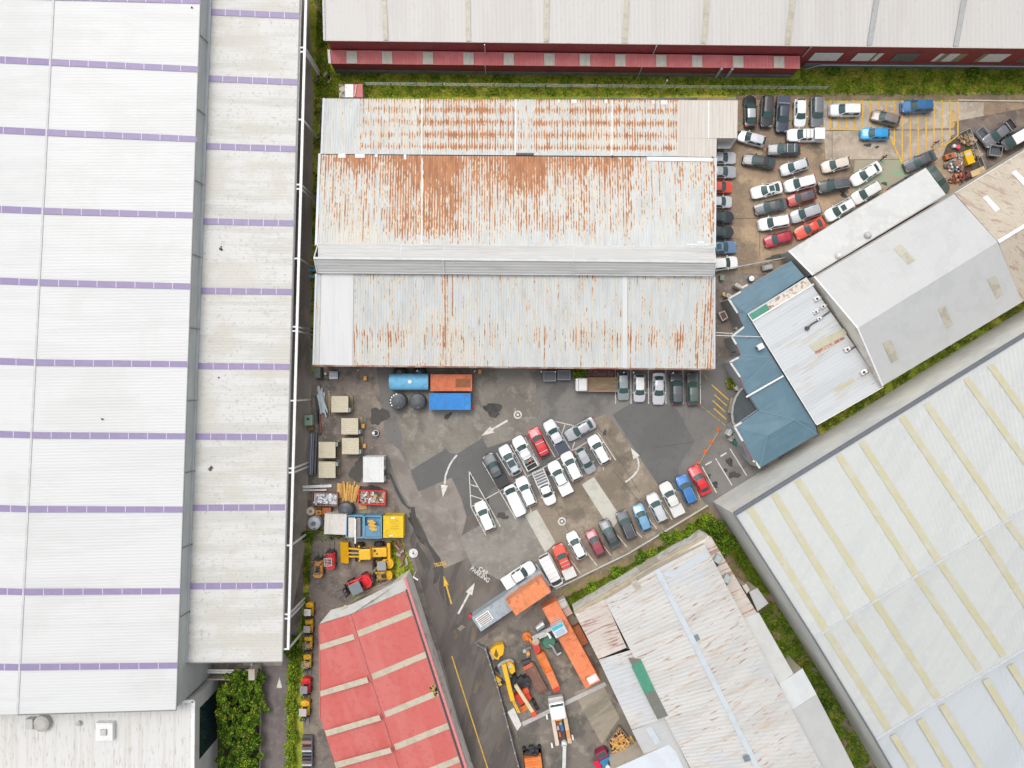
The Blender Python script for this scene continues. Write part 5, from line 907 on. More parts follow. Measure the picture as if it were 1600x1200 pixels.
def extra(kind, ex):
    """extra parts: list of (name, mesh, material)"""
    key = (kind, ex)
    if key in XM: return XM[key]
    s = SP[kind]; H = s['H']; out = []; xm = (s['wt']+s['rt'])/2; ln = s['wt']-s['rt']; Wd = s['W']
    if ex == 'rails':
        for sg in (-1, 1): m = MB(); m.tube((s['wt']-.1, sg*(s['wr']-.03), H+.03), (s['rt']+.1, sg*(s['wr']-.03), H+.03), .03, 6); out.append(('roof_rail', m, C_alu))
    elif ex == 'bars':
        for x in (s['wt']-.35, s['rt']+.45): m = MB(); m.beam((x, -s['wr']-.04, H+.1), (x, s['wr']+.04, H+.1), .1, .05); out.append(('roof_bar', m, C_alu))
    elif ex == 'sunroof': m = MB(); m.slab([Vector((s['wt']-.2, -.42, H+.018)), Vector((s['wt']-.2, .42, H+.018)), Vector((s['wt']-.95, .42, H+.035)), Vector((s['wt']-.95, -.42, H+.035))], .015); out.append(('sunroof', m, C_glass))
    elif ex == 'panorama': m = MB(); m.slab([Vector((s['wt']-.12, -.5, H+.01)), Vector((s['wt']-.12, .5, H+.01)), Vector((xm-.2, .52, H+.04)), Vector((xm-.2, -.52, H+.04))], .015); out.append(('sunroof', m, C_glass))
    elif ex in ('darkroof', 'whiteroof', 'greyroof', 'silverroof'):
        m = MB(); w = s['wr']*.96
        m.grid([[Vector((x, w*v, z-.05*abs(v)**3+.016)) for v in (-1, -.55, 0, .55, 1)] for x, z in ((s['wt']-.01, H-.04), (xm, H+.015), (s['rt']+.01, H-.03))]); out.append(('roof_panel', m, PA[dict(darkroof='gunmetal', whiteroof='white', greyroof='grey', silverroof='silver')[ex]]))
    elif ex.startswith('cover_'):
        a, b = s['tub']; m = MB(); m.rbox(((a+b)/2, 0, s['ztub']+.03), (a-b+.06, Wd-.06, .08), .04); out.append(('tub_cover', m, C_trim if ex == 'cover_black' else PA[ex[6:]]))
    elif ex == 'tools': 
        a, b = s['tub']; m = MB(); rd = random.Random(3)
        for i in range(7): m.box((a-.35+rd.uniform(-.2, .15), rd.uniform(-.45, .2), .95), (.4, .16, .12), rd.uniform(0, 3))
        out.append(('load', m, plain('orange_load', (.6, .13, .03))))
    elif ex == 'sportsbar':
        a, b = s['tub']; m = MB(); m.tube((a-.3, -Wd/2+.1, s['ztub']), (a-.3, -Wd/2+.22, s['ztub']+.38), .045); m.tube((a-.3, Wd/2-.1, s['ztub']), (a-.3, Wd/2-.22, s['ztub']+.38), .045); m.tube((a-.3, -Wd/2+.22, s['ztub']+.38), (a-.3, Wd/2-.22, s['ztub']+.38), .05); out.append(('sports_bar', m, C_alu))
    elif ex == 'canopy':
        a, b = s['tub']; m = MB(); m.rbox(((a+b)/2, 0, (s['ztub']+H)/2), (a-b, Wd-.14, H-s['ztub']-.02), .12); out.append(('canopy', m, 'P'))
        m = MB()
        for sg in (-1, 1): m.box(((a+b)/2, sg*(Wd/2-.065), 1.45), (a-b-.4, .03, .34))
        out.append(('side_window', m, C_glass))
    elif ex == 'ladder_rack':
        a = s['wt']-.1; b = s['tub'][1]+.15; m = MB()
        for x in (a, a-.9, (a+b)/2-.25, b+.7, b): m.beam((x, -Wd/2+.16, H+.22), (x, Wd/2-.16, H+.22), .07, .05)
        for sg in (-1, 1): m.beam((a, sg*(Wd/2-.16), H+.22), (b, sg*(Wd/2-.16), H+.22), .06, .05); m.beam((b, sg*(Wd/2-.12), s['ztub']), (b, sg*(Wd/2-.16), H+.2), .06, .06); m.beam((a, sg*(s['wr']-.05), H-.05), (a, sg*(Wd/2-.16), H+.2), .05, .05)
        out.append(('ladder_rack', m, C_alu))
    elif ex == 'teal_tips':
        for sg, x in ((1, .35), (-1, .1)): m = MB(); m.box((x, sg*(s['wr']+.04), H+.03), (.5, .10, .10)); out.append(('roof_strip', m, plain('teal_strip', (.05, .40, .48))))
    elif ex == 'rungs':
        a, b = s['tub']; m = MB()
        for i in range(6): x = a-.1-(a-b-.2)*i/5; m.beam((x, -Wd/2+.1, 1.34), (x, Wd/2-.1, 1.34), .09, .05)
        for sg in (-1, 1):
            m.beam((a, sg*(Wd/2-.1), 1.34), (b, sg*(Wd/2-.1), 1.34), .06, .05); m.beam((a-.05, sg*(Wd/2-.1), .9), (a-.05, sg*(Wd/2-.1), 1.34), .05, .05); m.beam((b+.05, sg*(Wd/2-.1), .9), (b+.05, sg*(Wd/2-.1), 1.34), .05, .05)
        out.append(('load_frame', m, PA['white']))
        m = MB(); m.box(((a+b)/2, 0, .94), (a-b-.1, Wd-.16, .04)); out.append(('tray_floor', m, plain('tray_floor', (.22, .22, .22))))
    elif ex == 'roof_ribs':
        m = MB()
        for x in (.9, .2, -.5, -1.2, -1.9): m.beam((x, -s['wr']+.06, H+.02), (x, s['wr']-.06, H+.02), .05, .04)
        out.append(('roof_rib', m, plain('rib_grey', (.5, .5, .5))))
    elif ex == 'spoiler': m = MB(); m.rbox((s['rt']-.22, 0, H-.03), (.5, s['wr']*1.9, .07), .03); out.append(('spoiler', m, C_trim))
    elif ex == 'hood_stripe': m = MB(); m.box((0, 0, 0), (.01, .01, .01)); out.append(('badge', m, C_trim))
    res = []
    for nm, m_, mat in out:
        ob = m_.build(nm, mat if not isinstance(mat, str) else PA['white'], None); res.append((nm, ob.data, mat)); bpy.data.objects.remove(ob)
    XM[key] = res; return res
CATS = dict(sedan='car', coupe='car', hatchback='car', suv='car', wagon='car', van='van', ute='pickup', tray_ute='pickup')
NAMES = dict(sedan='sedan', coupe='sedan', hatchback='hatchback', suv='sport_utility_vehicle', wagon='station_wagon', van='van', ute='pickup_truck', tray_ute='flatbed_pickup')
def car(px, py, deg, kind, col, exs, label, group, sc=1.0):
    loc = W(px, py, 1.0); loc.z = 0.045
    t = thing(NAMES[kind], label, CATS[kind], loc, R(deg), group); t.scale = (sc, 1, 1)
    parts = list(car_meshes(kind))
    for e in exs: parts += extra(kind, e)
    for nm, me, mat in parts:
        o = bpy.data.objects.new(nm, me); COL.objects.link(o); o.parent = t
        if isinstance(mat, str): o.material_slots[0].link = 'OBJECT'; o.material_slots[0].material = PA[col]
    return t
g = 'cars in the double row of marked bays'
for a in [
 (774, 735, 118, 'ute', 'gunmetal', ('cover_black',), 'charcoal pickup with black tub cover, first in the upper bay row'),
 (797, 719.5, 118, 'wagon', 'pale_silver', ('panorama', 'rails'), 'silver wagon with long dark sunroof, second in the upper bay row'),
 (820, 708, 118.5, 'ute', 'white', ('tools', 'ladder_rack'), 'white pickup with bars over a dark tub holding something orange'),
 (842.5, 691.5, 116, 'suv', 'red', ('bars',), 'bright red car with two silver roof bars in the upper bay row'),
 (868.5, 682.5, 118.5, 'ute', 'pale_silver', ('cover_navy',), 'pale silver pickup with a navy tub cover, beside the hatched triangle'),
 (907.5, 671, 209.5, 'sedan', 'silver', (), 'silver sedan parked across the top end of the bays'),
 (936, 703, 119, 'suv', 'white', ('rails',), 'white four wheel drive in the last bay of the lower row, nearest the curved arrow'),
 (915, 719.5, -61, 'hatchback', 'silver', ('silverroof',), 'small dark silver hatchback facing down the lot between two white cars'),
 (893, 728.5, 116, 'suv', 'white', (), 'white car in the lower bay row beside the small dark silver hatchback'),
 (875, 747, 117, 'ute', 'white', ('cover_white', 'teal_tips'), 'long white pickup with white tub cover and teal strips on its roof'),
 (851, 761.5, -67, 'tray_ute', 'white', ('rungs',), 'white flatbed pickup with a ladder-like load frame, facing down the lot'),
 (822, 768.5, 114, 'suv', 'white', (), 'white car with red tail lights, right beside the flatbed with the load frame'),
 (804.5, 782, 115, 'van', 'white', (), 'white van-like wagon in the lower bay row, left of the pale concrete strip'),
 (757.5, 807, 113, 'suv', 'white', (), 'lone white car in the first bay beside the hatched triangle marking'),
]: car(*a, g, sc=.92 if a[3] == 'van' else (.96 if a[3] == 'suv' else 1.0))
g = 'cars parked along the kerb wall'
for a in [
 (810.5, 898.5, 32.5, 'ute', 'white', ('cover_white',), 'white pickup parked lengthwise against the grey stacked container'),
 (861, 891.5, -63, 'van', 'white', ('roof_ribs',), 'white van with a ribbed roof, facing the kerb beside the orange-red pickup'),
 (881.5, 877.5, 113.5, 'ute', 'orange_red', ('bars', 'cover_pearl'), 'orange-red pickup with a whitish tub cover'),
 (901, 853, 116.5, 'hatchback', 'white', (), 'white hatchback between the orange-red pickup and the maroon car'),
 (931, 849.5, 116, 'hatchback', 'maroon', ('spoiler',), 'dusty maroon hatchback with a black rear spoiler'),
 (953, 835, 117, 'sedan', 'gunmetal', ('darkroof',), 'dark charcoal sedan between the maroon hatchback and a dark four wheel drive'),
 (979, 821, 113, 'suv', 'gunmetal', ('rails',), 'dark grey four wheel drive with silver roof rails, beside the light blue car'),
 (1004, 810, 112, 'hatchback', 'sky_blue', (), 'light blue hatchback by the kerb wall'),
 (1027, 794, 115, 'suv', 'pale_silver', ('rails',), 'silver white car with rails between the light blue car and a long white pickup'),
 (1049.5, 780, 116.5, 'ute', 'pearl', ('cover_pearl',), 'long off-white pickup with matching hard cover by the kerb wall'),
 (1073, 765.5, 114.5, 'suv', 'blue', ('rails',), 'blue car with silver rails, second from the right end of the kerb row'),
 (1094, 751, 117, 'sedan', 'red', (), 'crimson red sedan at the right end of the kerb row'),
]: car(*a, g, sc=.95 if a[3] in ('suv', 'sedan') else 1.0)
g = 'cars under the eave of the rusty warehouse'
for a in [
 (974, 603, -88, 'hatchback', 'teal_silver', (), 'greenish silver hatchback backed up to the warehouse next to the flatbed truck'),
 (999.5, 606, -90, 'hatchback', 'pale_silver', ('whiteroof',), 'pale silver hatchback with white roof under the warehouse eave'),
 (1029.5, 607, -90, 'sedan', 'pale_silver', (), 'pale silver sedan under the eave, left of a dark car'),
 (1057.7, 607, 91, 'suv', 'gunmetal', (), 'dark charcoal car nosed in under the eave with red tail lights showing'),
 (1083.5, 608, 91, 'wagon', 'green', (), 'dark green wagon nosed in under the eave, last before the yellow hatching'),
]: car(*a, g)
g = 'cars packed into the upper yard'
for a in [
 (1173, 173, 91, 'sedan', 'black', ('silverroof',), 'black sedan with a grey roof, first of the five under the grass bank'),
 (1199, 173.5, -94, 'suv', 'black', (), 'black four wheel drive, second of the five in a row under the grass bank'),
 (1223, 178, -93, 'ute', 'navy', ('sportsbar', 'cover_navy'), 'dark navy pickup with a pale bar across its tub'),
 (1251, 175, -91, 'hatchback', 'white', (), 'white hatchback between the navy pickup and a grey one, under the grass bank'),
 (1277, 174, -91, 'suv', 'grey', ('rails', 'greyroof'), 'grey four wheel drive with ribbed roof, last of the five under the grass bank'),
 (1321.5, 171.5, 180, 'suv', 'pale_silver', ('whiteroof',), 'silver white car standing across the yellow bays at their left end'),
 (1175.5, 216, 165, 'hatchback', 'pale_silver', (), 'silver hatchback by the warehouse porch'),
 (1258.5, 211, 180, 'ute', 'white', ('canopy', 'bars'), 'white pickup with canopy and dark roof bars, lying across below the row of five'),
 (1226, 233, 180, 'wagon', 'gunmetal', ('bars', 'sunroof'), 'dark wagon with two pale roof bars and roof glass'),
 (1186.5, 251.5, 170, 'sedan', 'black', (), 'black car slanting in the upper yard, left of the dark wagon'),
 (1242.5, 260, 198, 'hatchback', 'pale_silver', (), 'silver white hatchback slanting below the dark wagon'),
 (1307.5, 256.5, 194, 'hatchback', 'cream', (), 'cream hatchback standing by itself below the yellow bays'),
 (1199, 296.5, 193, 'coupe', 'white', ('sunroof',), 'white coupe with a dark sunroof'),
 (1251, 286, 194, 'suv', 'white', (), 'white four wheel drive right above the small red car with the dark roof'),
 (1254, 308.5, 196, 'hatchback', 'rust_red', ('darkroof',), 'small dark red car with a charcoal roof'),
 (1303.5, 289.5, 189, 'suv', 'black', ('rails', 'darkroof'), 'black four wheel drive with roof rails below the cream hatchback'),
 (1205, 322.5, 192, 'sedan', 'gunmetal', (), 'charcoal sedan between two white cars, under the white coupe'),
 (1259.5, 333, 199, 'suv', 'silver', (), 'silver four wheel drive next to the orange-red coupe'),
 (1210, 347.5, 190, 'suv', 'white', (), 'white car just above the crimson one'),
 (1266.5, 356, 207, 'coupe', 'orange_red', (), 'orange-red coupe by the grey lean-to wall'),
 (1217.5, 373, 195, 'hatchback', 'crimson', (), 'crimson hatchback at the bottom of the upper yard'),
 (1312.5, 327.5, 210, 'suv', 'white', ('sunroof', 'rails'), 'white car with sunroof and rails along the grey lean-to, lowest of three'),
 (1354, 301, 210, 'suv', 'pearl', (), 'plain off-white car along the grey lean-to, middle of three'),
 (1354.5, 271, 211, 'sedan', 'white', (), 'white sedan along the faded green floor, near the dark clothed walker'),
 (1439, 251, 203.5, 'sedan', 'gunmetal', (), 'dark grey sedan over the ends of the yellow bays, by the scrap pen'),
 (1385, 183.5, 165, 'hatchback', 'brown', (), 'brownish grey hatchback slanting in the yellow bays'),
 (1368.5, 208.5, 179, 'hatchback', 'bright_blue', (), 'bright blue hatchback at the edge of the yellow bays'),
 (1434, 165.5, 182, 'suv', 'deep_blue', (), 'deep blue car across the top of the yellow bays'),
 (1466, 280, -52, 'sedan', 'green', (), 'dark green sedan half hidden by the end of the grey lean-to'),
 (1414, 289, 30, 'sedan', 'navy', (), 'dark car of which only a strip shows beyond the lean-to roof edge'),
 (1561, 208.5, 217, 'ute', 'grey', ('sportsbar',), 'slate grey pickup with an open tub beside the scrap pen'),
 (1589, 216, 210, 'van', 'gunmetal', ('whiteroof',), 'dark van with a white roof at the right edge, behind the slate grey pickup'),
]: car(*a, g, sc={'suv': .98, 'van': .9}.get(a[3], 1.0))
g = 'cars nosed out along the side of the rusty warehouse'
for y, xe, dg, kind, col, ex, lab in [
 (246, 1151, 0, 'sedan', 'pale_silver', (), 'silver sedan nosing out by the porch, topmost of the eight'), (268, 1151, 0, 'sedan', 'silver', ('silverroof',), 'silver sedan just above the red car at the warehouse side'),
 (291.5, 1145, 0, 'hatchback', 'orange_red', (), 'bright red hatchback nosing out from the warehouse side'), (315, 1144.5, 0, 'hatchback', 'pale_silver', (), 'silver hatchback just below the bright red one'),
 (339, 1147.5, 0, 'sedan', 'black', (), 'black sedan, upper of the two black cars at the warehouse side'), (362.5, 1146.5, 0, 'suv', 'black', (), 'black car just above the steel blue one'),
 (386, 1151.5, 1, 'sedan', 'steel_blue', ('sunroof',), 'steel blue sedan with a sunroof at the warehouse side'), (411.5, 1153, 5, 'suv', 'white', (), 'white car at the bottom of the column, by the fence')]:
    car(xe-SP[kind]['L']*10.5/2, y, dg, kind, col, ex, lab, g)
# ================================================================== YARDS
def cont_mat(name, c, rust=0.25): return surf('container_'+name, c, [(tuple(x*.78 for x in c), .8, .42, .66, .6), ((.22, .10, .05), 1.6, .62, .74, rust*2), (tuple(min(1, x*1.25+.02) for x in c), .35, .5, .7, .4)], .55, obj=True)
def container(px, py, deg, L, Wd, H, mat, label, z=0.0, group=None, name='shipping_container', cat='container', plain_top=False, doors=True):
    loc = W(px, py, z+H); loc.z = z+.045*(z == 0)
    t = thing(name, label, cat, loc, R(deg), group)
    mb = MB(); hx, hy = L/2, Wd/2
    for sg in (-1, 1): mb.corr(Vector((-hx+.06, sg*(hy-.02), .12)), Vector((hx-.06, sg*(hy-.02), .12)), Vector((hx-.06, sg*(hy-.02), H-.08)), Vector((-hx+.06, sg*(hy-.02), H-.08)), .3, 0)
    mb.box((0, 0, (H-.1)/2+.05), (L-.1, Wd-.1, H-.16)); mb.build('wall', mat, t, world=False)
    mb = MB(); mb.corr(Vector((-hx+.05, -hy+.05, H-.06)), Vector((hx-.05, -hy+.05, H-.06)), Vector((hx-.05, hy-.05, H-.06)), Vector((-hx+.05, hy-.05, H-.06)), .28, .035); mb.build('roof', mat, t, world=False)
    mb = MB()
    for sg in (-1, 1):
        mb.box((0, sg*(hy-.04), H-.05), (L, .08, .1)); mb.box((0, sg*(hy-.04), .08), (L, .08, .16)); mb.box((sg*(hx-.04), 0, H-.05), (.08, Wd-.16, .1))
        for s2 in (-1, 1): mb.box((sg*(hx-.06), s2*(hy-.06), H/2), (.124, .124, H+.004))
    mb.build('frame', mat, t, world=False)
    if doors:
        for s2 in (-1, 1):
            mb = MB(); mb.box((hx-.005, s2*(Wd/4-.02), H/2), (.05, Wd/2-.16, H-.3)); d = mb.build('door', mat, t, world=False)
            mb = MB(); mb.tube((hx+.04, s2*.3, .2), (hx+.04, s2*.3, H-.2), .03, 6); mb.build('lock_rod', B_pipe, d, world=False)
    return t
M_blue = cont_mat('blue', (.02, .21, .56), .15); M_or = cont_mat('orange', (.56, .145, .055), .2); M_grey = cont_mat('grey', (.35, .40, .43), .1); M_coral = cont_mat('coral', (.70, .24, .10), .3)
container(703, 627.3, 0, 6.06, 2.44, 2.6, M_blue, 'bright blue shipping container in front of the orange one, by the rusty warehouse')
c = container(705, 598, 0, 6.06, 2.44, 2.6, M_or, 'orange shipping container with a brown patch, between the blue one and the warehouse')
mb = MB(); mb.box((1.75, -.05, 2.61), (2.2, 1.2, .06)); mb.build('roof_patch', surf('brown_patch', (.22, .075, .025), [((.3, .12, .05), 1.5, .45, .66, .6)], .7, obj=True), c, world=False)
t = thing('tank', 'light blue barrel-topped tank lying beside the orange container', 'tank', W(638.5, 596.5, 2.2)*1, 0); t.location.z = .045
mb = MB(); n = 18
mb.grid([[Vector((x, 1.22*math.sin(a), .5+1.0+.85*math.cos(a) if abs(a) < 1.6 else 1.48)) for a in [(-1.57+3.14*i/n) for i in range(n+1)]] for x in (-2.85, -2.6, 2.6, 2.85)]); mb.box((0, 0, .95), (5.7, 2.4, 1.05)); mb.build('shell', cont_mat('light_blue', (.14, .42, .66), .15), t, world=False)
for x in (-2.86, 2.86):
    mb = MB(); mb.tube((x-.04, 0, 1.45), (x+.04, 0, 1.45), .86, 20); mb.build('end_cap', cont_mat('pale_blue', (.3, .52, .66), .2), t, world=False)
mb = MB(); mb.lathe([(.28, 0), (.28, .12)], (.2, 0, 2.33), 12); mb.build('hatch', B_white_metal, t, world=False)
# dark poly tanks
M_poly = surf('charcoal_poly', (.055, .062, .07), [((.09, .10, .105), 1, .45, .66, .6)], .42, obj=True)
def polytank(px, py, r, h, lab, dots=False, m=None, grp='round dark water tanks'):
    l = W(px, py, h); l.z = .045; t = thing('water_tank', lab, 'tank', l, 0, grp); mb = MB(); mb.lathe([(r*.98, 0), (r, .2), (r, h-.35), (r*.9, h-.18), (r*.5, h-.02), (.3, h)], n=28); mb.build('shell', m or M_poly, t, world=False, smooth=False)
    mb = MB(); mb.lathe([(.34, h-.02), (.34, h+.1), (.26, h+.12)], (.0, 0, 0), 16); mb.build('lid', plain('tank_lid', (.10, .11, .115)), t, world=False)
    mb = MB(); mb.lathe([(.24, h-.3), (.24, h-.1), (.2, h-.08)], (.1, -r*.66, 0), 14); mb.build('inlet', plain('tank_lid', (.10, .11, .115)), t, world=False)
    if dots:
        for i in range(6): a = R(100+i*23); mb = MB(); mb.lathe([(.12, h-.3), (.12, h-.12)], (r*.82*math.cos(a), r*.82*math.sin(a), 0), 8); mb.build('marker', B_white_metal, t, world=False)
    return t
polytank(621, 627, 1.28, 2.0, 'charcoal round water tank with a ring of white dots, nearest the dirt yard', True); polytank(652, 627.5, 1.22, 2.0, 'charcoal round water tank without dots, next to the bright blue container')
polytank(624, 582, 1.0, 1.2, 'dark round tank half hidden behind the light blue tank, at the warehouse wall', m=surf('black_poly', (.02, .02, .022), (), .5)); polytank(655, 582, 1.0, 1.2, 'second dark tank behind the light blue tank, nearer the orange container', m=MATS['black_poly'])
polytank(539.5, 797, 1.15, 1.7, 'charcoal round tank among the scrap, by the white roofed box')
polytank(490, 818, 1.0, 2.2, 'pale grey round tank in the lower left corner of the yard', m=surf('pale_poly', (.36, .39, .42), [((.28, .31, .33), 1, .45, .66, .6)], .5, obj=True))
# cream cabins
M_cab = surf('cream_cabin', (.54, .49, .37), [((.47, .42, .31), .8, .45, .66, .6), ((.38, .33, .24), 3, .62, .76, .35)], .6, obj=True); M_cabs = plain('cabin_dark', (.12, .10, .06), .7); M_door = plain('cabin_door', (.30, .35, .36), .5)
for i, (x, y, lab) in enumerate(((531, 631.5, 'cream ribbed roofed cabin beside the heap of galvanised steel'), (546.5, 666, 'cream ribbed roofed cabin with an orange box at its door, upper of two'), (547.5, 697, 'cream ribbed roofed cabin with an orange box at its door, lower of two'), (511, 703, 'cream roofed cabin beside the long striped steel stack, upper of two'), (511, 734, 'cream roofed cabin beside the long striped steel stack, lower of two'))):
    l = W(x, y, 2.1); l.z = .01; t = thing('cabin', lab, 'cabin', l, 0, 'cream cabins in the dirt yard')
    mb = MB(); mb.box((-.12, 0, 1.0), (2.2, 2.3, 2.0)); mb.build('wall', M_cabs, t, world=False)
    mb = MB(); mb.corr(Vector((-1.24, -1.2, 2.06)), Vector((-1.24, 1.2, 2.06)), Vector((1.24, 1.2, 2.1)), Vector((1.24, -1.2, 2.1)), .3, .05); mb.box((0, 0, 2.03), (2.48, 2.4, .07)); mb.build('roof', M_cab, t, world=False)
    mb = MB(); mb.box((1.35, -.85 if i < 3 else .8, .95), (.28, .6, 1.8)); mb.build('door', M_door, t, world=False)
    mb = MB(); mb.box((1.22, .2, .15), (.6, 2.2, .2)); mb.build('sill', plain('cabin_sill', (.25, .20, .11)), t, world=False)
M_obox = plain('orange_box', (.62, .27, .05), .6)
for x, y, lab in ((568, 665.5, 'orange box at the door of the upper middle cabin'), (570, 696.5, 'orange box at the door of the lower middle cabin'), (571.5, 591, 'orange box alone on the dirt near the warehouse'), (750, 580.5, 'small orange fitting at the warehouse wall beyond the containers')):
    t = thing('box', lab, 'box', W(x, y), 0, 'orange boxes'); mb = MB(); mb.rbox((0, 0, .25), (.5, .68, .5), .05); mb.build('body', M_obox, t, world=False); mb = MB(); mb.box((0, 0, .52), (.42, .58, .03)); mb.build('lid', plain('orange_lid', (.66, .36, .12), .6), t, world=False)
t = container(583.5, 733.5, 0, 3.05, 3.75, 2.3, surf('offwhite_panel', (.66, .67, .65), [((.56, .57, .56), .8, .45, .66, .6)], .5, obj=True), 'large off-white boxy cabin with a ribbed roof', name='cabin', cat='cabin', doors=False)
mb = MB(); mb.box((1.53, -.6, 1.2), (.04, .9, 1.5)); mb.build('window', C_glass, t, world=False); mb = MB(); mb.box((1.53, .9, 1.2), (.04, .8, 1.9)); mb.build('door', plain('grey_door', (.3, .33, .33)), t, world=False)
# upper left corner of the dirt yard
t = thing('cabinet', 'drab green metal cabinet in the top left corner of the dirt yard', 'cabinet', W(499.5, 582.5)); mb = MB(); mb.rbox((0, 0, .8), (1.05, 1.6, 1.6), .06); mb.build('casing', plain('drab_green', (.10, .125, .10)), t, world=False); mb = MB(); mb.box((.53, 0, .8), (.03, 1.3, 1.3)); mb.build('door', plain('drab_door', (.08, .10, .08)), t, world=False)
mb = MB(); mb.lathe([(.2, 0), (.22, .5), (.14, .62)], W(509.5, 584), 12); solo(mb, 'gas_bottle', plain('cream_bottle', (.58, .52, .40)), 'small cream bottle beside the drab green cabinet', 'bottle')
t = thing('pallet', 'white slatted crate on the dirt by the warehouse corner', 'crate', W(522.5, 586.5)); mb = MB(); mb.box((0, 0, .25), (1.25, 1.15, .5)); mb.build('body', plain('dark_slot', (.13, .2, .25)), t, world=False)
for i in range(6): mb = MB(); mb.box((0, -.5+.2*i, .53), (1.25, .11, .06)); mb.build('slat', B_white_metal, t, world=False)
mb = MB(); mb.beam(W(496, 591)+Vector((0, 0, .2)), W(515, 593)+Vector((0, 0, .2)), .3, .3); solo(mb, 'beam', plain('dark_beam', (.05, .06, .055)), 'dark beam lying below the drab green cabinet', 'beam')
M_gal = plain('galvanised_steel', (.36, .42, .45), .4, .35)
rd = random.Random(11)
for i in range(13):
    x0 = 497+rd.uniform(0, 10); x1 = 503+i*.75+rd.uniform(-3, 3); y0 = 602+rd.uniform(0, 18); y1 = 634+rd.uniform(0, 18); mb = MB(); z = .12+.05*i+rd.uniform(0, .05)
    mb.beam(W(x0, y0)+Vector((0, 0, z)), W(x1, y1)+Vector((0, 0, z)), rd.choice((.16, .26, .34)), .1); solo(mb, 'steel_section', M_gal, 'galvanised steel length in the loose heap beside the first cream cabin', 'steel section', group='galvanised steel lengths in the heap')
for i in range(3):
    mb = MB(); mb.beam(W(514+1.5*i, 610+5*i)+Vector((0, 0, .1)), W(516+.8*i, 648)+Vector((0, 0, .1)), .16, .1); solo(mb, 'plank', surf('weathered_plank', (.42, .30, .19), [((.55, .45, .3), 2, .45, .66, .6)], .8, obj=True), 'weathered plank tucked between the steel heap and the first cream cabin', 'plank', group='planks by the steel heap')
for i, (x0, y0, x1, y1, w, c, lab) in enumerate(((495, 618, 497.5, 662, .35, (.05, .06, .065), 'dark steel channel along the fence line, left of the red bar'), (498, 640, 500.5, 680, .28, (.045, .055, .06), 'dark steel channel reaching down beside the striped stack'), (499.3, 644, 502.5, 677, .22, (.33, .08, .05), 'red painted steel bar lying by the dark channels'))):
    mb = MB(); mb.beam(W(x0, y0)+Vector((0, 0, .18)), W(x1, y1)+Vector((0, 0, .18)), w, .3); solo(mb, 'steel_bar', plain('bar%d' % i, c), lab, 'steel bar')
t = thing('tank', 'pale green square tank at the lane edge of the dirt yard', 'tank', W(485.5, 656)); mb = MB(); mb.rbox((0, 0, .7), (1.25, 1.6, 1.4), .12); mb.build('body', plain('pale_green', (.25, .36, .27)), t, world=False); mb = MB(); mb.lathe([(.2, 1.4), (.2, 1.5)], (0, .2, 0), 12); mb.build('cap', B_dark, t, world=False)
mb = MB(); mb.rbox(W(487, 669)+Vector((0, 0, .3)), (.9, .7, .6), .1); solo(mb, 'crate', plain('brown_crate', (.20, .11, .05)), 'brown crate below the pale green tank', 'crate')
for i, (dx, c, w) in enumerate(((-3.5, (.12, .13, .17), .45), (-.5, (.62, .62, .62), .22), (2.2, (.16, .18, .24), .5), (5.6, (.09, .10, .12), .4))):
    mb = MB(); mb.beam(W(489.8+dx, 676)+Vector((0, 0, .35)), W(487.3+dx, 741)+Vector((0, 0, .35)), w, .6); solo(mb, 'steel_beam', plain('stack%d' % i, c, .5), ['slate steel beam on the fence side of the long stack', 'white steel beam in the long stack beside the cream cabins', 'slate steel beam right of the white beam in the long stack', 'dark steel beam of the long stack nearest the cream cabins'][i], 'steel beam', group='long steel stack')
for i, (x0, y0, x1, y1, w, lab) in enumerate(((474, 760.5, 519, 758.5, .42, 'longer white column lying below the cream cabins'), (474, 765.5, 511, 765, .25, 'shorter white column lying below the cream cabins'))):
    mb = MB(); mb.beam(W(x0, y0)+Vector((0, 0, .25)), W(x1, y1)+Vector((0, 0, .25)), w, .3); solo(mb, 'column', B_white_metal, lab, 'column')
# bins with rubbish
def skip(px, py, deg, L, Wd, H, mat, label, seed, cols, nm='skip_bin', load=60, top=.2):
    l = W(px, py, H); l.z = .01; t = thing(nm, label, 'skip bin', l, R(deg)); mb = MB()
    for sg in (-1, 1): mb.box((0, sg*(Wd/2-.05), H/2), (L, .1, H)); mb.box((sg*(L/2-.05), 0, H/2), (.1, Wd-.2, H))
    mb.box((0, 0, .1), (L-.1, Wd-.1, .15)); mb.build('body', mat, t, world=False)
    mb = MB()
    for sg in (-1, 1): mb.box((0, sg*Wd/2, H-.03), (L+.06, .16, .1)); mb.box((sg*L/2, 0, H-.03), (.16, Wd-.2, .1))
    mb.build('rim', mat, t, world=False)
    rd = random.Random(seed); mb = MB(); ms = [plain('junk%s' % str(c), c) for c in cols]
    for i in range(load):
        mb.mi = rd.randrange(len(ms)); mb.box(Vector((rd.uniform(-.43, .43)*L, rd.uniform(-.4, .4)*Wd, H*rd.uniform(.45, .8+top))), (rd.uniform(.15, .7), rd.uniform(.1, .4), rd.uniform(.05, .3)), rd.uniform(0, 3))
    mb.mi = 0; mb.box((0, 0, H*.35), (L-.3, Wd-.3, H*.5))
    o = mb.build('rubbish', ms, None, world=False); o.location = l+Vector((0, 0, .02)); o.rotation_euler = (0, 0, R(deg)); tag(o, 'mixed rubbish heaped in the '+label[:48].rsplit(' ', 1)[0], 'rubbish', kind='stuff'); return t
M_rst = cont_mat('rust', (.20, .09, .06), .5); M_redbin = cont_mat('red', (.55, .025, .02), .2)
skip(507.5, 780, -2, 3.75, 1.9, 1.2, M_rst, 'rusty skip bin heaped with white offcuts', 1, [(.6, .62, .66), (.7, .7, .7), (.3, .33, .36), (.45, .47, .5)])
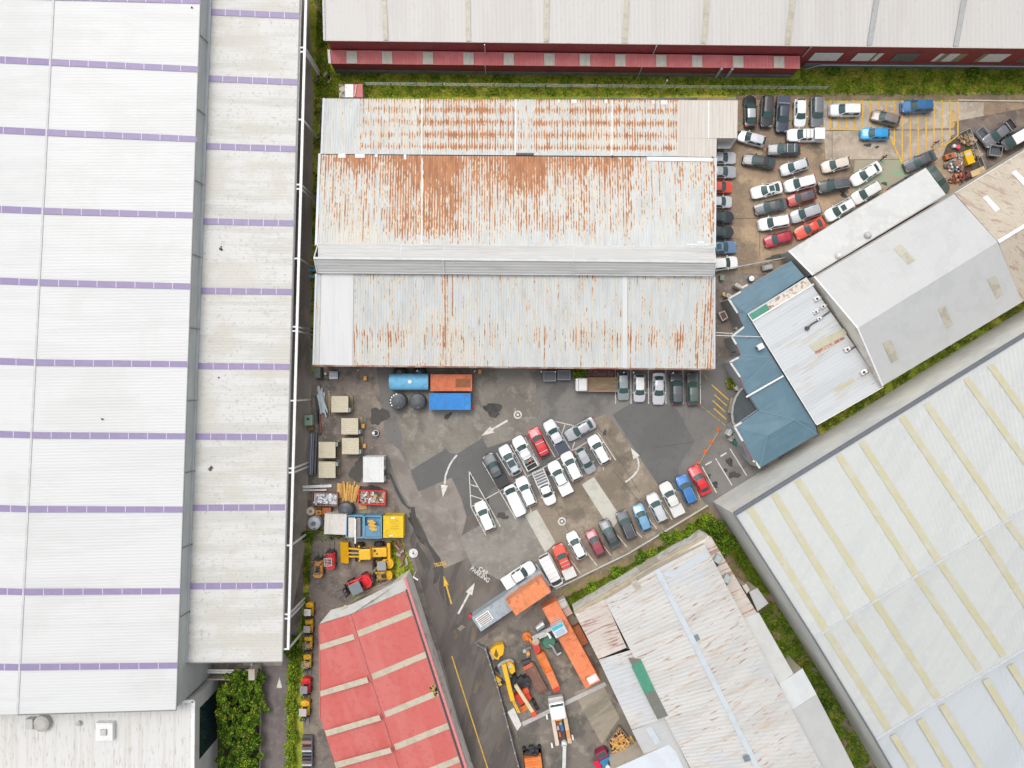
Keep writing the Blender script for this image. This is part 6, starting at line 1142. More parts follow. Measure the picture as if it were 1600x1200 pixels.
skip(581, 777.5, -2, 3.95, 2.0, 1.3, M_redbin, 'red skip bin full of mixed scrap beside the timber pile', 2, [(.55, .50, .42), (.65, .65, .65), (.05, .05, .05), (.5, .3, .12), (.25, .22, .2), (.35, .1, .06)], load=90)
M_wood = [surf('fresh_timber%d' % i, c, [(tuple(v*.72 for v in c), 2.5, .45, .66, .6)], .7, obj=True) for i, c in enumerate(((.60, .34, .08), (.50, .26, .06), (.64, .40, .13)))]
rd = random.Random(5)
for i in range(22):
    x = 528+i*1.55 if i < 20 else 544; px = min(x, 561)+rd.uniform(-1, 1); hi = .1+.06*(i % 5); a = (px-540)*.02+rd.uniform(-.12, .12) if px > 538 else rd.uniform(-.03, .03)
    ln = 2.2 if px < 536 else rd.uniform(2.2, 3.2); c = W(px, 766 if px < 536 else 770+rd.uniform(-4, 4)); mb = MB(); d = Vector((math.sin(a), math.cos(a), 0))*ln/2; z = Vector((0, 0, hi)); mb.beam(c-d+z, c+d+z, rd.uniform(.2, .3), .1)
    solo(mb, 'timber', M_wood[i % 3], 'orange-brown timber board in the loose pile between the two skip bins', 'timber', group='timber boards in the pile')
def pallet(px, py, deg, w, d, lab, m=None, h=.35):
    t = thing('pallet', lab, 'pallet', W(px, py), R(deg)); 
    for i in range(6): mb = MB(); mb.box((-w/2+w*(i+.5)/6, 0, h), (w/6*.72, d, .04)); mb.build('slat', m or M_wood[2], t, world=False)
    for s in (-1, 0, 1): mb = MB(); mb.box((0, s*(d/2-.06), h/2-.02), (w, .1, h-.02)); mb.build('bearer', m or M_wood[1], t, world=False)
pallet(568, 790, 0, 1.1, 1.0, 'timber pallet leaning out below the red skip bin')
t = thing('cable_reel', 'cream cable reel standing in the left corner of the yard', 'cable reel', W(487.5, 797.5)); mb = MB(); mb.lathe([(.62, .72), (.62, .8), (.25, .8)], n=22); mb.build('flange', plain('reel_cream', (.55, .50, .40)), t, world=False); mb = MB(); mb.lathe([(.62, 0), (.62, .08)], n=22); mb.build('flange', plain('reel_cream', (.55, .50, .40)), t, world=False); mb = MB(); mb.lathe([(.4, .08), (.4, .72)], n=18); mb.build('core', plain('reel_core', (.3, .17, .09)), t, world=False); mb = MB(); mb.lathe([(.22, .8), (.22, .82)], n=14); mb.build('hub', plain('reel_hub', (.32, .16, .09)), t, world=False)
t = thing('compressor', 'small orange machine next to the cable reel', 'machine', W(500, 799.5)); mb = MB(); mb.rbox((0, 0, .55), (.95, .7, .7), .12); mb.build('body', plain('machine_orange', (.68, .27, .02)), t, world=False); mb = MB(); mb.box((.05, .05, .95), (.4, .3, .15)); mb.build('engine', B_dark, t, world=False)
for x in (-.3, .3): mb = MB(); mb.wheel((x, -.4, .2), .2, .14); mb.build('wheel', [B_black, B_dark], t, world=False)
t = thing('hopper', 'rusty red hopper beside the small orange machine', 'hopper', W(512.5, 797)); mb = MB(); mb.add([(-.7, -.55, .2), (.7, -.45, .2), (.7, .45, .2), (-.7, .55, .2), (-.8, -.65, 1.0), (.75, -.6, 1.0), (.75, .6, 1.0), (-.8, .65, 1.0)], [(0, 1, 5, 4), (1, 2, 6, 5), (2, 3, 7, 6), (3, 0, 4, 7), (3, 2, 1, 0)]); mb.box((0, 0, .75), (1.3, 1.0, .1)); mb.build('body', cont_mat('rust_orange', (.36, .10, .035), .5), t, world=False)
t = container(524, 819, -2, 3.2, 3.0, 2.4, surf('chalk_panel', (.60, .575, .53), [((.5, .47, .43), .8, .45, .66, .6)], .6, obj=True), 'chalky white ribbed box in the lower left corner of the yard', name='cabin', cat='cabin', doors=False)
mb = MB(); mb.box((-1.0, 0, 2.41), (.05, 2.7, .05)); mb.build('ridge', B_white_metal, t, world=False)
M_pb = cont_mat('faded_blue', (.13, .32, .48), .2)
def opentop(px, py, L, Wd, H, mat, label):
    l = W(px, py, H); l.z = .01; t = thing('open_top_container', label, 'container', l); mb = MB()
    for sg in (-1, 1): mb.box((sg*(L/2-.05), 0, H/2), (.1, Wd, H)); mb.box((0, sg*(Wd/2-.05), H/2), (L-.2, .1, H))
    mb.box((0, 0, H*.6), (L-.15, Wd-.15, .1)); mb.build('body', mat, t, world=False)
    mb = MB()
    for sg in (-1, 1): mb.box((sg*L/2, 0, H), (.16, Wd, .1)); mb.box((0, sg*Wd/2, H), (L-.16, .16, .1))
    mb.build('rim', mat, t, world=False); return t, l
t, l = opentop(554.5, 823, 2.5, 3.2, 2.3, M_pb, 'faded blue open container stacked with pale panels')
mb = MB(); mb.box(l+Vector((-.45, -.1, 2.1)), (1.0, 2.9, .5)); solo(mb, 'panel_stack', plain('pale_panels', (.58, .54, .50)), 'stack of pale panels lying in the faded blue open container', 'panel')
mb = MB(); mb.box(l+Vector((.5, -.1, 2.0)), (.6, 2.8, .4)); solo(mb, 'panel_stack', plain('brown_panels', (.22, .19, .17)), 'brown grey panels beside the white beam in the faded blue container', 'panel')
mb = MB(); mb.box(l+Vector((.12, -.6, 2.55)), (.2, 3.6, .2)); solo(mb, 'beam', B_white_metal, 'white beam laid along the faded blue container and sticking out', 'beam')
t, l = opentop(582.5, 823.5, 2.5, 3.2, 2.3, M_pb, 'faded blue open container loaded with yellow blocks beside the yellow one')
mb = MB(); mb.slab([l+Vector((-1.1, -1.45, 2.25)), l+Vector((1.1, -1.45, 2.25)), l+Vector((1.1, .2, 2.4)), l+Vector((-1.1, .2, 2.4))], .06); solo(mb, 'cover', plain('blue_tarp', (.12, .26, .38), .6), 'blue cover over the lower half of the container with yellow blocks', 'cover')
for i in range(6): mb = MB(); mb.box(l+Vector((-.3+.28*(i % 2)+.12*(i//2), .9-.32*i*.8, 2.35)), (.9, .28, .25), .1); solo(mb, 'timber_block', plain('yellow_block', (.62, .36, .06)), 'yellow timber block heaped on the faded blue container', 'timber', group='yellow timber blocks')
M_yel = cont_mat('yellow', (.72, .49, .01), .1)
t = container(614.5, 823, 0, 2.95, 3.2, 2.5, M_yel, 'bright yellow container at the corner of the dirt yard', doors=False)
mb = MB(); mb.box((0, 1.3, 2.52), (.6, .22, .05)); mb.build('label_plate', B_white_metal, t, world=False); mb = MB(); mb.box((-.3, -1.3, 2.52), (.5, .18, .05)); mb.build('label_plate', B_white_metal, t, world=False)
for i in range(4): mb = MB(); mb.box((.25, .8-.35*i, 2.53), (1.3, .035, .03)); mb.build('slot', plain('yellow_shadow', (.35, .22, .01)), t, world=False)
t = thing('hose_reel', 'small black and white hose reel on the dirt by the driveway', 'hose reel', W(588, 676.5)); mb = MB(); mb.lathe([(.5, 0), (.5, .35), (.3, .4)], n=16); mb.build('drum', B_black, t, world=False); mb = MB()
for i in range(16): a = 2*math.pi*i/16; b = 2*math.pi*(i+1)/16; mb.tube((.42*math.cos(a), .42*math.sin(a), .45), (.42*math.cos(b), .42*math.sin(b), .45), .045, 5)
mb.build('hose', B_white_metal, t, world=False); mb = MB(); mb.lathe([(.22, .38), (.22, .5)], (-.35, 0, 0), 10); mb.build('knob', B_white_metal, t, world=False)
# man holes, red drum, bollards
for x, y, lab in ((809, 648, 'round manhole ringed in white at the tail of the white arrow by the upper concrete'), (878, 814.5, 'round manhole ringed in white among the lower bays')):
    t = thing('manhole', lab, 'manhole', W(x, y)+Vector((0, 0, .045))); mb = MB(); mb.lathe([(.62, 0), (.62, .02), (.42, .021)], n=24); mb.build('ring', P_white, t, world=False); mb = MB(); mb.lathe([(.40, 0), (.40, .028)], n=22); mb.build('cover', plain('iron_cover', (.13, .13, .13)), t, world=False); mb = MB(); mb.lathe([(.2, .028), (.2, .034), (.1, .034)], n=14); mb.build('rim', P_white, t, world=False)
t = thing('manhole', 'white speckled concrete pit lid at the mouth of the driveway', 'manhole', W(646, 864)+Vector((0, 0, .04))); mb = MB(); mb.lathe([(.68, 0), (.68, .12)], n=24); mb.build('lid', surf('speckled_lid', (.66, .66, .65), [((.3, .3, .3), 4, .56, .66, .8)], .7, obj=True), t, world=False); mb = MB(); mb.lathe([(.14, .12), (.14, .16)], n=10); mb.build('handle', B_dark, t, world=False)
mb = MB(); mb.slab([W(714, 982, .05), W(722, 976, .05), W(727, 980, .05), W(719, 986, .05)], .01); solo(mb, 'drain_grate', plain('drain_pale', (.22, .20, .17)), 'square drain grate in the driveway beside the grey container', 'drain')
M_redp = plain('signal_red', (.70, .02, .025), .45)
t = thing('drum', 'red drum at the end of the bright blue container', 'drum', W(737.5, 635.5, .9)*1); t.location.z = .03; mb = MB(); mb.lathe([(.26, 0), (.27, .45), (.26, .88)], n=16); mb.build('barrel', M_redp, t, world=False); mb = MB(); mb.lathe([(.2, .88), (.2, .9)], n=14); mb.build('lid', M_redp, t, world=False)
for (x, y, h), lab in (((734.7, 963.7, 1.4), 'red topped post at the left end of the grey container'), ((842, 894, 1.4), 'red topped post between the long white pickup and the grey container')):
    l = W(x, y, h); l.z = .03; t = thing('bollard', lab, 'bollard', l); mb = MB(); mb.lathe([(.12, 0), (.12, h-.2)], n=12); mb.build('post', B_dark, t, world=False); mb = MB(); mb.lathe([(.28, h-.22), (.3, h-.08), (.18, h)], n=14); mb.build('cap', M_redp, t, world=False)
# grey container with an orange one stacked on it
A0, A1 = W(739.5, 975.5, 2.6), W(852, 899.5, 2.6); dg = math.degrees(math.atan2(A1.y-A0.y, A1.x-A0.x))
t = container(798, 939.5, dg, 12.2, 2.44, 2.6, M_grey, 'long grey container with a slatted vent, along the driveway side of the machine yard')
mb = MB(); mb.box((-4.6, .05, 2.66), (2.3, 1.5, .12)); v = mb.build('vent', B_white_metal, t, world=False)
for i in range(5): mb = MB(); mb.box((-4.6, -.5+.27*i, 2.73), (2.0, .14, .05)); mb.build('slat', plain('vent_brown', (.26, .21, .18)), v, world=False)
container(826, 932.5, dg, 6.06, 2.44, 2.55, M_coral, 'coral orange container stacked on the right half of the long grey one', z=2.66)
# long orange container in the machine yard
B0, B1 = W(858.5, 944.5, 2.7), W(926.5, 1069.5, 2.7); L0 = (B1-B0).length; dg2 = math.degrees(math.atan2(B1.y-B0.y, B1.x-B0.x))
t = container(892.5, 1007, dg2, L0, 2.44, 2.7, cont_mat('salmon', (.72, .22, .09), .25), 'very long salmon orange container across the machine yard', doors=False)
mb = MB(); mb.box((L0/2-.75, .35, 2.72), (1.0, 1.5, .06)); mb.build('label_plate', B_white_metal, t, world=False)
for i in range(5): mb = MB(); mb.box((-L0/2+1.9+.28*i, -.35, 2.73), (.06, 1.4, .04)); mb.build('rib', plain('pale_rib', (.62, .5, .42)), t, world=False)
container(906.5, 993, dg2, 3.0, 1.2, 1.3, cont_mat('rust_brown', (.36, .11, .04), .4), 'low rusty orange box between the long salmon container and the factory', doors=False, name='box', cat='box')
Tc = Matrix.Rotation(R(dg2), 3, 'Z')
l = W(874, 985.5, 4.6); l.z = 2.77
t = thing('machine_cab', 'light blue and white cab lying on the long salmon container', 'cab', l, R(dg2)); mb = MB(); mb.rbox((0, 0, .9), (1.7, 2.0, 1.8), .15); mb.build('shell', plain('cab_white', (.56, .60, .63), .5), t, world=False); mb = MB(); mb.rbox((-.55, 0, 1.78), (.5, 1.7, .1), .04); mb.build('roof_edge', plain('cyan_paint', (.04, .42, .52), .4), t, world=False); mb = MB(); mb.box((.25, 0, 1.82), (.7, 1.3, .06)); mb.build('window', plain('glass_blue', (.38, .46, .55), .2), t, world=False)
# silver machine and green base
t = thing('stone_crusher', 'silver grey machine arm on a green turntable beside the long salmon container', 'machine', W(856, 996)); dz = 1.6
mb = MB(); mb.lathe([(1.0, .2), (1.05, .8), (.9, 1.0)], W(857, 1000), 18); mb.build('turntable', plain('machine_green', (.06, .20, .13), .5), t)
mb = MB(); mb.beam(W(832, 997, dz), W(871, 976, dz), .55, .5); mb.beam(W(841, 994, dz+.3), W(853, 989, dz+.3), .8, .5); mb.build('arm', plain('machine_silver', (.48, .49, .48), .4, .2), t)
mb = MB(); mb.slab([W(837, 982, 1.9), W(848, 972, 1.9), W(851, 977, 1.9), W(840, 985, 1.9)], .9); mb.build('hood', B_white_metal, t)
mb = MB(); mb.slab([W(838, 984.5, 2.0), W(850, 976.5, 2.0), W(851.5, 979, 2.0), W(840, 987, 2.0)], .1); mb.build('grille', plain('machine_slate', (.2, .24, .27)), t)
mb = MB(); mb.lathe([(.55, 1.2), (.55, 1.9), (.3, 2.0)], W(836.5, 996), 14); mb.build('head', plain('head_beige', (.45, .36, .27)), t)
mb = MB(); q = [W(x, y, 1.2) for x, y in ((858, 1007), (864, 1011), (867, 1018), (871, 1023.5), (877, 1019.5))]
for a, b in zip(q, q[1:]): mb.tube(a, b, .16, 8)
solo(mb, 'pipe', plain('steel_pipe', (.42, .42, .42), .4, .3), 'bent grey pipe ending at the side of the long salmon container', 'pipe')
mb = MB(); q = [W(x, y, 1.9) for x, y in ((853, 990), (857.5, 991), (860.5, 997))]
for a, b in zip(q, q[1:]): mb.tube(a, b, .2, 8)
solo(mb, 'pipe', B_white_metal, 'short pale elbow pipe over the green turntable', 'pipe')
t = thing('bundle', 'dark slatted bundle beside the bent grey pipe', 'bundle', W(872, 1012)); mb = MB(); mb.slab([W(866, 1006, .7), W(872, 1003, .7), W(878, 1016, .7), W(872, 1020, .7)], .6); mb.build('body', plain('bundle_dark', (.07, .07, .075)), t)
# brown tray body, orange loader parts
def rot_box(name, lab, cat, pts, z, th, mat, parts=()):
    c = sum((W(x, y) for x, y in pts), Vector((0, 0, 0)))/len(pts); t = thing(name, lab, cat, c)
    mb = MB(); mb.slab([W(x, y, z) for x, y in pts], th); mb.build('floor', mat, t); mb = MB(); q = [W(x, y, z) for x, y in pts]
    for a, b in zip(q, q[1:]+q[:1]): mb.beam(a+Vector((0, 0, .1)), b+Vector((0, 0, .1)), .12, .3)
    mb.build('side', mat, t); return t
t = rot_box('truck_tray', 'dull brown truck tray lying between the crane and the orange hopper', 'truck tray', [(817, 1043.5), (832.5, 1034), (855.5, 1077), (842, 1083)], .8, .5, surf('brown_tray', (.20, .10, .075), [((.28, .17, .12), .9, .45, .66, .6), ((.13, .07, .05), 2, .5, .7, .6)], .75))
mb = MB(); mb.beam(W(818, 1045.5, 1.0), W(832, 1037, 1.0), .5, .2); mb.build('headboard', plain('orange_edge', (.55, .12, .05)), t)
for a, b in (((815, 1036), (829, 1031)), ): mb = MB(); mb.beam(W(*a, .5), W(*b, .5), .5, .6); mb.build('coupling', B_dark, t)
M_og = surf('loader_orange', (.66, .17, .03), [((.45, .10, .02), 1.5, .5, .7, .5), ((.72, .28, .08), .6, .5, .7, .5)], .5); M_rd = surf('loader_red', (.58, .045, .025), [((.42, .03, .02), 1.5, .5, .7, .5)], .45)
t = rot_box('feeder', 'long orange open hopper with a red nose pointing up the machine yard', 'hopper', [(838.5, 1024), (849.5, 1018.5), (863, 1048), (852.5, 1053)], 1.6, 1.1, M_og)
mb = MB(); mb.slab([W(852.5, 1053, 1.9), W(863.5, 1048, 1.9), (W(875, 1075, 1.9)), W(865, 1081, 1.9)], 1.0); mb.build('hood', plain('pale_orange', (.68, .20, .07)), t)
mb = MB(); mb.beam(W(865, 1080, 2.0), W(874, 1075, 2.0), .5, .14); mb.build('tail_plate', M_rd, t)
mb = MB(); mb.slab([W(829, 1003, 1.8), W(837, 1000, 1.8), W(844, 1012, 1.8), W(843.5, 1019, 1.8), W(838, 1023, 1.8)], .8); mb.build('nose', M_rd, t)
mb = MB(); mb.beam(W(822, 988, 1.7), W(831, 1004, 1.7), .35, .4); mb.lathe([(.65, 1.1), (.7, 1.7), (.4, 1.9)], W(823, 989), 12); mb.build('arm', M_og, t)
rd = random.Random(9); 
t = thing('engine_block', 'heap of small greasy engine parts on a pallet near the red nose', 'engine', W(824, 1018)); mb = MB()
for i in range(14): mb.box(W(824+rd.uniform(-6, 6), 1018+rd.uniform(-8, 8), .3+rd.uniform(0, .3)), (rd.uniform(.2, .5), rd.uniform(.15, .4), .3), rd.uniform(0, 3))
mb.build('parts', plain('greasy_steel', (.22, .20, .19)), t); mb = MB(); mb.lathe([(.28, .5), (.28, .95)], W(825, 1018), 12); mb.build('filter', plain('filter_orange', (.66, .33, .06)), t); mb = MB(); mb.lathe([(.3, .4), (.3, .8)], W(819.5, 1014.5), 12); mb.build('pulley', B_pipe, t)
# yellow crane
M_cy = surf('crane_yellow', (.74, .42, .01), [((.55, .30, .01), 1.2, .5, .7, .5)], .45)
t = thing('bucket', 'large orange-yellow digger bucket near the top of the machine yard fence', 'bucket', W(777, 1018)); mb = MB(); q = [(766, 1016), (774, 1009), (786, 1006), (788, 1012), (786, 1023), (781, 1026), (779, 1031), (772, 1029)]; mb.slab([W(x, y, 1.4) for x, y in q], 1.2); mb.build('shell', M_cy, t); mb = MB(); mb.slab([W(x, y, 1.44) for x, y in ((772, 1024), (775, 1013), (779, 1024), (776, 1028))], .06); mb.build('slot', plain('slot_shadow_brown', (.16, .09, .01)), t); mb = MB(); mb.beam(W(766, 1018, 1.3), W(771, 1030, 1.3), .3, .3); mb.build('cutting_edge', plain('edge_grey', (.45, .3, .22)), t)
t = thing('bucket', 'small orange-yellow digger bucket by the machine yard fence', 'bucket', W(778, 1063)); mb = MB(); mb.slab([W(x, y, .8) for x, y in ((775, 1056), (785, 1064), (782, 1067), (772.5, 1062))], .7); mb.slab([W(x, y, .7) for x, y in ((776, 1069), (783, 1067), (785, 1070), (781, 1072))], .6); mb.build('shell', M_cy, t); mb = MB(); mb.lathe([(.2, .8), (.2, .9)], W(779, 1061.5), 8); mb.build('pin', B_pipe, t)
t = thing('crane', 'yellow wheeled crane with its boom laid down along the fence', 'crane', W(797, 1048))
mb = MB(); mb.slab([W(x, y, 1.2) for x, y in ((777, 1042), (790, 1036), (800, 1058), (788, 1064))], .7); mb.build('chassis', plain('crane_grey', (.17, .17, .18)), t)
mb = MB(); q = [W(x, y, 1.5) for x, y in ((778, 1040.5), (786, 1034), (796, 1030.5), (802, 1034))]
for a, b in zip(q, q[1:]): mb.beam(a, b, .35, .35)
mb.build('bumper', B_pipe, t)
mb = MB(); mb.slab([W(x, y, 2.4) for x, y in ((791, 1038), (797, 1034), (803, 1040), (805, 1049), (800, 1054), (796, 1050))], 1.4); mb.build('cab', M_cy, t)
mb = MB(); mb.slab([W(x, y, 2.46) for x, y in ((793, 1041), (798.5, 1038), (800, 1042), (795, 1045))], .05); mb.build('window', plain('cab_pane', (.55, .55, .53), .2), t)
mb = MB(); mb.beam(W(787, 1037, 3.0), W(801, 1094, 3.0), .62, .6); mb.build('boom', M_cy, t)
mb = MB()
for dx in (-1.2, 1.2): mb.beam(W(801+dx, 1093, 2.9), W(811+dx*1.3, 1114, 2.9), .14, .14); mb.beam(W(801+dx, 1093, 2.4), W(811+dx*1.3, 1114, 2.4), .14, .14)
for k in range(4): mb.beam(W(800+2.6*k, 1095+5*k, 2.9), W(803.5+2.6*k, 1097.5+5*k, 2.9), .12, .12)
mb.build('jib', M_cy, t)
for x, y in ((779, 1044), (787, 1063), (792, 1036), (801, 1056)):
    mb = MB(); c = W(x, y, .55); mb.wheel((0, 0, 0), .55, .45); m3 = Matrix.Rotation(R(30), 3, 'Z'); mb.v = [m3 @ v+c for v in mb.v]; mb.build('wheel', [B_black, B_dark], t)
t = thing('crane', 'red machine with black engine and a cream boom lying over it', 'crane', W(815, 1085))
mb = MB(); mb.slab([W(x, y, 1.9) for x, y in ((803, 1088), (815, 1082), (824, 1076), (828, 1087), (831, 1092), (813, 1102))], 1.2); mb.build('body', M_rd, t)
mb = MB(); mb.slab([W(x, y, 1.95) for x, y in ((816, 1078), (824, 1074), (827, 1081), (819, 1085))], .9); mb.build('tank', plain('orange_red_paint', (.66, .09, .03)), t)
mb = MB(); rd = random.Random(4)
for i in range(12): mb.box(W(812+rd.uniform(-11, 13), 1069+rd.uniform(-9, 8), .9+rd.uniform(0, .6)), (rd.uniform(.5, 1.2), rd.uniform(.4, .9), .7), rd.uniform(0, 3))
mb.build('engine', plain('engine_black', (.035, .035, .04), .45), t)
mb = MB(); mb.beam(W(805.5, 1070, 2.9), W(832.5, 1112, 2.6), .5, .5); mb.build('boom', plain('boom_cream', (.62, .52, .30)), t); mb = MB(); mb.beam(W(832, 1111, 2.6), W(836, 1118, 2.5), .7, .6); mb.build('boom_tip', plain('orange_red_paint', (.66, .09, .03)), t)
mb = MB(); mb.slab([W(x, y, 1.3) for x, y in ((812, 1106), (822, 1100), (827, 1107), (816, 1114))], .6); mb.build('bracket', M_og, t)
for x, y in ((801, 1062), (822, 1058), (834, 1096), (838, 1104)):
    mb = MB(); c = W(x, y, .5); mb.wheel((0, 0, 0), .5, .4); m3 = Matrix.Rotation(R(-60), 3, 'Z'); mb.v = [m3 @ v+c for v in mb.v]; mb.build('wheel', [B_black, B_dark], t)
mb = MB(); mb.slab([W(x, y, .5) for x, y in ((793, 1113), (803, 1106), (815, 1133), (808, 1142))], .4); solo(mb, 'concrete_block', plain('white_block', (.62, .61, .59), .7), 'white slab at the fence end of the long white kerb beam', 'concrete block')
mb = MB(); mb.beam(W(816, 1131.5, .1), W(946, 1068, .1), .62, .2); solo(mb, 'kerb_beam', plain('kerb_grey', (.45, .43, .41), .7), 'long pale kerb beam crossing the machine yard under the white truck', 'kerb')
# white crane truck
l = W(873, 1118); t = thing('crane_truck', 'white truck with an open tool deck and a folded crane at its tail', 'truck', l, R(100))
mb = MB(); mb.rbox((1.75, 0, 1.45), (2.6, 2.3, 2.1), .25); mb.build('cab', PA['white'], t, world=False)
mb = MB(); mb.slab([Vector((3.06, -1.02, 1.55)), Vector((3.06, 1.02, 1.55)), Vector((2.82, .95, 2.53)), Vector((2.82, -.95, 2.53))], .05); mb.slab([Vector((2.83, -.95, 2.53)), Vector((2.83, .95, 2.53)), Vector((2.5, .95, 2.54)), Vector((2.5, -.95, 2.54))], .05); mb.build('windscreen', C_glass, t, world=False)
mb = MB(); mb.rbox((3.12, 0, .95), (.5, 2.25, .9), .12); mb.build('front_bumper', plain('bumper_pale', (.5, .5, .49)), t, world=False)
mb = MB(); mb.box((-1.7, 0, .9), (4.2, .9, .3)); mb.build('chassis', plain('chassis_dark', (.06, .055, .05)), t, world=False)
for sg, c in ((-1, (.60, .44, .30)), (1, (.62, .53, .42))): mb = MB(); mb.box((-1.65, sg*.92, 1.15), (4.1, .55, .5)); mb.build('side_deck', plain('deck_cream%d' % sg, c), t, world=False)
mb = MB(); mb.box((-2.35, -.92, 1.42), (1.3, .5, .05)); mb.build('deck_panel', plain('deck_orange', (.66, .28, .10)), t, world=False)
for i, (x, y, c, d) in enumerate(((.1, .1, (.70, .42, .02), (.5, .9)), (-.5, .35, (.5, .03, .05), (.4, .3)), (-1.3, -.2, (.02, .15, .42), (.8, .4)), (-.6, -.1, (.3, .28, .27), (.5, .4)), (-2.2, .3, (.62, .10, .04), (.7, .25)), (-1.2, .4, (.4, .38, .35), (.6, .3)))): mb = MB(); mb.box((x, y, 1.2), (d[0], d[1], .35)); mb.build('tool_box', plain('tool%d' % i, c), t, world=False)
mb = MB(); mb.lathe([(.42, 1.05), (.42, 1.7), (.3, 1.9)], (-3.6, -.1, 0), 14); mb.build('crane_base', B_white_metal, t, world=False)
mb = MB(); mb.beam((-3.5, -.1, 2.1), (-8.6, .95, 2.4), .5, .5); mb.build('crane_boom', plain('boom_pale', (.56, .57, .57), .4), t, world=False)
for x, y in ((-3.7, .95), (-3.7, -1.1), (.4, 1.75), (-3.9, 1.75), (-3.3, -1.5)): mb = MB(); mb.box((x, y, .6), (.75, .26, .25)); mb.build('outrigger', B_white_metal, t, world=False)
for x in (1.8, -1.9, -2.9):
    for sg in (-1, 1): mb = MB(); mb.wheel((x, sg*1.02, .48), .48, .32); mb.build('wheel', [B_black, B_dark], t, world=False)
# orange tipper at the bottom edge
l = W(833, 1185); t = thing('tipper_truck', 'orange tracked machine with a black engine at the bottom of the machine yard', 'truck', l, R(97))
mb = MB(); mb.box((-.7, 0, 1.3), (3.6, 2.5, 1.2)); mb.build('body', M_og, t, world=False); mb = MB()
for i in range(4): mb.box((.7-.9*i, 0, 1.92), (.08, 2.4, .1))
mb.build('body_rib', plain('rib_orange', (.70, .30, .10)), t, world=False); mb = MB(); rd = random.Random(8)
for i in range(10): mb.box((1.6+rd.uniform(-.4, .6), rd.uniform(-.9, .9), .9+rd.uniform(0, .5)), (.6, .5, .6), rd.uniform(0, 3))
mb.build('engine', plain('engine_black', (.035, .035, .04), .45), t, world=False)
for sg in (-1, 1): mb = MB(); mb.rbox((-.2, sg*1.15, .4), (4.6, .5, .8), .3); mb.build('track', B_black, t, world=False)
# tray truck with blue load at the bottom
l = W(945, 1187); t = thing('tray_truck', 'red and blue tray truck loaded with white bags at the bottom edge', 'truck', l, R(118)); mb = MB(); mb.box((-.6, -.2, .9), (3.4, 1.7, .5)); mb.build('tray', plain('tray_blue', (.05, .22, .35)), t, world=False); mb = MB(); mb.rbox((1.6, -.15, 1.0), (1.2, 1.7, 1.5), .2); mb.build('cab', plain('cab_crimson', (.30, .02, .07)), t, world=False); mb = MB(); mb.box((1.7, -.15, 1.77), (.7, 1.2, .06)); mb.build('windscreen', C_glass, t, world=False); mb = MB(); mb.slab([Vector((1.0, .75, 1.25)), Vector((-2.3, .75, 1.25)), Vector((-2.3, 1.7, .9)), Vector((1.0, 1.6, .9))], .1); mb.build('drop_side', plain('side_crimson', (.68, .01, .06)), t, world=False)
mb = MB(); mb.box((.75, -.2, 1.4), (.4, 1.6, .5)); mb.build('headboard', plain('board_blue', (.02, .2, .45)), t, world=False)
for x in (1.5, -1.5):
    for sg in (-1, 1): mb = MB(); mb.wheel((x, sg*.85-.15, .38), .38, .25); mb.build('wheel', [B_black, B_dark], t, world=False)
rd = random.Random(2)
for i in range(7): mb = MB(); mb.rbox(Vector((0, 0, .12)), (rd.uniform(.4, .7), rd.uniform(.3, .5), .25), .08); p = Matrix.Rotation(R(118), 3, 'Z') @ Vector((-.2-.28*i, rd.uniform(-.7, .3), 0)); o = solo(mb, 'bag', B_white_metal if i % 3 else B_dark, 'bag thrown on the blue tray of the red and blue truck', 'bag', loc=(0, 0, 0), group='bags on the tray truck', local=True); o.location = l+p+Vector((0, 0, 1.15)); o.rotation_euler = (0, 0, rd.uniform(0, 3))
# timber bin
t = thing('timber_bin', 'open bin of orange timber scraps at the factory wall', 'bin', W(966, 1157)); mb = MB(); q = [W(x, y, .9) for x, y in ((950, 1160), (968, 1136), (990, 1164), (957, 1180))]
for a, b in zip(q, q[1:]+q[:1]): mb.beam(a-Vector((0, 0, .4)), b-Vector((0, 0, .4)), .15, .9)
mb.build('side', surf('bin_grey', (.17, .15, .12), [((.3, .24, .16), 1.5, .45, .66, .6)], .8), t); mb = MB(); mb.slab([p-Vector((0, 0, .6)) for p in q], .1); mb.build('floor', B_dark, t)
rd = random.Random(6); mb = MB()
for i in range(70): u, v = rd.random(), rd.random(); p = (q[0]*(1-u)+q[1]*u)*(1-v)+(q[3]*(1-u)+q[2]*u)*v; p = p*.8+W(966, 1158, .9)*.2; mb.mi = rd.randrange(3); mb.box(p+Vector((0, 0, rd.uniform(-.3, .2))), (rd.uniform(.3, 1.1), rd.uniform(.12, .3), .08), rd.uniform(0, 3))
tag(mb.build('timber_scraps', [M_wood[0], M_wood[2], plain('scrap_terracotta', (.55, .25, .11))]), 'orange timber scraps heaped in the bin at the factory wall', 'timber', kind='stuff')
mb = MB(); mb.beam(W(984, 1150, .3), W(996, 1176, .3), .5, .5); solo(mb, 'timber', M_wood[0], 'thick yellow timber along the bin at the factory wall', 'timber')
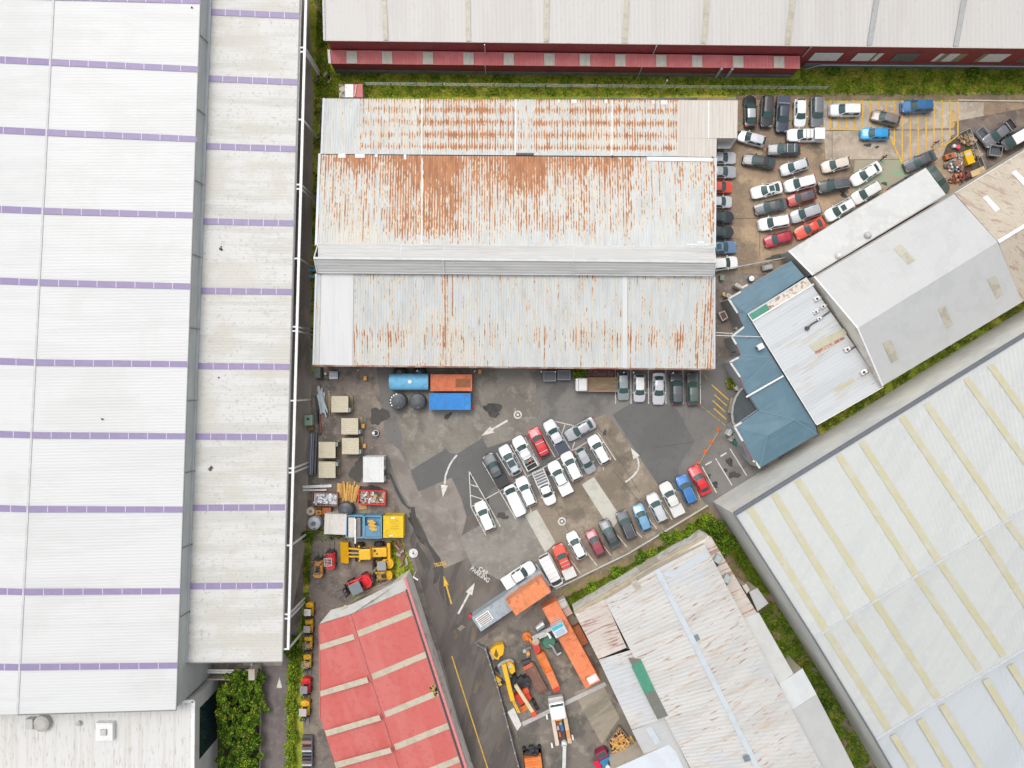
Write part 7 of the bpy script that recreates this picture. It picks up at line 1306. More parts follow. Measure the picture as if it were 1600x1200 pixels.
# small truck cab by the hedge top
l = W(880, 946); t = thing('truck', 'small white topped truck parked at the top end of the long salmon container', 'truck', l, R(118)); mb = MB(); mb.rbox((.75, 0, 1.1), (1.4, 1.7, 1.6), .25); mb.build('cab', plain('cab_grey_white', (.50, .48, .46)), t, world=False); mb = MB(); mb.slab([Vector((1.46, -.7, 1.2)), Vector((1.46, .7, 1.2)), Vector((1.2, .65, 1.93)), Vector((1.2, -.65, 1.93))], .04); mb.build('windscreen', C_glass, t, world=False); mb = MB(); mb.box((-.6, 0, .9), (1.5, 1.6, .7)); mb.build('tray', plain('pink_tray', (.52, .38, .33)), t, world=False)
for x in (.8, -.9):
    for sg in (-1, 1): mb = MB(); mb.wheel((x, sg*.8, .35), .35, .22); mb.build('wheel', [B_black, B_dark], t, world=False)
# cones and chain
M_cone = plain('cone_orange', (.78, .14, .02), .5)
cp = [(1124, 672), (1113, 690.5), (1103.5, 706), (1092, 725)]
for i, (x, y) in enumerate(cp):
    l = W(x, y, .5); l.z = .045; t = thing('traffic_cone', ['orange cone at the office end of the taped line', 'second orange cone from the office, in the taped line', 'third orange cone from the office, in the taped line', 'orange cone beside the crimson red sedan, at the end of the taped line'][i], 'traffic cone', l, 0, 'orange cones joined by tape'); mb = MB(); mb.lathe([(.2, .04), (.05, .78), (.03, .8)], n=14); mb.build('cone', M_cone, t, world=False); mb = MB(); mb.rbox((0, 0, .03), (.48, .48, .06), .02); mb.build('base', M_cone, t, world=False)
for i in range(3):
    a, b = W(*cp[i], .75), W(*cp[i+1], .75); mb = MB(); n = 7
    for k in range(n): mb.beam(a.lerp(b, (k+.2)/n), a.lerp(b, (k+.72)/n), .12, .03)
    solo(mb, 'barrier_tape', plain('tape_orange', (.66, .33, .06)), ['dashed tape between the office cone and the next', 'dashed tape between the two middle cones', 'dashed tape reaching the cone beside the crimson sedan'][i], 'tape', group='tape between the cones')
# flatbed truck by the warehouse
l = W(930, 601, 1.0); l.z = .045; t = thing('flatbed_truck', 'flatbed truck with a white cab and bare wooden deck, under the warehouse eave', 'truck', l, R(180)); mb = MB(); mb.rbox((2.15, 0, 1.25), (1.75, 1.95, 1.7), .2); mb.build('cab', PA['pearl'], t, world=False); mb = MB(); mb.slab([Vector((3.05, -.85, 1.3)), Vector((3.05, .85, 1.3)), Vector((2.6, .8, 2.13)), Vector((2.6, -.8, 2.13))], .05); mb.build('windscreen', C_glass, t, world=False)
mb = MB(); mb.box((-1.0, 0, .95), (4.5, 2.0, .16)); mb.build('deck', surf('deck_boards', (.20, .145, .09), [((.30, .22, .14), .8, .45, .66, .6, (.3, 2)), ((.12, .085, .055), 1.2, .5, .7, .6, (.3, 2))], .85, obj=True), t, world=False)
for sg in (-1, 1): mb = MB(); mb.box((-1.0, sg*1.0, 1.05), (4.5, .09, .14)); mb.build('deck_rail', plain('rail_orange', (.50, .22, .08)), t, world=False)
mb = MB(); mb.box((1.27, 0, 1.35), (.08, 2.0, .7)); mb.build('headboard', plain('headboard_grey', (.35, .33, .31)), t, world=False)
for x in (2.0, -1.9):
    for sg in (-1, 1): mb = MB(); mb.wheel((x, sg*.82, .4), .4, .26); mb.build('wheel', [B_black, B_dark], t, world=False)
M_slate = plain('slate_lid', (.10, .11, .13), .5)
for x0, x1, y0, y1, lab in ((849.5, 868.5, 580, 595.5, 'dark lidded skip with a pale rim, left of two at the warehouse eave'), (871.5, 891, 579, 593.5, 'dark lidded skip with a pale rim, right of two at the warehouse eave')):
    l = W((x0+x1)/2, (y0+y1)/2, 1.3); l.z = .045; w, d = M(x1-x0), M(y1-y0); t = thing('skip_bin', lab, 'skip bin', l, 0, 'lidded skips under the eave'); mb = MB(); mb.box((0, 0, .62), (w-.1, d-.1, 1.24)); mb.build('body', M_slate, t, world=False); mb = MB(); mb.box((0, 0, 1.27), (w-.2, d-.2, .05)); mb.build('lid', M_slate, t, world=False)
    mb = MB()
    for sg in (-1, 1): mb.box((0, sg*(d/2-.04), 1.28), (w, .08, .1)); mb.box((sg*(w/2-.04), 0, 1.28), (.08, d-.16, .1))
    mb.build('rim', plain('pale_rim', (.34, .35, .35)), t, world=False)
mb = MB(); mb.beam(W(917, 583, .5), W(958, 584, .5), 1.0, 1.0); solo(mb, 'rubbish_row', surf('maroon_clutter', (.14, .05, .05), [((.05, .04, .04), 2, .45, .6, .9), ((.3, .2, .2), 3, .6, .7, .6)], .8), 'row of dark maroon clutter behind the flatbed truck', 'clutter', kind='stuff')
# ------------------------------------------------------------------ forklifts
def forklift(px, py, deg, col, lab, sc=1.0, guard='slats', forks=True, gcol=None, z=.01):
    l = W(px, py, 1.2); l.z = z; t = thing('forklift', lab, 'forklift', l, R(deg), 'forklifts'); t.scale = (sc, sc, sc)
    mb = MB(); mb.rbox((-.05, 0, .62), (1.5, 1.02, .62), .1); mb.build('chassis', col, t, world=False)
    mb = MB(); pr = [(-.55, -.56), (-.55, .56), (-1.0, .54), (-1.2, .36), (-1.26, 0), (-1.2, -.36), (-1.0, -.54)]; mb.prism(pr, .3, 1.12); mb.build('counterweight', col, t, world=False)
    mb = MB(); mb.rbox((-.75, 0, 1.16), (.6, .5, .1), .04); mb.build('hood', col, t, world=False)
    for sg in (-1, 1): mb = MB(); mb.rbox((.42, sg*.42, .8), (.75, .24, .26), .06); mb.build('fender', col, t, world=False)
    mb = MB(); mb.rbox((-.2, 0, 1.05), (.5, .48, .2), .06); mb.rbox((-.45, 0, 1.3), (.12, .46, .5), .05); mb.build('seat', B_black, t, world=False)
    mb = MB()
    for x, x2 in ((.55, .35), (-.62, -.5)):
        for sg in (-1, 1): mb.beam((x, sg*.46, .9), (x2, sg*.44, 2.1), .07, .07)
    mb.build('guard_post', B_dark, t, world=False)
    mb = MB()
    if guard == 'roof': mb.rbox((-.08, 0, 2.12), (1.0, .98, .08), .04)
    else:
        for sg in (-1, 1): mb.box((-.08, sg*.46, 2.12), (.98, .07, .07)); mb.box((-.08+sg*.46, 0, 2.12), (.07, .92, .07))
        for i in range(4): mb.box((-.36+.19*i, 0, 2.125), (.05, .9, .05))
    mb.build('overhead_guard', gcol or B_dark, t, world=False)
    mb = MB()
    for sg in (-1, 1): mb.box((.98, sg*.3, 1.15), (.14, .1, 2.1))
    for z_ in (.35, 1.2, 2.1): mb.box((.98, 0, z_), (.1, .6, .1))
    mb.tube((.98, 0, .3), (.98, 0, 1.9), .06, 8); mb.build('mast', B_dark, t, world=False)
    mb = MB(); mb.box((1.12, 0, .55), (.08, .95, .4)); mb.build('carriage', B_dark, t, world=False)
    if forks:
        for sg in (-1, 1): mb = MB(); mb.box((1.7, sg*.28, .14), (1.15, .12, .05)); mb.box((1.17, sg*.28, .4), (.05, .12, .55)); mb.build('fork', plain('fork_steel', (.16, .155, .15), .5), t, world=False)
    for x, r in ((.5, .34), (-.75, .27)):
        for sg in (-1, 1): mb = MB(); mb.wheel((x, sg*.5, r), r, .24); mb.build('wheel', [B_black, B_dark], t, world=False)
    return t
F_y = surf('forklift_yellow', (.74, .40, .01), [((.55, .28, .01), 1.5, .5, .7, .5)], .4, obj=True); F_o = surf('forklift_orange', (.60, .27, .05), [((.45, .2, .04), 1.5, .45, .7, .6)], .5, obj=True); F_r = surf('forklift_red', (.68, .02, .03), [((.52, .015, .02), 1.5, .5, .7, .5)], .35, obj=True)
G_gr = plain('guard_grey', (.33, .32, .31), .5); G_sl = plain('guard_slate', (.17, .20, .22), .4)
forklift(497, 886, 90, F_o, 'weathered orange forklift at the grassy lane edge, left of a red one', 1.25); forklift(516, 874, 92, F_r, 'red forklift with a pale guard, beside the yellow loader bucket', 1.2, gcol=plain('guard_pale', (.45, .45, .44), .5))
forklift(598, 881, 184, F_y, 'yellow forklift with a grey roof just below the yellow loader', 1.28, 'roof', gcol=plain('roof_grey_blue', (.27, .28, .31), .5), forks=False); forklift(597, 900, 188, F_y, 'yellow forklift without a roof, next to the plank stack', 1.22, forks=False)
forklift(560, 913, 206, F_r, 'big red forklift with long forks, in front of the plank stack', 1.75, 'roof', gcol=G_sl)
for i, (y, x, c, gd, gc, lab) in enumerate(((955, 483, F_y, 'roof', plain('guard_white', (.6, .58, .56), .5), 'yellow forklift with a white roof, topmost in the column along the hedge'), (981, 482, F_y, 'roof', G_gr, 'yellow forklift with a grey roof, second in the column along the hedge'), (1007, 481, F_y, 'slats', G_sl, 'yellow forklift with a barred guard, third in the column along the hedge'), (1036, 479.5, F_y, 'slats', G_gr, 'yellow forklift with a thin guard just above the red one by the hedge'), (1074, 478, F_r, 'roof', plain('guard_violet_grey', (.25, .22, .25), .5), 'red forklift with a grey roof in the column along the hedge'), (1109, 476.5, F_y, 'roof', plain('guard_warm_grey', (.45, .42, .39), .5), 'yellow forklift just below the red one by the hedge'))):
    forklift(x, y, -91, c, lab, 1.0 if i < 4 else 1.12, gd, gcol=gc)
# wheel loader
l = W(573, 863, 1.4); l.z = .01; t = thing('wheel_loader', 'big yellow wheel loader with a wide bucket, below the yellow container', 'loader', l, R(182)); Y = F_y
mb = MB(); mb.add([(2.85, -1.55, .2), (4.2, -1.55, .15), (4.1, -1.55, .5), (3.1, -1.55, 1.5), (2.75, -1.55, 1.2), (2.85, 1.55, .2), (4.2, 1.55, .15), (4.1, 1.55, .5), (3.1, 1.55, 1.5), (2.75, 1.55, 1.2)], [(0, 4, 3, 2, 1), (5, 6, 7, 8, 9), (0, 1, 6, 5), (1, 2, 7, 6), (2, 3, 8, 7), (3, 4, 9, 8), (4, 0, 5, 9)]); mb.build('bucket', Y, t, world=False)
for sg in (-1, 1): mb = MB(); mb.beam((.9, sg*.55, 1.6), (2.9, sg*.6, .9), .22, .35); mb.build('lift_arm', Y, t, world=False)
mb = MB(); mb.beam((1.0, 0, 1.7), (2.8, 0, 1.3), .16, .2); mb.build('tilt_ram', plain('ram_yellow', (.62, .40, .12)), t, world=False)
mb = MB(); mb.rbox((.0, 0, 2.0), (1.75, 1.6, 1.9), .15); mb.build('cab', Y, t, world=False)
for sg in (-1, 1): mb = MB(); mb.box((0, sg*.81, 2.3), (1.3, .03, .9)); mb.build('window', C_glass, t, world=False)
mb = MB(); mb.rbox((-1.9, 0, 1.45), (2.3, 1.4, .9), .12); mb.build('engine_hood', Y, t, world=False); mb = MB(); mb.lathe([(.1, 1.9), (.1, 2.3)], (-1.6, .1, 0), 10); mb.build('exhaust', B_dark, t, world=False); mb = MB(); mb.lathe([(.2, 1.9), (.2, 1.94)], (-1.3, -.3, 0), 12); mb.build('cap', B_dark, t, world=False)
mb = MB(); mb.rbox((-3.25, 0, .95), (.5, 2.5, .9), .12); mb.build('counterweight', Y, t, world=False); mb = MB(); mb.box((.3, 0, .9), (3.4, 1.0, .5)); mb.build('chassis', B_dark, t, world=False)
for sg in (-1, 1):
    mb = MB(); mb.rbox((.95, sg*1.05, 2.1), (.28, .28, .3), .06); mb.build('mirror', Y, t, world=False)
    for x in (1.2, -1.75): mb = MB(); mb.wheel((x, sg*1.05, .72), .72, .55); mb.build('wheel', [B_black, B_dark], t, world=False)
# planks by the red shed, scrap
rd = random.Random(14)
for i in range(7):
    o_ = i*3.0; mb = MB(); a, b = W(553+i*1.2, 937-o_*.25, .2+.12*(i % 3)), W(606+i*.4, 917-o_*.35, .2+.12*(i % 3)); dv = Vector((.28*i*.4, .12*i, 0)); mb.beam(a+dv, b+dv, .22, .12); solo(mb, 'plank', surf('grey_plank', (.36, .30, .25), [((.22, .17, .14), 2, .45, .66, .7)], .8, obj=True), 'long grey-brown plank in the stack along the red shed', 'plank', group='planks along the red shed')
mb = MB(); ms = [M_rst, plain('scrap_maroon', (.20, .06, .04)), plain('scrap_grey', (.3, .29, .28))]
for i in range(26): mb.mi = rd.randrange(3); y = rd.uniform(846, 884); mb.box(W(627+(y-865)*.28+rd.uniform(-6, 5), y, rd.uniform(.1, .5)), (rd.uniform(.3, 1.2), rd.uniform(.1, .4), .15), rd.uniform(0, 3))
solo(mb, 'scrap_heap', ms, 'reddish scrap heaped at the corner beside the round pit lid', 'scrap', kind='stuff')
# stacked frames trailer by the hedge
l = W(479, 1178, 1.2); l.z = .01; t = thing('trailer', 'trailer stacked with dark steel frames near the bottom of the hedge', 'trailer', l, R(90)); mb = MB(); mb.box((0, 0, .5), (5.0, 1.5, .3)); mb.build('deck', plain('trailer_deck', (.09, .085, .08)), t, world=False)
for i in range(9): mb = MB(); mb.box((-2.2+.52*i, 0, .95), (.24, 1.45, .5)); mb.build('frame', plain('frame%d' % (i % 4), ((.10, .10, .11), (.5, .49, .48), (.14, .10, .09), (.06, .06, .07))[i % 4]), t, world=False)
mb = MB(); mb.box((1.75, 0, 1.25), (.35, 1.5, .12)); mb.build('timber', plain('trailer_timber', (.38, .18, .09)), t, world=False); mb = MB(); mb.beam((-2.4, -.8, 1.0), (2.4, -.8, 1.0), .08, .5); mb.build('side_rail', plain('trailer_blue', (.12, .15, .22)), t, world=False)
for x in (-.6, .4):
    for sg in (-1, 1): mb = MB(); mb.wheel((x, sg*.72, .32), .32, .22); mb.build('wheel', [B_black, B_dark], t, world=False)
# little site shed behind the warehouse
t = thing('shed', 'little shed with half white and half pink roof behind the rusty warehouse', 'shed', W(547, 143)); mb = MB(); mb.slab([W(539, 131.5, 2.3), W(552, 131.5, 2.3), W(552, 152, 2.2), W(539, 152, 2.2)], .1); mb.build('roof', B_white_metal, t); mb = MB(); mb.slab([W(552.2, 131.5, 2.3), W(566.5, 131.5, 2.3), W(566.5, 152, 2.2), W(552.2, 152, 2.2)], .1); mb.build('roof', B_pinkred, t); mb = MB(); mb.slab([W(530, 132, 2.1), W(538.7, 132, 2.1), W(538.7, 152, 2.1), W(530, 152, 2.1)], .1); mb.build('roof', surf('mottled_sheet', (.5, .46, .36), [((.1, .1, .1), 1.5, .48, .56, .9)], .8), t)
mb = MB(); a, b = W(531, 132.5, 2.0), W(566, 151, 2.0); mb.box(((a.x+b.x)/2, (a.y+b.y)/2, 1.0), (abs(b.x-a.x)-.1, abs(a.y-b.y)-.1, 2.0)); mb.build('wall', B_cream, t); mb = MB(); mb.beam(W(557, 132, 2.42), W(554, 150, 2.35), .16, .05); mb.build('batten', plain('cream_batten', (.55, .48, .4)), t)
mb = MB(); rd = random.Random(3)
for i in range(9): mb.box(W(503+rd.uniform(-8, 12), 124+rd.uniform(-8, 6), .25), (rd.uniform(.4, .9), rd.uniform(.3, .5), .4), rd.uniform(0, 3))
solo(mb, 'rubble_heap', plain('rubble', (.30, .23, .17), .9), 'small heap of rubble at the corner of the grass by the lane', 'rubble', kind='stuff')
for i, y in enumerate((422, 432)): mb = MB(); mb.tube(W(482.5, y, 1.0), W(494, y, 1.0), .25, 10); solo(mb, 'pipe', plain('cyan_pipe', (.12, .38, .48)), ['upper cyan pipe stub sticking out of the warehouse side by the lane', 'lower cyan pipe stub sticking out of the warehouse side by the lane'][i], 'pipe')
# ------------------------------------------------------------------ scrap pen in the upper right
pen = thing('mesh_pen', 'wire mesh pen round the scrap heap in the upper right corner', 'fence', W(1510, 245)); q = [W(x, y, 1.8) for x, y in ((1477, 219), (1516, 200), (1527, 228), (1541, 264))]
mb = MB()
for a, b in zip(q, q[1:]): mb.tube(a, b, .04, 6); mb.tube(a-Vector((0, 0, .85)), b-Vector((0, 0, .85)), .02, 5)
mb.build('rail', B_pipe, pen)
for p in q+[q[0].lerp(q[1], .5), q[1].lerp(q[3], .5)]: mb = MB(); mb.tube((p.x, p.y, 0), p, .045, 6); mb.build('post', B_pipe, pen)
for nm, c, r, h, cols, lab, n in (('log_pile', (1510, 218.5), 1.35, .8, [(.40, .27, .15), (.30, .20, .11), (.46, .35, .22), (.22, .15, .09)], 'pile of cut firewood in the scrap pen, nearest the yellow bays', 80), ('straw_heap', (1522, 242), 1.0, .9, [(.34, .27, .16), (.27, .20, .12), (.40, .33, .20)], 'round heap of straw coloured cuttings in the scrap pen', 80), ('scrap_heap', (1498, 247), 1.2, .9, [(.33, .27, .22), (.25, .20, .17), (.4, .33, .27)], 'beige rubble heap next to the yellow box in the scrap pen', 50), ('scrap_heap', (1489, 260), 1.5, .8, [(.65, .65, .64), (.08, .09, .09), (.35, .13, .08), (.12, .2, .17), (.5, .46, .43)], 'mixed white and dark metal scrap in the lower corner of the pen', 80), ('scrap_heap', (1503, 276), 1.3, .5, [(.18, .04, .035), (.5, .2, .08), (.14, .04, .04)], 'maroon brick scrap along the beige warehouse wall', 50)):
    mb = MB(); ms = [plain('heap%s' % str(k), k) for k in cols]; rd = random.Random(hash(nm)%7+n+int(c[0]))
    for i in range(n):
        a = rd.uniform(0, 6.28); d = rd.random()**.6*r; sx = 1.6 if 'maroon' in lab else 1.0; mb.mi = rd.randrange(len(ms)); off = Vector((math.cos(a)*d*sx, math.sin(a)*d*.6+(math.cos(a)*d*.5 if sx > 1 else 0), 0)); mb.box(W(*c)+off+Vector((0, 0, .1+rd.random()*h*(1-d/r*.7))), (rd.uniform(.2, .65), rd.uniform(.12, .4), rd.uniform(.1, .3)), rd.uniform(0, 3))
    solo(mb, nm, ms, lab, 'scrap', kind='stuff')
t = thing('box', 'bright yellow box with a white label in the scrap pen', 'box', W(1508, 248.5), R(20)); mb = MB(); mb.rbox((0, 0, .55), (1.15, 2.1, 1.1), .06); mb.build('body', plain('box_yellow', (.74, .42, .0)), t, world=False); mb = MB(); mb.box((-.1, .45, 1.11), (.8, .45, .03)); mb.build('label_plate', plain('plate_grey', (.5, .5, .48)), t, world=False)
t = thing('machine', 'rusty orange engine on a frame in the scrap pen', 'machine', W(1480, 246)); mb = MB(); mb.rbox((0, 0, .5), (1.5, .8, .7), .1, .3); mb.build('body', plain('rust_engine', (.42, .13, .03)), t, world=False); mb = MB(); mb.lathe([(.2, .85), (.2, 1.0)], (-.1, 0, 0), 10); mb.build('pulley', B_dark, t, world=False)
for x, y, c, r, lab in ((1494.5, 231, (.72, .06, .11), .32, 'red bucket at the edge of the scrap pen'), (1488.5, 229.5, (.6, .6, .58), .28, 'white bucket beside the red one at the scrap pen')): t = thing('bucket', lab, 'bucket', W(x, y)); mb = MB(); mb.lathe([(r*.8, 0), (r, .5)], n=14); mb.build('pail', plain('bucket%d' % x, c), t, world=False); mb = MB(); mb.lathe([(r*.95, .5), (r*.8, .53)], n=14); mb.build('lid', plain('bucket%d' % x, c), t, world=False)
mb = MB(); mb.beam(W(1517, 273, .4), W(1538, 264, .4), .9, .3); solo(mb, 'timber_stack', surf('pale_timber', (.60, .45, .24), [((.5, .36, .18), 2, .45, .66, .6)], .8), 'pale timber stack at the beige warehouse wall', 'timber')
for (x, y, dg, w, d), lab in (((1531, 214, -52, 2.2, 1.4), 'dark wire cage trailer between the scrap pen and the slate pickup'), ((1549, 238.5, -8, 1.8, 1.5), 'dark barred cage trailer below the slate pickup')):
    t = thing('cage_trailer', lab, 'trailer', W(x, y), R(dg), 'cage trailers by the scrap pen'); mb = MB(); mb.box((0, 0, .45), (w, d, .1)); mb.build('deck', plain('cage_deck', (.10, .115, .125)), t, world=False); mb = MB()
    for sg in (-1, 1): mb.box((0, sg*d/2, 1.1), (w, .05, .05)); mb.box((sg*w/2, 0, 1.1), (.05, d, .05)); mb.box((0, sg*d/2, .75), (w, .03, .3))
    mb.build('cage', B_pipe, t, world=False); mb = MB()
    for i in range(5): mb.box((-w/2+w*(i+.5)/5, 0, .55), (.05, d, .08))
    mb.build('slat', plain('cage_slat', (.07, .08, .10)), t, world=False)
    for sg in (-1, 1): mb = MB(); mb.wheel((0, sg*(d/2+.08), .3), .3, .18); mb.build('wheel', [B_black, B_dark], t, world=False)
# fences
fe = thing('concrete_fence', 'grey panel fence between the driveway and the machine yard', 'fence', W(790, 1090)); q = [W(x, y) for x, y in ((746, 1003), (759, 1010), (777.5, 1068), (815, 1210))]
mb = MB()
for a, b in zip(q, q[1:]): mb.beam(a+Vector((0, 0, .6)), b+Vector((0, 0, .6)), .14, 1.2)
mb.build('panel', surf('fence_grey', (.22, .22, .22), [((.15, .15, .15), 1, .45, .66, .6)], .8), fe)
for k in range(12): p = q[1].lerp(q[2], k/5) if k < 5 else q[2].lerp(q[3], (k-5)/7); mb = MB(); mb.box(p+Vector((0, 0, .7)), (.24, .24, 1.4)); mb.build('post', plain('post_grey', (.30, .30, .29)), fe)
fe = thing('wire_fence', 'thin wire fence along the grass bank behind the rusty warehouse', 'fence', W(830, 139)); mb = MB()
for z_ in (.5, .9, 1.3): mb.tube(W(572, 134.5)+Vector((0, 0, z_)), W(1290, 141)+Vector((0, 0, z_)), .018, 4)
mb.build('wire', B_pipe, fe)
for k in range(19): x = 572+40*k; mb = MB(); mb.tube(W(x, 134.5+(x-572)*.009), W(x, 134.5+(x-572)*.009)+Vector((0, 0, 1.4)), .06, 6); mb.build('post', plain('fence_post', (.12, .11, .10)), fe)
fe = thing('mesh_fence', 'grey mesh fence between the upper yard and the office yard', 'fence', W(1175, 415)); mb = MB(); a, b, c = W(1118, 423, 1.6), W(1226, 402.5, 1.6), W(1231, 396, 1.6)
for z_ in (0, -.8): mb.tube(a+Vector((0, 0, z_)), b+Vector((0, 0, z_)), .05, 6); mb.tube(b+Vector((0, 0, z_)), c+Vector((0, 0, z_)), .05, 6)
mb.build('rail', B_pipe, fe)
for k in range(8): p = a.lerp(b, k/7); mb = MB(); mb.tube((p.x, p.y, 0), p, .05, 6); mb.build('post', B_pipe, fe)
t = thing('car_trailer', 'small grey trailer tucked beside the blue roof edge', 'trailer', W(1197, 418.5), R(12)); mb = MB(); mb.rbox((0, 0, .5), (1.7, .9, .5), .12); mb.build('body', plain('trailer_grey', (.22, .22, .21)), t, world=False); mb = MB(); mb.box((.1, 0, .78), (1.2, .6, .06)); mb.build('cover', plain('trailer_cover', (.35, .35, .34)), t, world=False)
for sg in (-1, 1): mb = MB(); mb.wheel((0, sg*.5, .25), .25, .16); mb.build('wheel', [B_black, B_dark], t, world=False)
mb = MB(); mb.tube(W(668, 924-30, 0), W(653.5, 892, 3.2), .06, 6)
mb = MB(); mb.tube(W(650, 893, 0), W(650, 893, 0)+Vector((0, 0, 3.0)), .08, 8); mb.box(W(650, 893, 0)+Vector((.35, -.25, 3.0)), (.8, .2, .12), -.6); solo(mb, 'wall_lamp', B_white_metal, 'white bracket lamp post at the corner of the red shed', 'lamp')
mb = MB(); mb.lathe([(.09, 0), (.07, 4.5)], W(1032, 146), 8); mb.lathe([(.1, 0), (.1, .3)], W(1032, 146)+Vector((0, 0, 4.5)), 8); solo(mb, 'pole', B_pipe, 'grey pole in the grass behind the warehouse, left of the beige roof end', 'pole')
mb = MB(); mb.lathe([(.16, 0), (.16, .5)], W(885, 960.5), 10); solo(mb, 'gas_bottle', plain('bottle_orange', (.75, .2, .02)), 'tiny orange bottle beside the long salmon container', 'bottle')
# ------------------------------------------------------------------ two people walking
M_skin = plain('skin', (.45, .28, .2), .6)
def person(px, py, deg, top, legs, hair, lab, step=.32):
    l = W(px, py); l.z = .035; t = thing('person', lab, 'person', l, R(deg))
    V_, E_, Rr = [], [], []
    def v(p, r, par=None):
        V_.append(p); Rr.append(r)
        if par is not None: E_.append((par, len(V_)-1))
        return len(V_)-1
    pel = v((0, 0, .95), .13); be = v((0, 0, 1.12), .125, pel); ch = v((.02, 0, 1.32), .15, be); nk = v((.03, 0, 1.47), .06, ch); h0 = v((.05, 0, 1.56), .085, nk); h1 = v((.05, 0, 1.68), .10, h0)
    for sg in (-1, 1):
        hp = v((0, sg*.09, .88), .095, pel); kn = v((step*.55*sg+.06, sg*.1, .5), .065, hp); an = v((step*sg-.03, sg*.1, .09), .045, kn); v((step*sg+.14, sg*.11, .04), .035, an)
        sh = v((.02, sg*.19, 1.38), .065, ch); el = v((-.12*sg-.02, sg*.25, 1.12), .045, sh); wr_ = v((-.22*sg+.1, sg*.25, .9), .033, el); pm = v((-.25*sg+.13, sg*.25, .83), .035, wr_)
        for k in range(4): a = v((-.25*sg+.12+.018*k, sg*(.235+.012*k), .77), .012, pm); v((-.25*sg+.14+.02*k, sg*(.23+.012*k), .715+.008*(k in (0, 3))), .010, a)
        v((-.25*sg+.17, sg*.215, .80), .012, pm)
    def skin(name, keep, grow, mat, parent):
        idx = {o: n for n, o in enumerate(keep)}; me = bpy.data.meshes.new(name); me.from_pydata([V_[i] for i in keep], [(idx[a], idx[b]) for a, b in E_ if a in idx and b in idx], [])
        tmp = bpy.data.objects.new(name, me); COL.objects.link(tmp); m = tmp.modifiers.new('skin', 'SKIN'); s = tmp.modifiers.new('sub', 'SUBSURF'); s.levels = 1; s.render_levels = 1
        for n, i in enumerate(keep): me.skin_vertices[0].data[n].radius = (Rr[i]+grow, Rr[i]+grow); me.skin_vertices[0].data[n].use_root = (n == 0)
        dg = bpy.context.evaluated_depsgraph_get(); m2 = bpy.data.meshes.new_from_object(tmp.evaluated_get(dg)); bpy.data.objects.remove(tmp); m2.materials.clear(); m2.materials.append(mat)
        for p in m2.polygons: p.use_smooth = True
        o = bpy.data.objects.new(name, m2); COL.objects.link(o); o.parent = parent; return o
    skin('body', list(range(len(V_))), 0, M_skin, t)
    per = 6; arm0 = [6+21*k for k in (0, 1)]
    n_leg = [[6+k*21+j for j in range(4)] for k in (0, 1)]; n_arm = [[6+k*21+4+j for j in range(3)] for k in (0, 1)]
    skin('jacket', [pel, be, ch]+n_arm[0]+n_arm[1], .02, top, t); skin('trousers', [pel]+n_leg[0][:3]+n_leg[1][:3], .022, legs, t)
    mb = MB(); mb.lathe([(.105, -.06), (.125, .02), (.10, .09), (.04, .125)], (.035, 0, 1.67), 14); mb.build('hair', hair, t, world=False, smooth=True)
    return t
M_drk = plain('dark_cloth', (.025, .025, .03), .8); M_pur = plain('purple_cloth', (.16, .04, .17), .8); M_jean = plain('pale_trousers', (.34, .30, .28), .8); M_hair = plain('dark_hair', (.02, .016, .014), .6)
person(1375.5, 249, 40, M_drk, plain('grey_trousers', (.07, .07, .075), .8), M_hair, 'person in dark clothes walking behind the white sedan on the faded green floor'); person(1456, 226.5, 45, M_pur, M_jean, plain('plum_hair', (.10, .03, .10), .7), 'person in a purple top walking between the yellow bay lines')
# ================================================================== VEGETATION
def leafmat(name, c, v=.35): return surf(name, c, [(tuple(x*(1-v) for x in c), .7, .42, .62, .8), (tuple(min(1, x*(1+v)) for x in c), 1.9, .5, .7, .6)], .85, spec=.15)
L_d, L_m, L_l, L_y = leafmat('leaf_dark', (0.039, 0.0815, 0.0098)), leafmat('leaf_mid', (0.106, 0.194, 0.0135)), leafmat('leaf_light', (0.204, 0.307, 0.0222)), leafmat('leaf_yellow', (0.329, 0.358, 0.0286))
L_straw = leafmat('leaf_straw', (0.351, 0.26, 0.078))
LM = [L_d, L_m, L_l, L_y, L_straw]
def leaf(mb, p, s, rd, up=.5):
    n = Vector((rd.gauss(0, 1), rd.gauss(0, 1), abs(rd.gauss(0, 1))+up)).normalized(); u = n.orthogonal().normalized(); a = rd.uniform(0, 6.28); u = (Matrix.Rotation(a, 3, n) @ u); w = n.cross(u)
    mb.add([p-u*s, p+w*s*.45, p+u*s, p-w*s*.45], [(0, 1, 2, 3)])
def clump(mb, c, r, n, s, rd, wts, squash=.7):
    c = Vector(c)
    for i in range(n):
        while True:
            d = Vector((rd.uniform(-1, 1), rd.uniform(-1, 1), rd.uniform(-.6, 1)))
            if .2 < d.length < 1: break
        mb.mi = rd.choices(range(5), wts)[0]; leaf(mb, c+Vector((d.x*r, d.y*r, d.z*r*squash)), s*rd.uniform(.6, 1.3), rd)
def inpoly(x, y, P):
    r = False; j = len(P)-1
    for i in range(len(P)):
        if (P[i][1] > y) != (P[j][1] > y) and x < (P[j][0]-P[i][0])*(y-P[i][1])/(P[j][1]-P[i][1])+P[i][0]: r = not r
        j = i
    return r
from mathutils import noise as MN
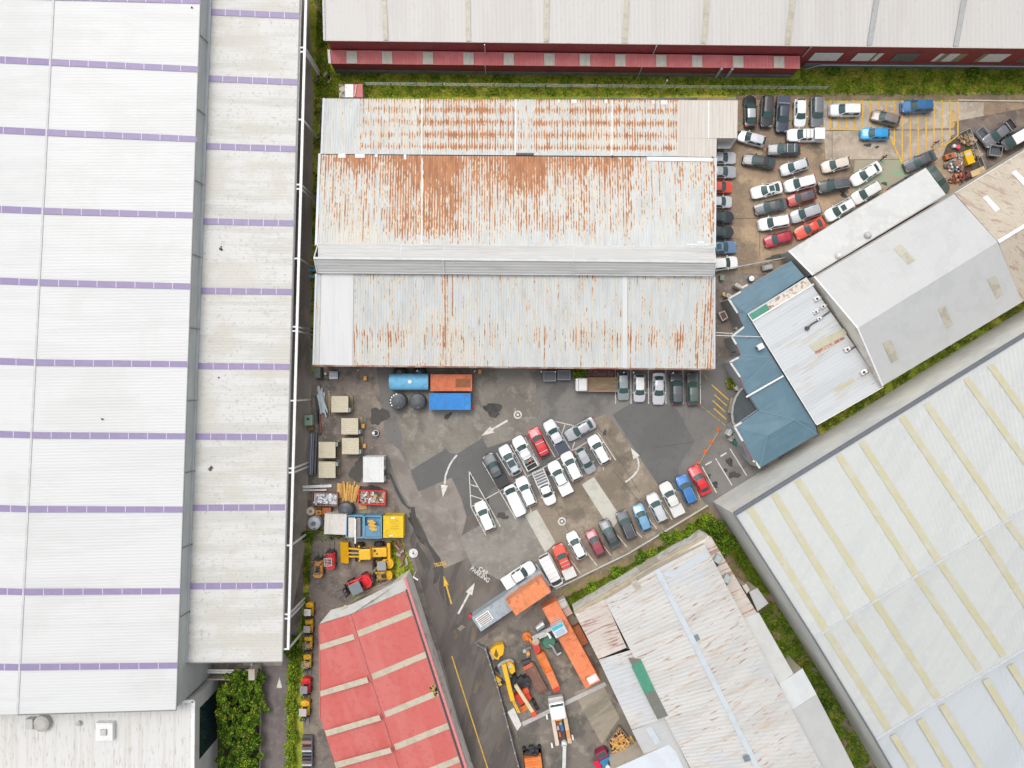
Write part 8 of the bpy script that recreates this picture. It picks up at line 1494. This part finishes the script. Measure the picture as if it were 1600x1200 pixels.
def grass(pts, n, wts, seed, h=(.15, .5), name='grass', lab='', thr=-1.0, patchy=.35):
    rd = random.Random(seed); mb = MB(); x0, x1 = min(p[0] for p in pts), max(p[0] for p in pts); y0, y1 = min(p[1] for p in pts), max(p[1] for p in pts); k = 0; tries = 0
    while k < n and tries < n*30:
        tries += 1; x, y = rd.uniform(x0, x1), rd.uniform(y0, y1)
        if not inpoly(x, y, pts): continue
        nv = MN.noise(Vector((x*.055, y*.055, seed)))+.5*MN.noise(Vector((x*.16, y*.16, seed+3)))
        if nv < thr: continue
        c = W(x, y); hh = rd.uniform(*h)*(1+nv*.5); w2 = list(wts)
        if nv > .12: w2[0] *= 2.5; w2[1] *= 1.8; w2[3] *= .5; w2[4] *= .3
        elif nv < -.12: w2[4] *= 2.8; w2[3] *= 1.7; w2[0] *= .3
        mb.mi = rd.choices(range(5), w2)[0]
        for b in range(4):
            a = rd.uniform(0, 6.28); d = Vector((math.cos(a), math.sin(a), 0)); s = Vector((-d.y, d.x, 0))*rd.uniform(.03, .07); o = c+d*rd.uniform(0, .12); tip = o+d*hh*rd.uniform(.4, 1.0)+Vector((0, 0, hh*rd.uniform(.5, 1)))
            mb.add([o-s, o+s, tip], [(0, 1, 2)])
        k += 1
    return tag(mb.build(name, LM), lab, 'grass', kind='stuff')
grass([(500, 112), (1250, 125), (1252, 108), (1700, 110), (1700, 146), (1290, 148), (1150, 148), (500, 152)], 15000, (1, 4, 4, 5, 2.5), 1, lab='rough green and straw grass bank along the foot of the long white roofed warehouse')
grass([(497, -60), (505, -60), (514, 100), (520, 152), (494, 152)], 1500, (1, 4, 4, 4, 2), 2, lab='grass strip at the end of the long white roofed warehouse')
grass([(492, 155), (506, 155), (499, 300), (490, 560), (485, 560)], 900, (2, 3, 2, 2, 3), 3, (.1, .3), lab='sparse grass along the lane side of the rusty warehouse', thr=-.1)
grass([(872, 945), (890, 932), (985, 884), (1050, 846), (1104, 805), (1118, 815), (1150, 850), (1200, 925), (1185, 925), (1150, 872), (1100, 826), (985, 912), (905, 960)], 11000, (2, 6, 6, 3, 1.5), 4, (.3, .85), lab='tall green grass between the kerb wall and the old factory')
grass([(1186, 945), (1212, 938), (1250, 990), (1372, 1210), (1325, 1210), (1195, 985)], 5200, (2, 6, 5, 2, 1), 5, lab='grass strip between the old factory and the huge warehouse', thr=-.3)
grass([(1278, 668), (1340, 628), (1700, 402), (1700, 432), (1300, 682)], 3200, (3, 4, 3, 2, 3), 6, (.12, .4), lab='grass gully between the gabled warehouse and the huge warehouse', thr=-.3)
grass([(477, 842), (487, 842), (481, 950), (478, 1040), (470, 1045), (474, 950)], 1300, (2, 4, 3, 3, 3), 7, (.1, .4), lab='weedy strip between the lane and the forklift yard', thr=-.2)
grass([(612, 845), (627, 845), (646, 892), (605, 920), (575, 930), (606, 900)], 600, (2, 3, 2, 2, 3), 8, (.1, .35), lab='weeds around the scrap at the red shed corner', thr=-.1)
grass([(478, 820), (545, 832), (545, 843), (478, 845)], 260, (3, 4, 2, 1, 1), 9, (.1, .35), lab='weeds at the bottom edge of the dirt yard')
def bush(px, py, r, h, lab, wts, seed, n=None, grp=None, name='bush', s=.2):
    rd = random.Random(seed); t = thing(name, lab, 'bush', W(px, py), 0, grp); mb = MB()
    for i in range(5): a = rd.uniform(0, 6.28); mb.tube((0, 0, 0), (math.cos(a)*r*.5, math.sin(a)*r*.5, h*.7), .05, 5, .02)
    mb.build('stem', plain('stem_brown', (.10, .07, .045), .9), t, world=False); mb = MB(); nn = n or int(260*r*r)+120; k = 7
    for i in range(k): a = rd.uniform(0, 6.28); d = rd.random()**.5*r*.75; clump(mb, (math.cos(a)*d, math.sin(a)*d, h*rd.uniform(.35, .75)), r*rd.uniform(.35, .6), nn//k, s, rd, wts)
    mb.build('foliage', LM, t, world=False); return t
for i, (x, y, r, h, lab, w) in enumerate(((1118, 830, 1.9, 1.8, 'dense dark bush at the tip of the bank by the huge warehouse corner', (5, 6, 3, 0, 0)), (1132, 852, 1.7, 1.6, 'rounded green bush against the huge warehouse wall', (4, 6, 4, 0, 0)), (1100, 812, 1.4, 1.3, 'leafy bush just behind the end of the kerb wall', (2, 5, 6, 1, 0)), (1072, 828, 1.3, 1.1, 'spiky green shrub above the factory parapet, right part', (2, 5, 6, 1, 0)), (1040, 842, 1.3, 1.1, 'dark green shrub above the factory parapet, middle', (5, 6, 2, 0, 0)), (1055, 834, 1.1, 1.2, 'light green shrub between two shrubs above the factory parapet', (1, 4, 7, 2, 0)), (1003, 868, 1.2, 1.0, 'dark shrub halfway along the bank behind the kerb wall', (5, 6, 2, 0, 0)), (1015, 862, 1.0, .9, 'pale yellow-green shrub halfway along the bank', (1, 3, 6, 3, 1)), (960, 900, 1.3, .9, 'low green shrub on the bank near the coral container', (2, 5, 6, 1, 0)), (925, 925, 1.4, .8, 'bright green patch of shrub at the lower end of the bank', (1, 4, 8, 1, 0)), (1287, 1098, 1.2, 1.0, 'blue-green shrub in the strip beside the huge warehouse', (6, 5, 1, 0, 0)), (505, 127, .8, .8, 'small shrub at the lane corner of the top grass', (3, 5, 4, 1, 0)), (1520, 118, 1.0, .9, 'dark shrub against the grey plinth at the upper right', (6, 5, 2, 0, 0)), (1300, 112, .9, .8, 'small dark green shrub where the annex ends', (5, 5, 2, 0, 0)), (906, 584, 1.1, 1.3, 'olive green bush under the warehouse eave by the flatbed truck', (3, 5, 3, 3, 0)), (1141, 598, .9, .9, 'scrubby dry bush by the dark canopy of the offices', (2, 3, 1, 1, 4)), (483, 836, .9, .8, 'dark green shrub in the bottom left corner of the dirt yard', (6, 5, 2, 0, 0)), (458, 1018, 1.1, 1.2, 'dark green shrub at the top of the hedge', (6, 5, 2, 0, 0)), (463, 997, .7, .8, 'small dark shrub between the steel frame legs', (6, 5, 1, 0, 0)))):
    bush(x, y, r, h, lab, w, 40+i)
rd = random.Random(77)
for i in range(16):   # hedge along the lane
    y = 1028+12.5*i; x = 459.5-.028*(y-1030)+rd.uniform(-.8, .8)
    bush(x, y, rd.uniform(.85, 1.1), rd.uniform(1.3, 1.8), 'yellow-green hedge shrub in the row between the lane and the forklifts', (1, 4, 7, 5, 0) if i % 3 else (3, 6, 6, 2, 0), 100+i, n=330, grp='hedge shrubs along the lane', name='hedge_shrub', s=.17)
def tree(px, py, r, h, seed, lab):
    rd = random.Random(seed); l = W(px, py, h*.7); l.z = 0; t = thing('tree', lab, 'tree', l, 0, 'garden trees beside the lane'); mb = MB(); mb.tube((0, 0, 0), (.1, .05, h*.5), .16, 8, .1)
    for i in range(7): a = rd.uniform(0, 6.28); mb.tube((.08, .04, h*(.25+.04*i)), (math.cos(a)*r*.75, math.sin(a)*r*.75, h*rd.uniform(.6, .9)), .07, 6, .02)
    mb.build('trunk', plain('bark', (.09, .065, .045), .95), t, world=False); mb = MB()
    pal = rd.choice((((9, 4, .6, 0, 0), (7, 5, 1, 0, 0)), ((6, 6, 1, .5, 0), (5, 6, 2, .5, 0)), ((4, 5, 2, 1.5, .5), (5, 5, 2, 1, .3)), ((10, 3, .4, 0, 0), (7, 5, 1, .4, 0))))
    for i in range(15):
        a = rd.uniform(0, 6.28); d = rd.random()**.5*r; clump(mb, (math.cos(a)*d, math.sin(a)*d, h*(.92-.4*(d/r)**2)*rd.uniform(.75, 1.05)), r*rd.uniform(.24, .40), 80, .21, rd, rd.choice(pal), .6)
    mb.build('crown', LM, t, world=False)
k = 0
for j in range(7):
    for i in range(3):
        y = 1066+24*j+rd.uniform(-6, 6); x = 357+19*i+rd.uniform(-5, 5)-.03*(y-1060); tree(x, y, rd.uniform(1.15, 1.75), rd.uniform(3.0, 4.6), 200+k, 'leafy dark green tree in the garden between the office glass and the lane'); k += 1
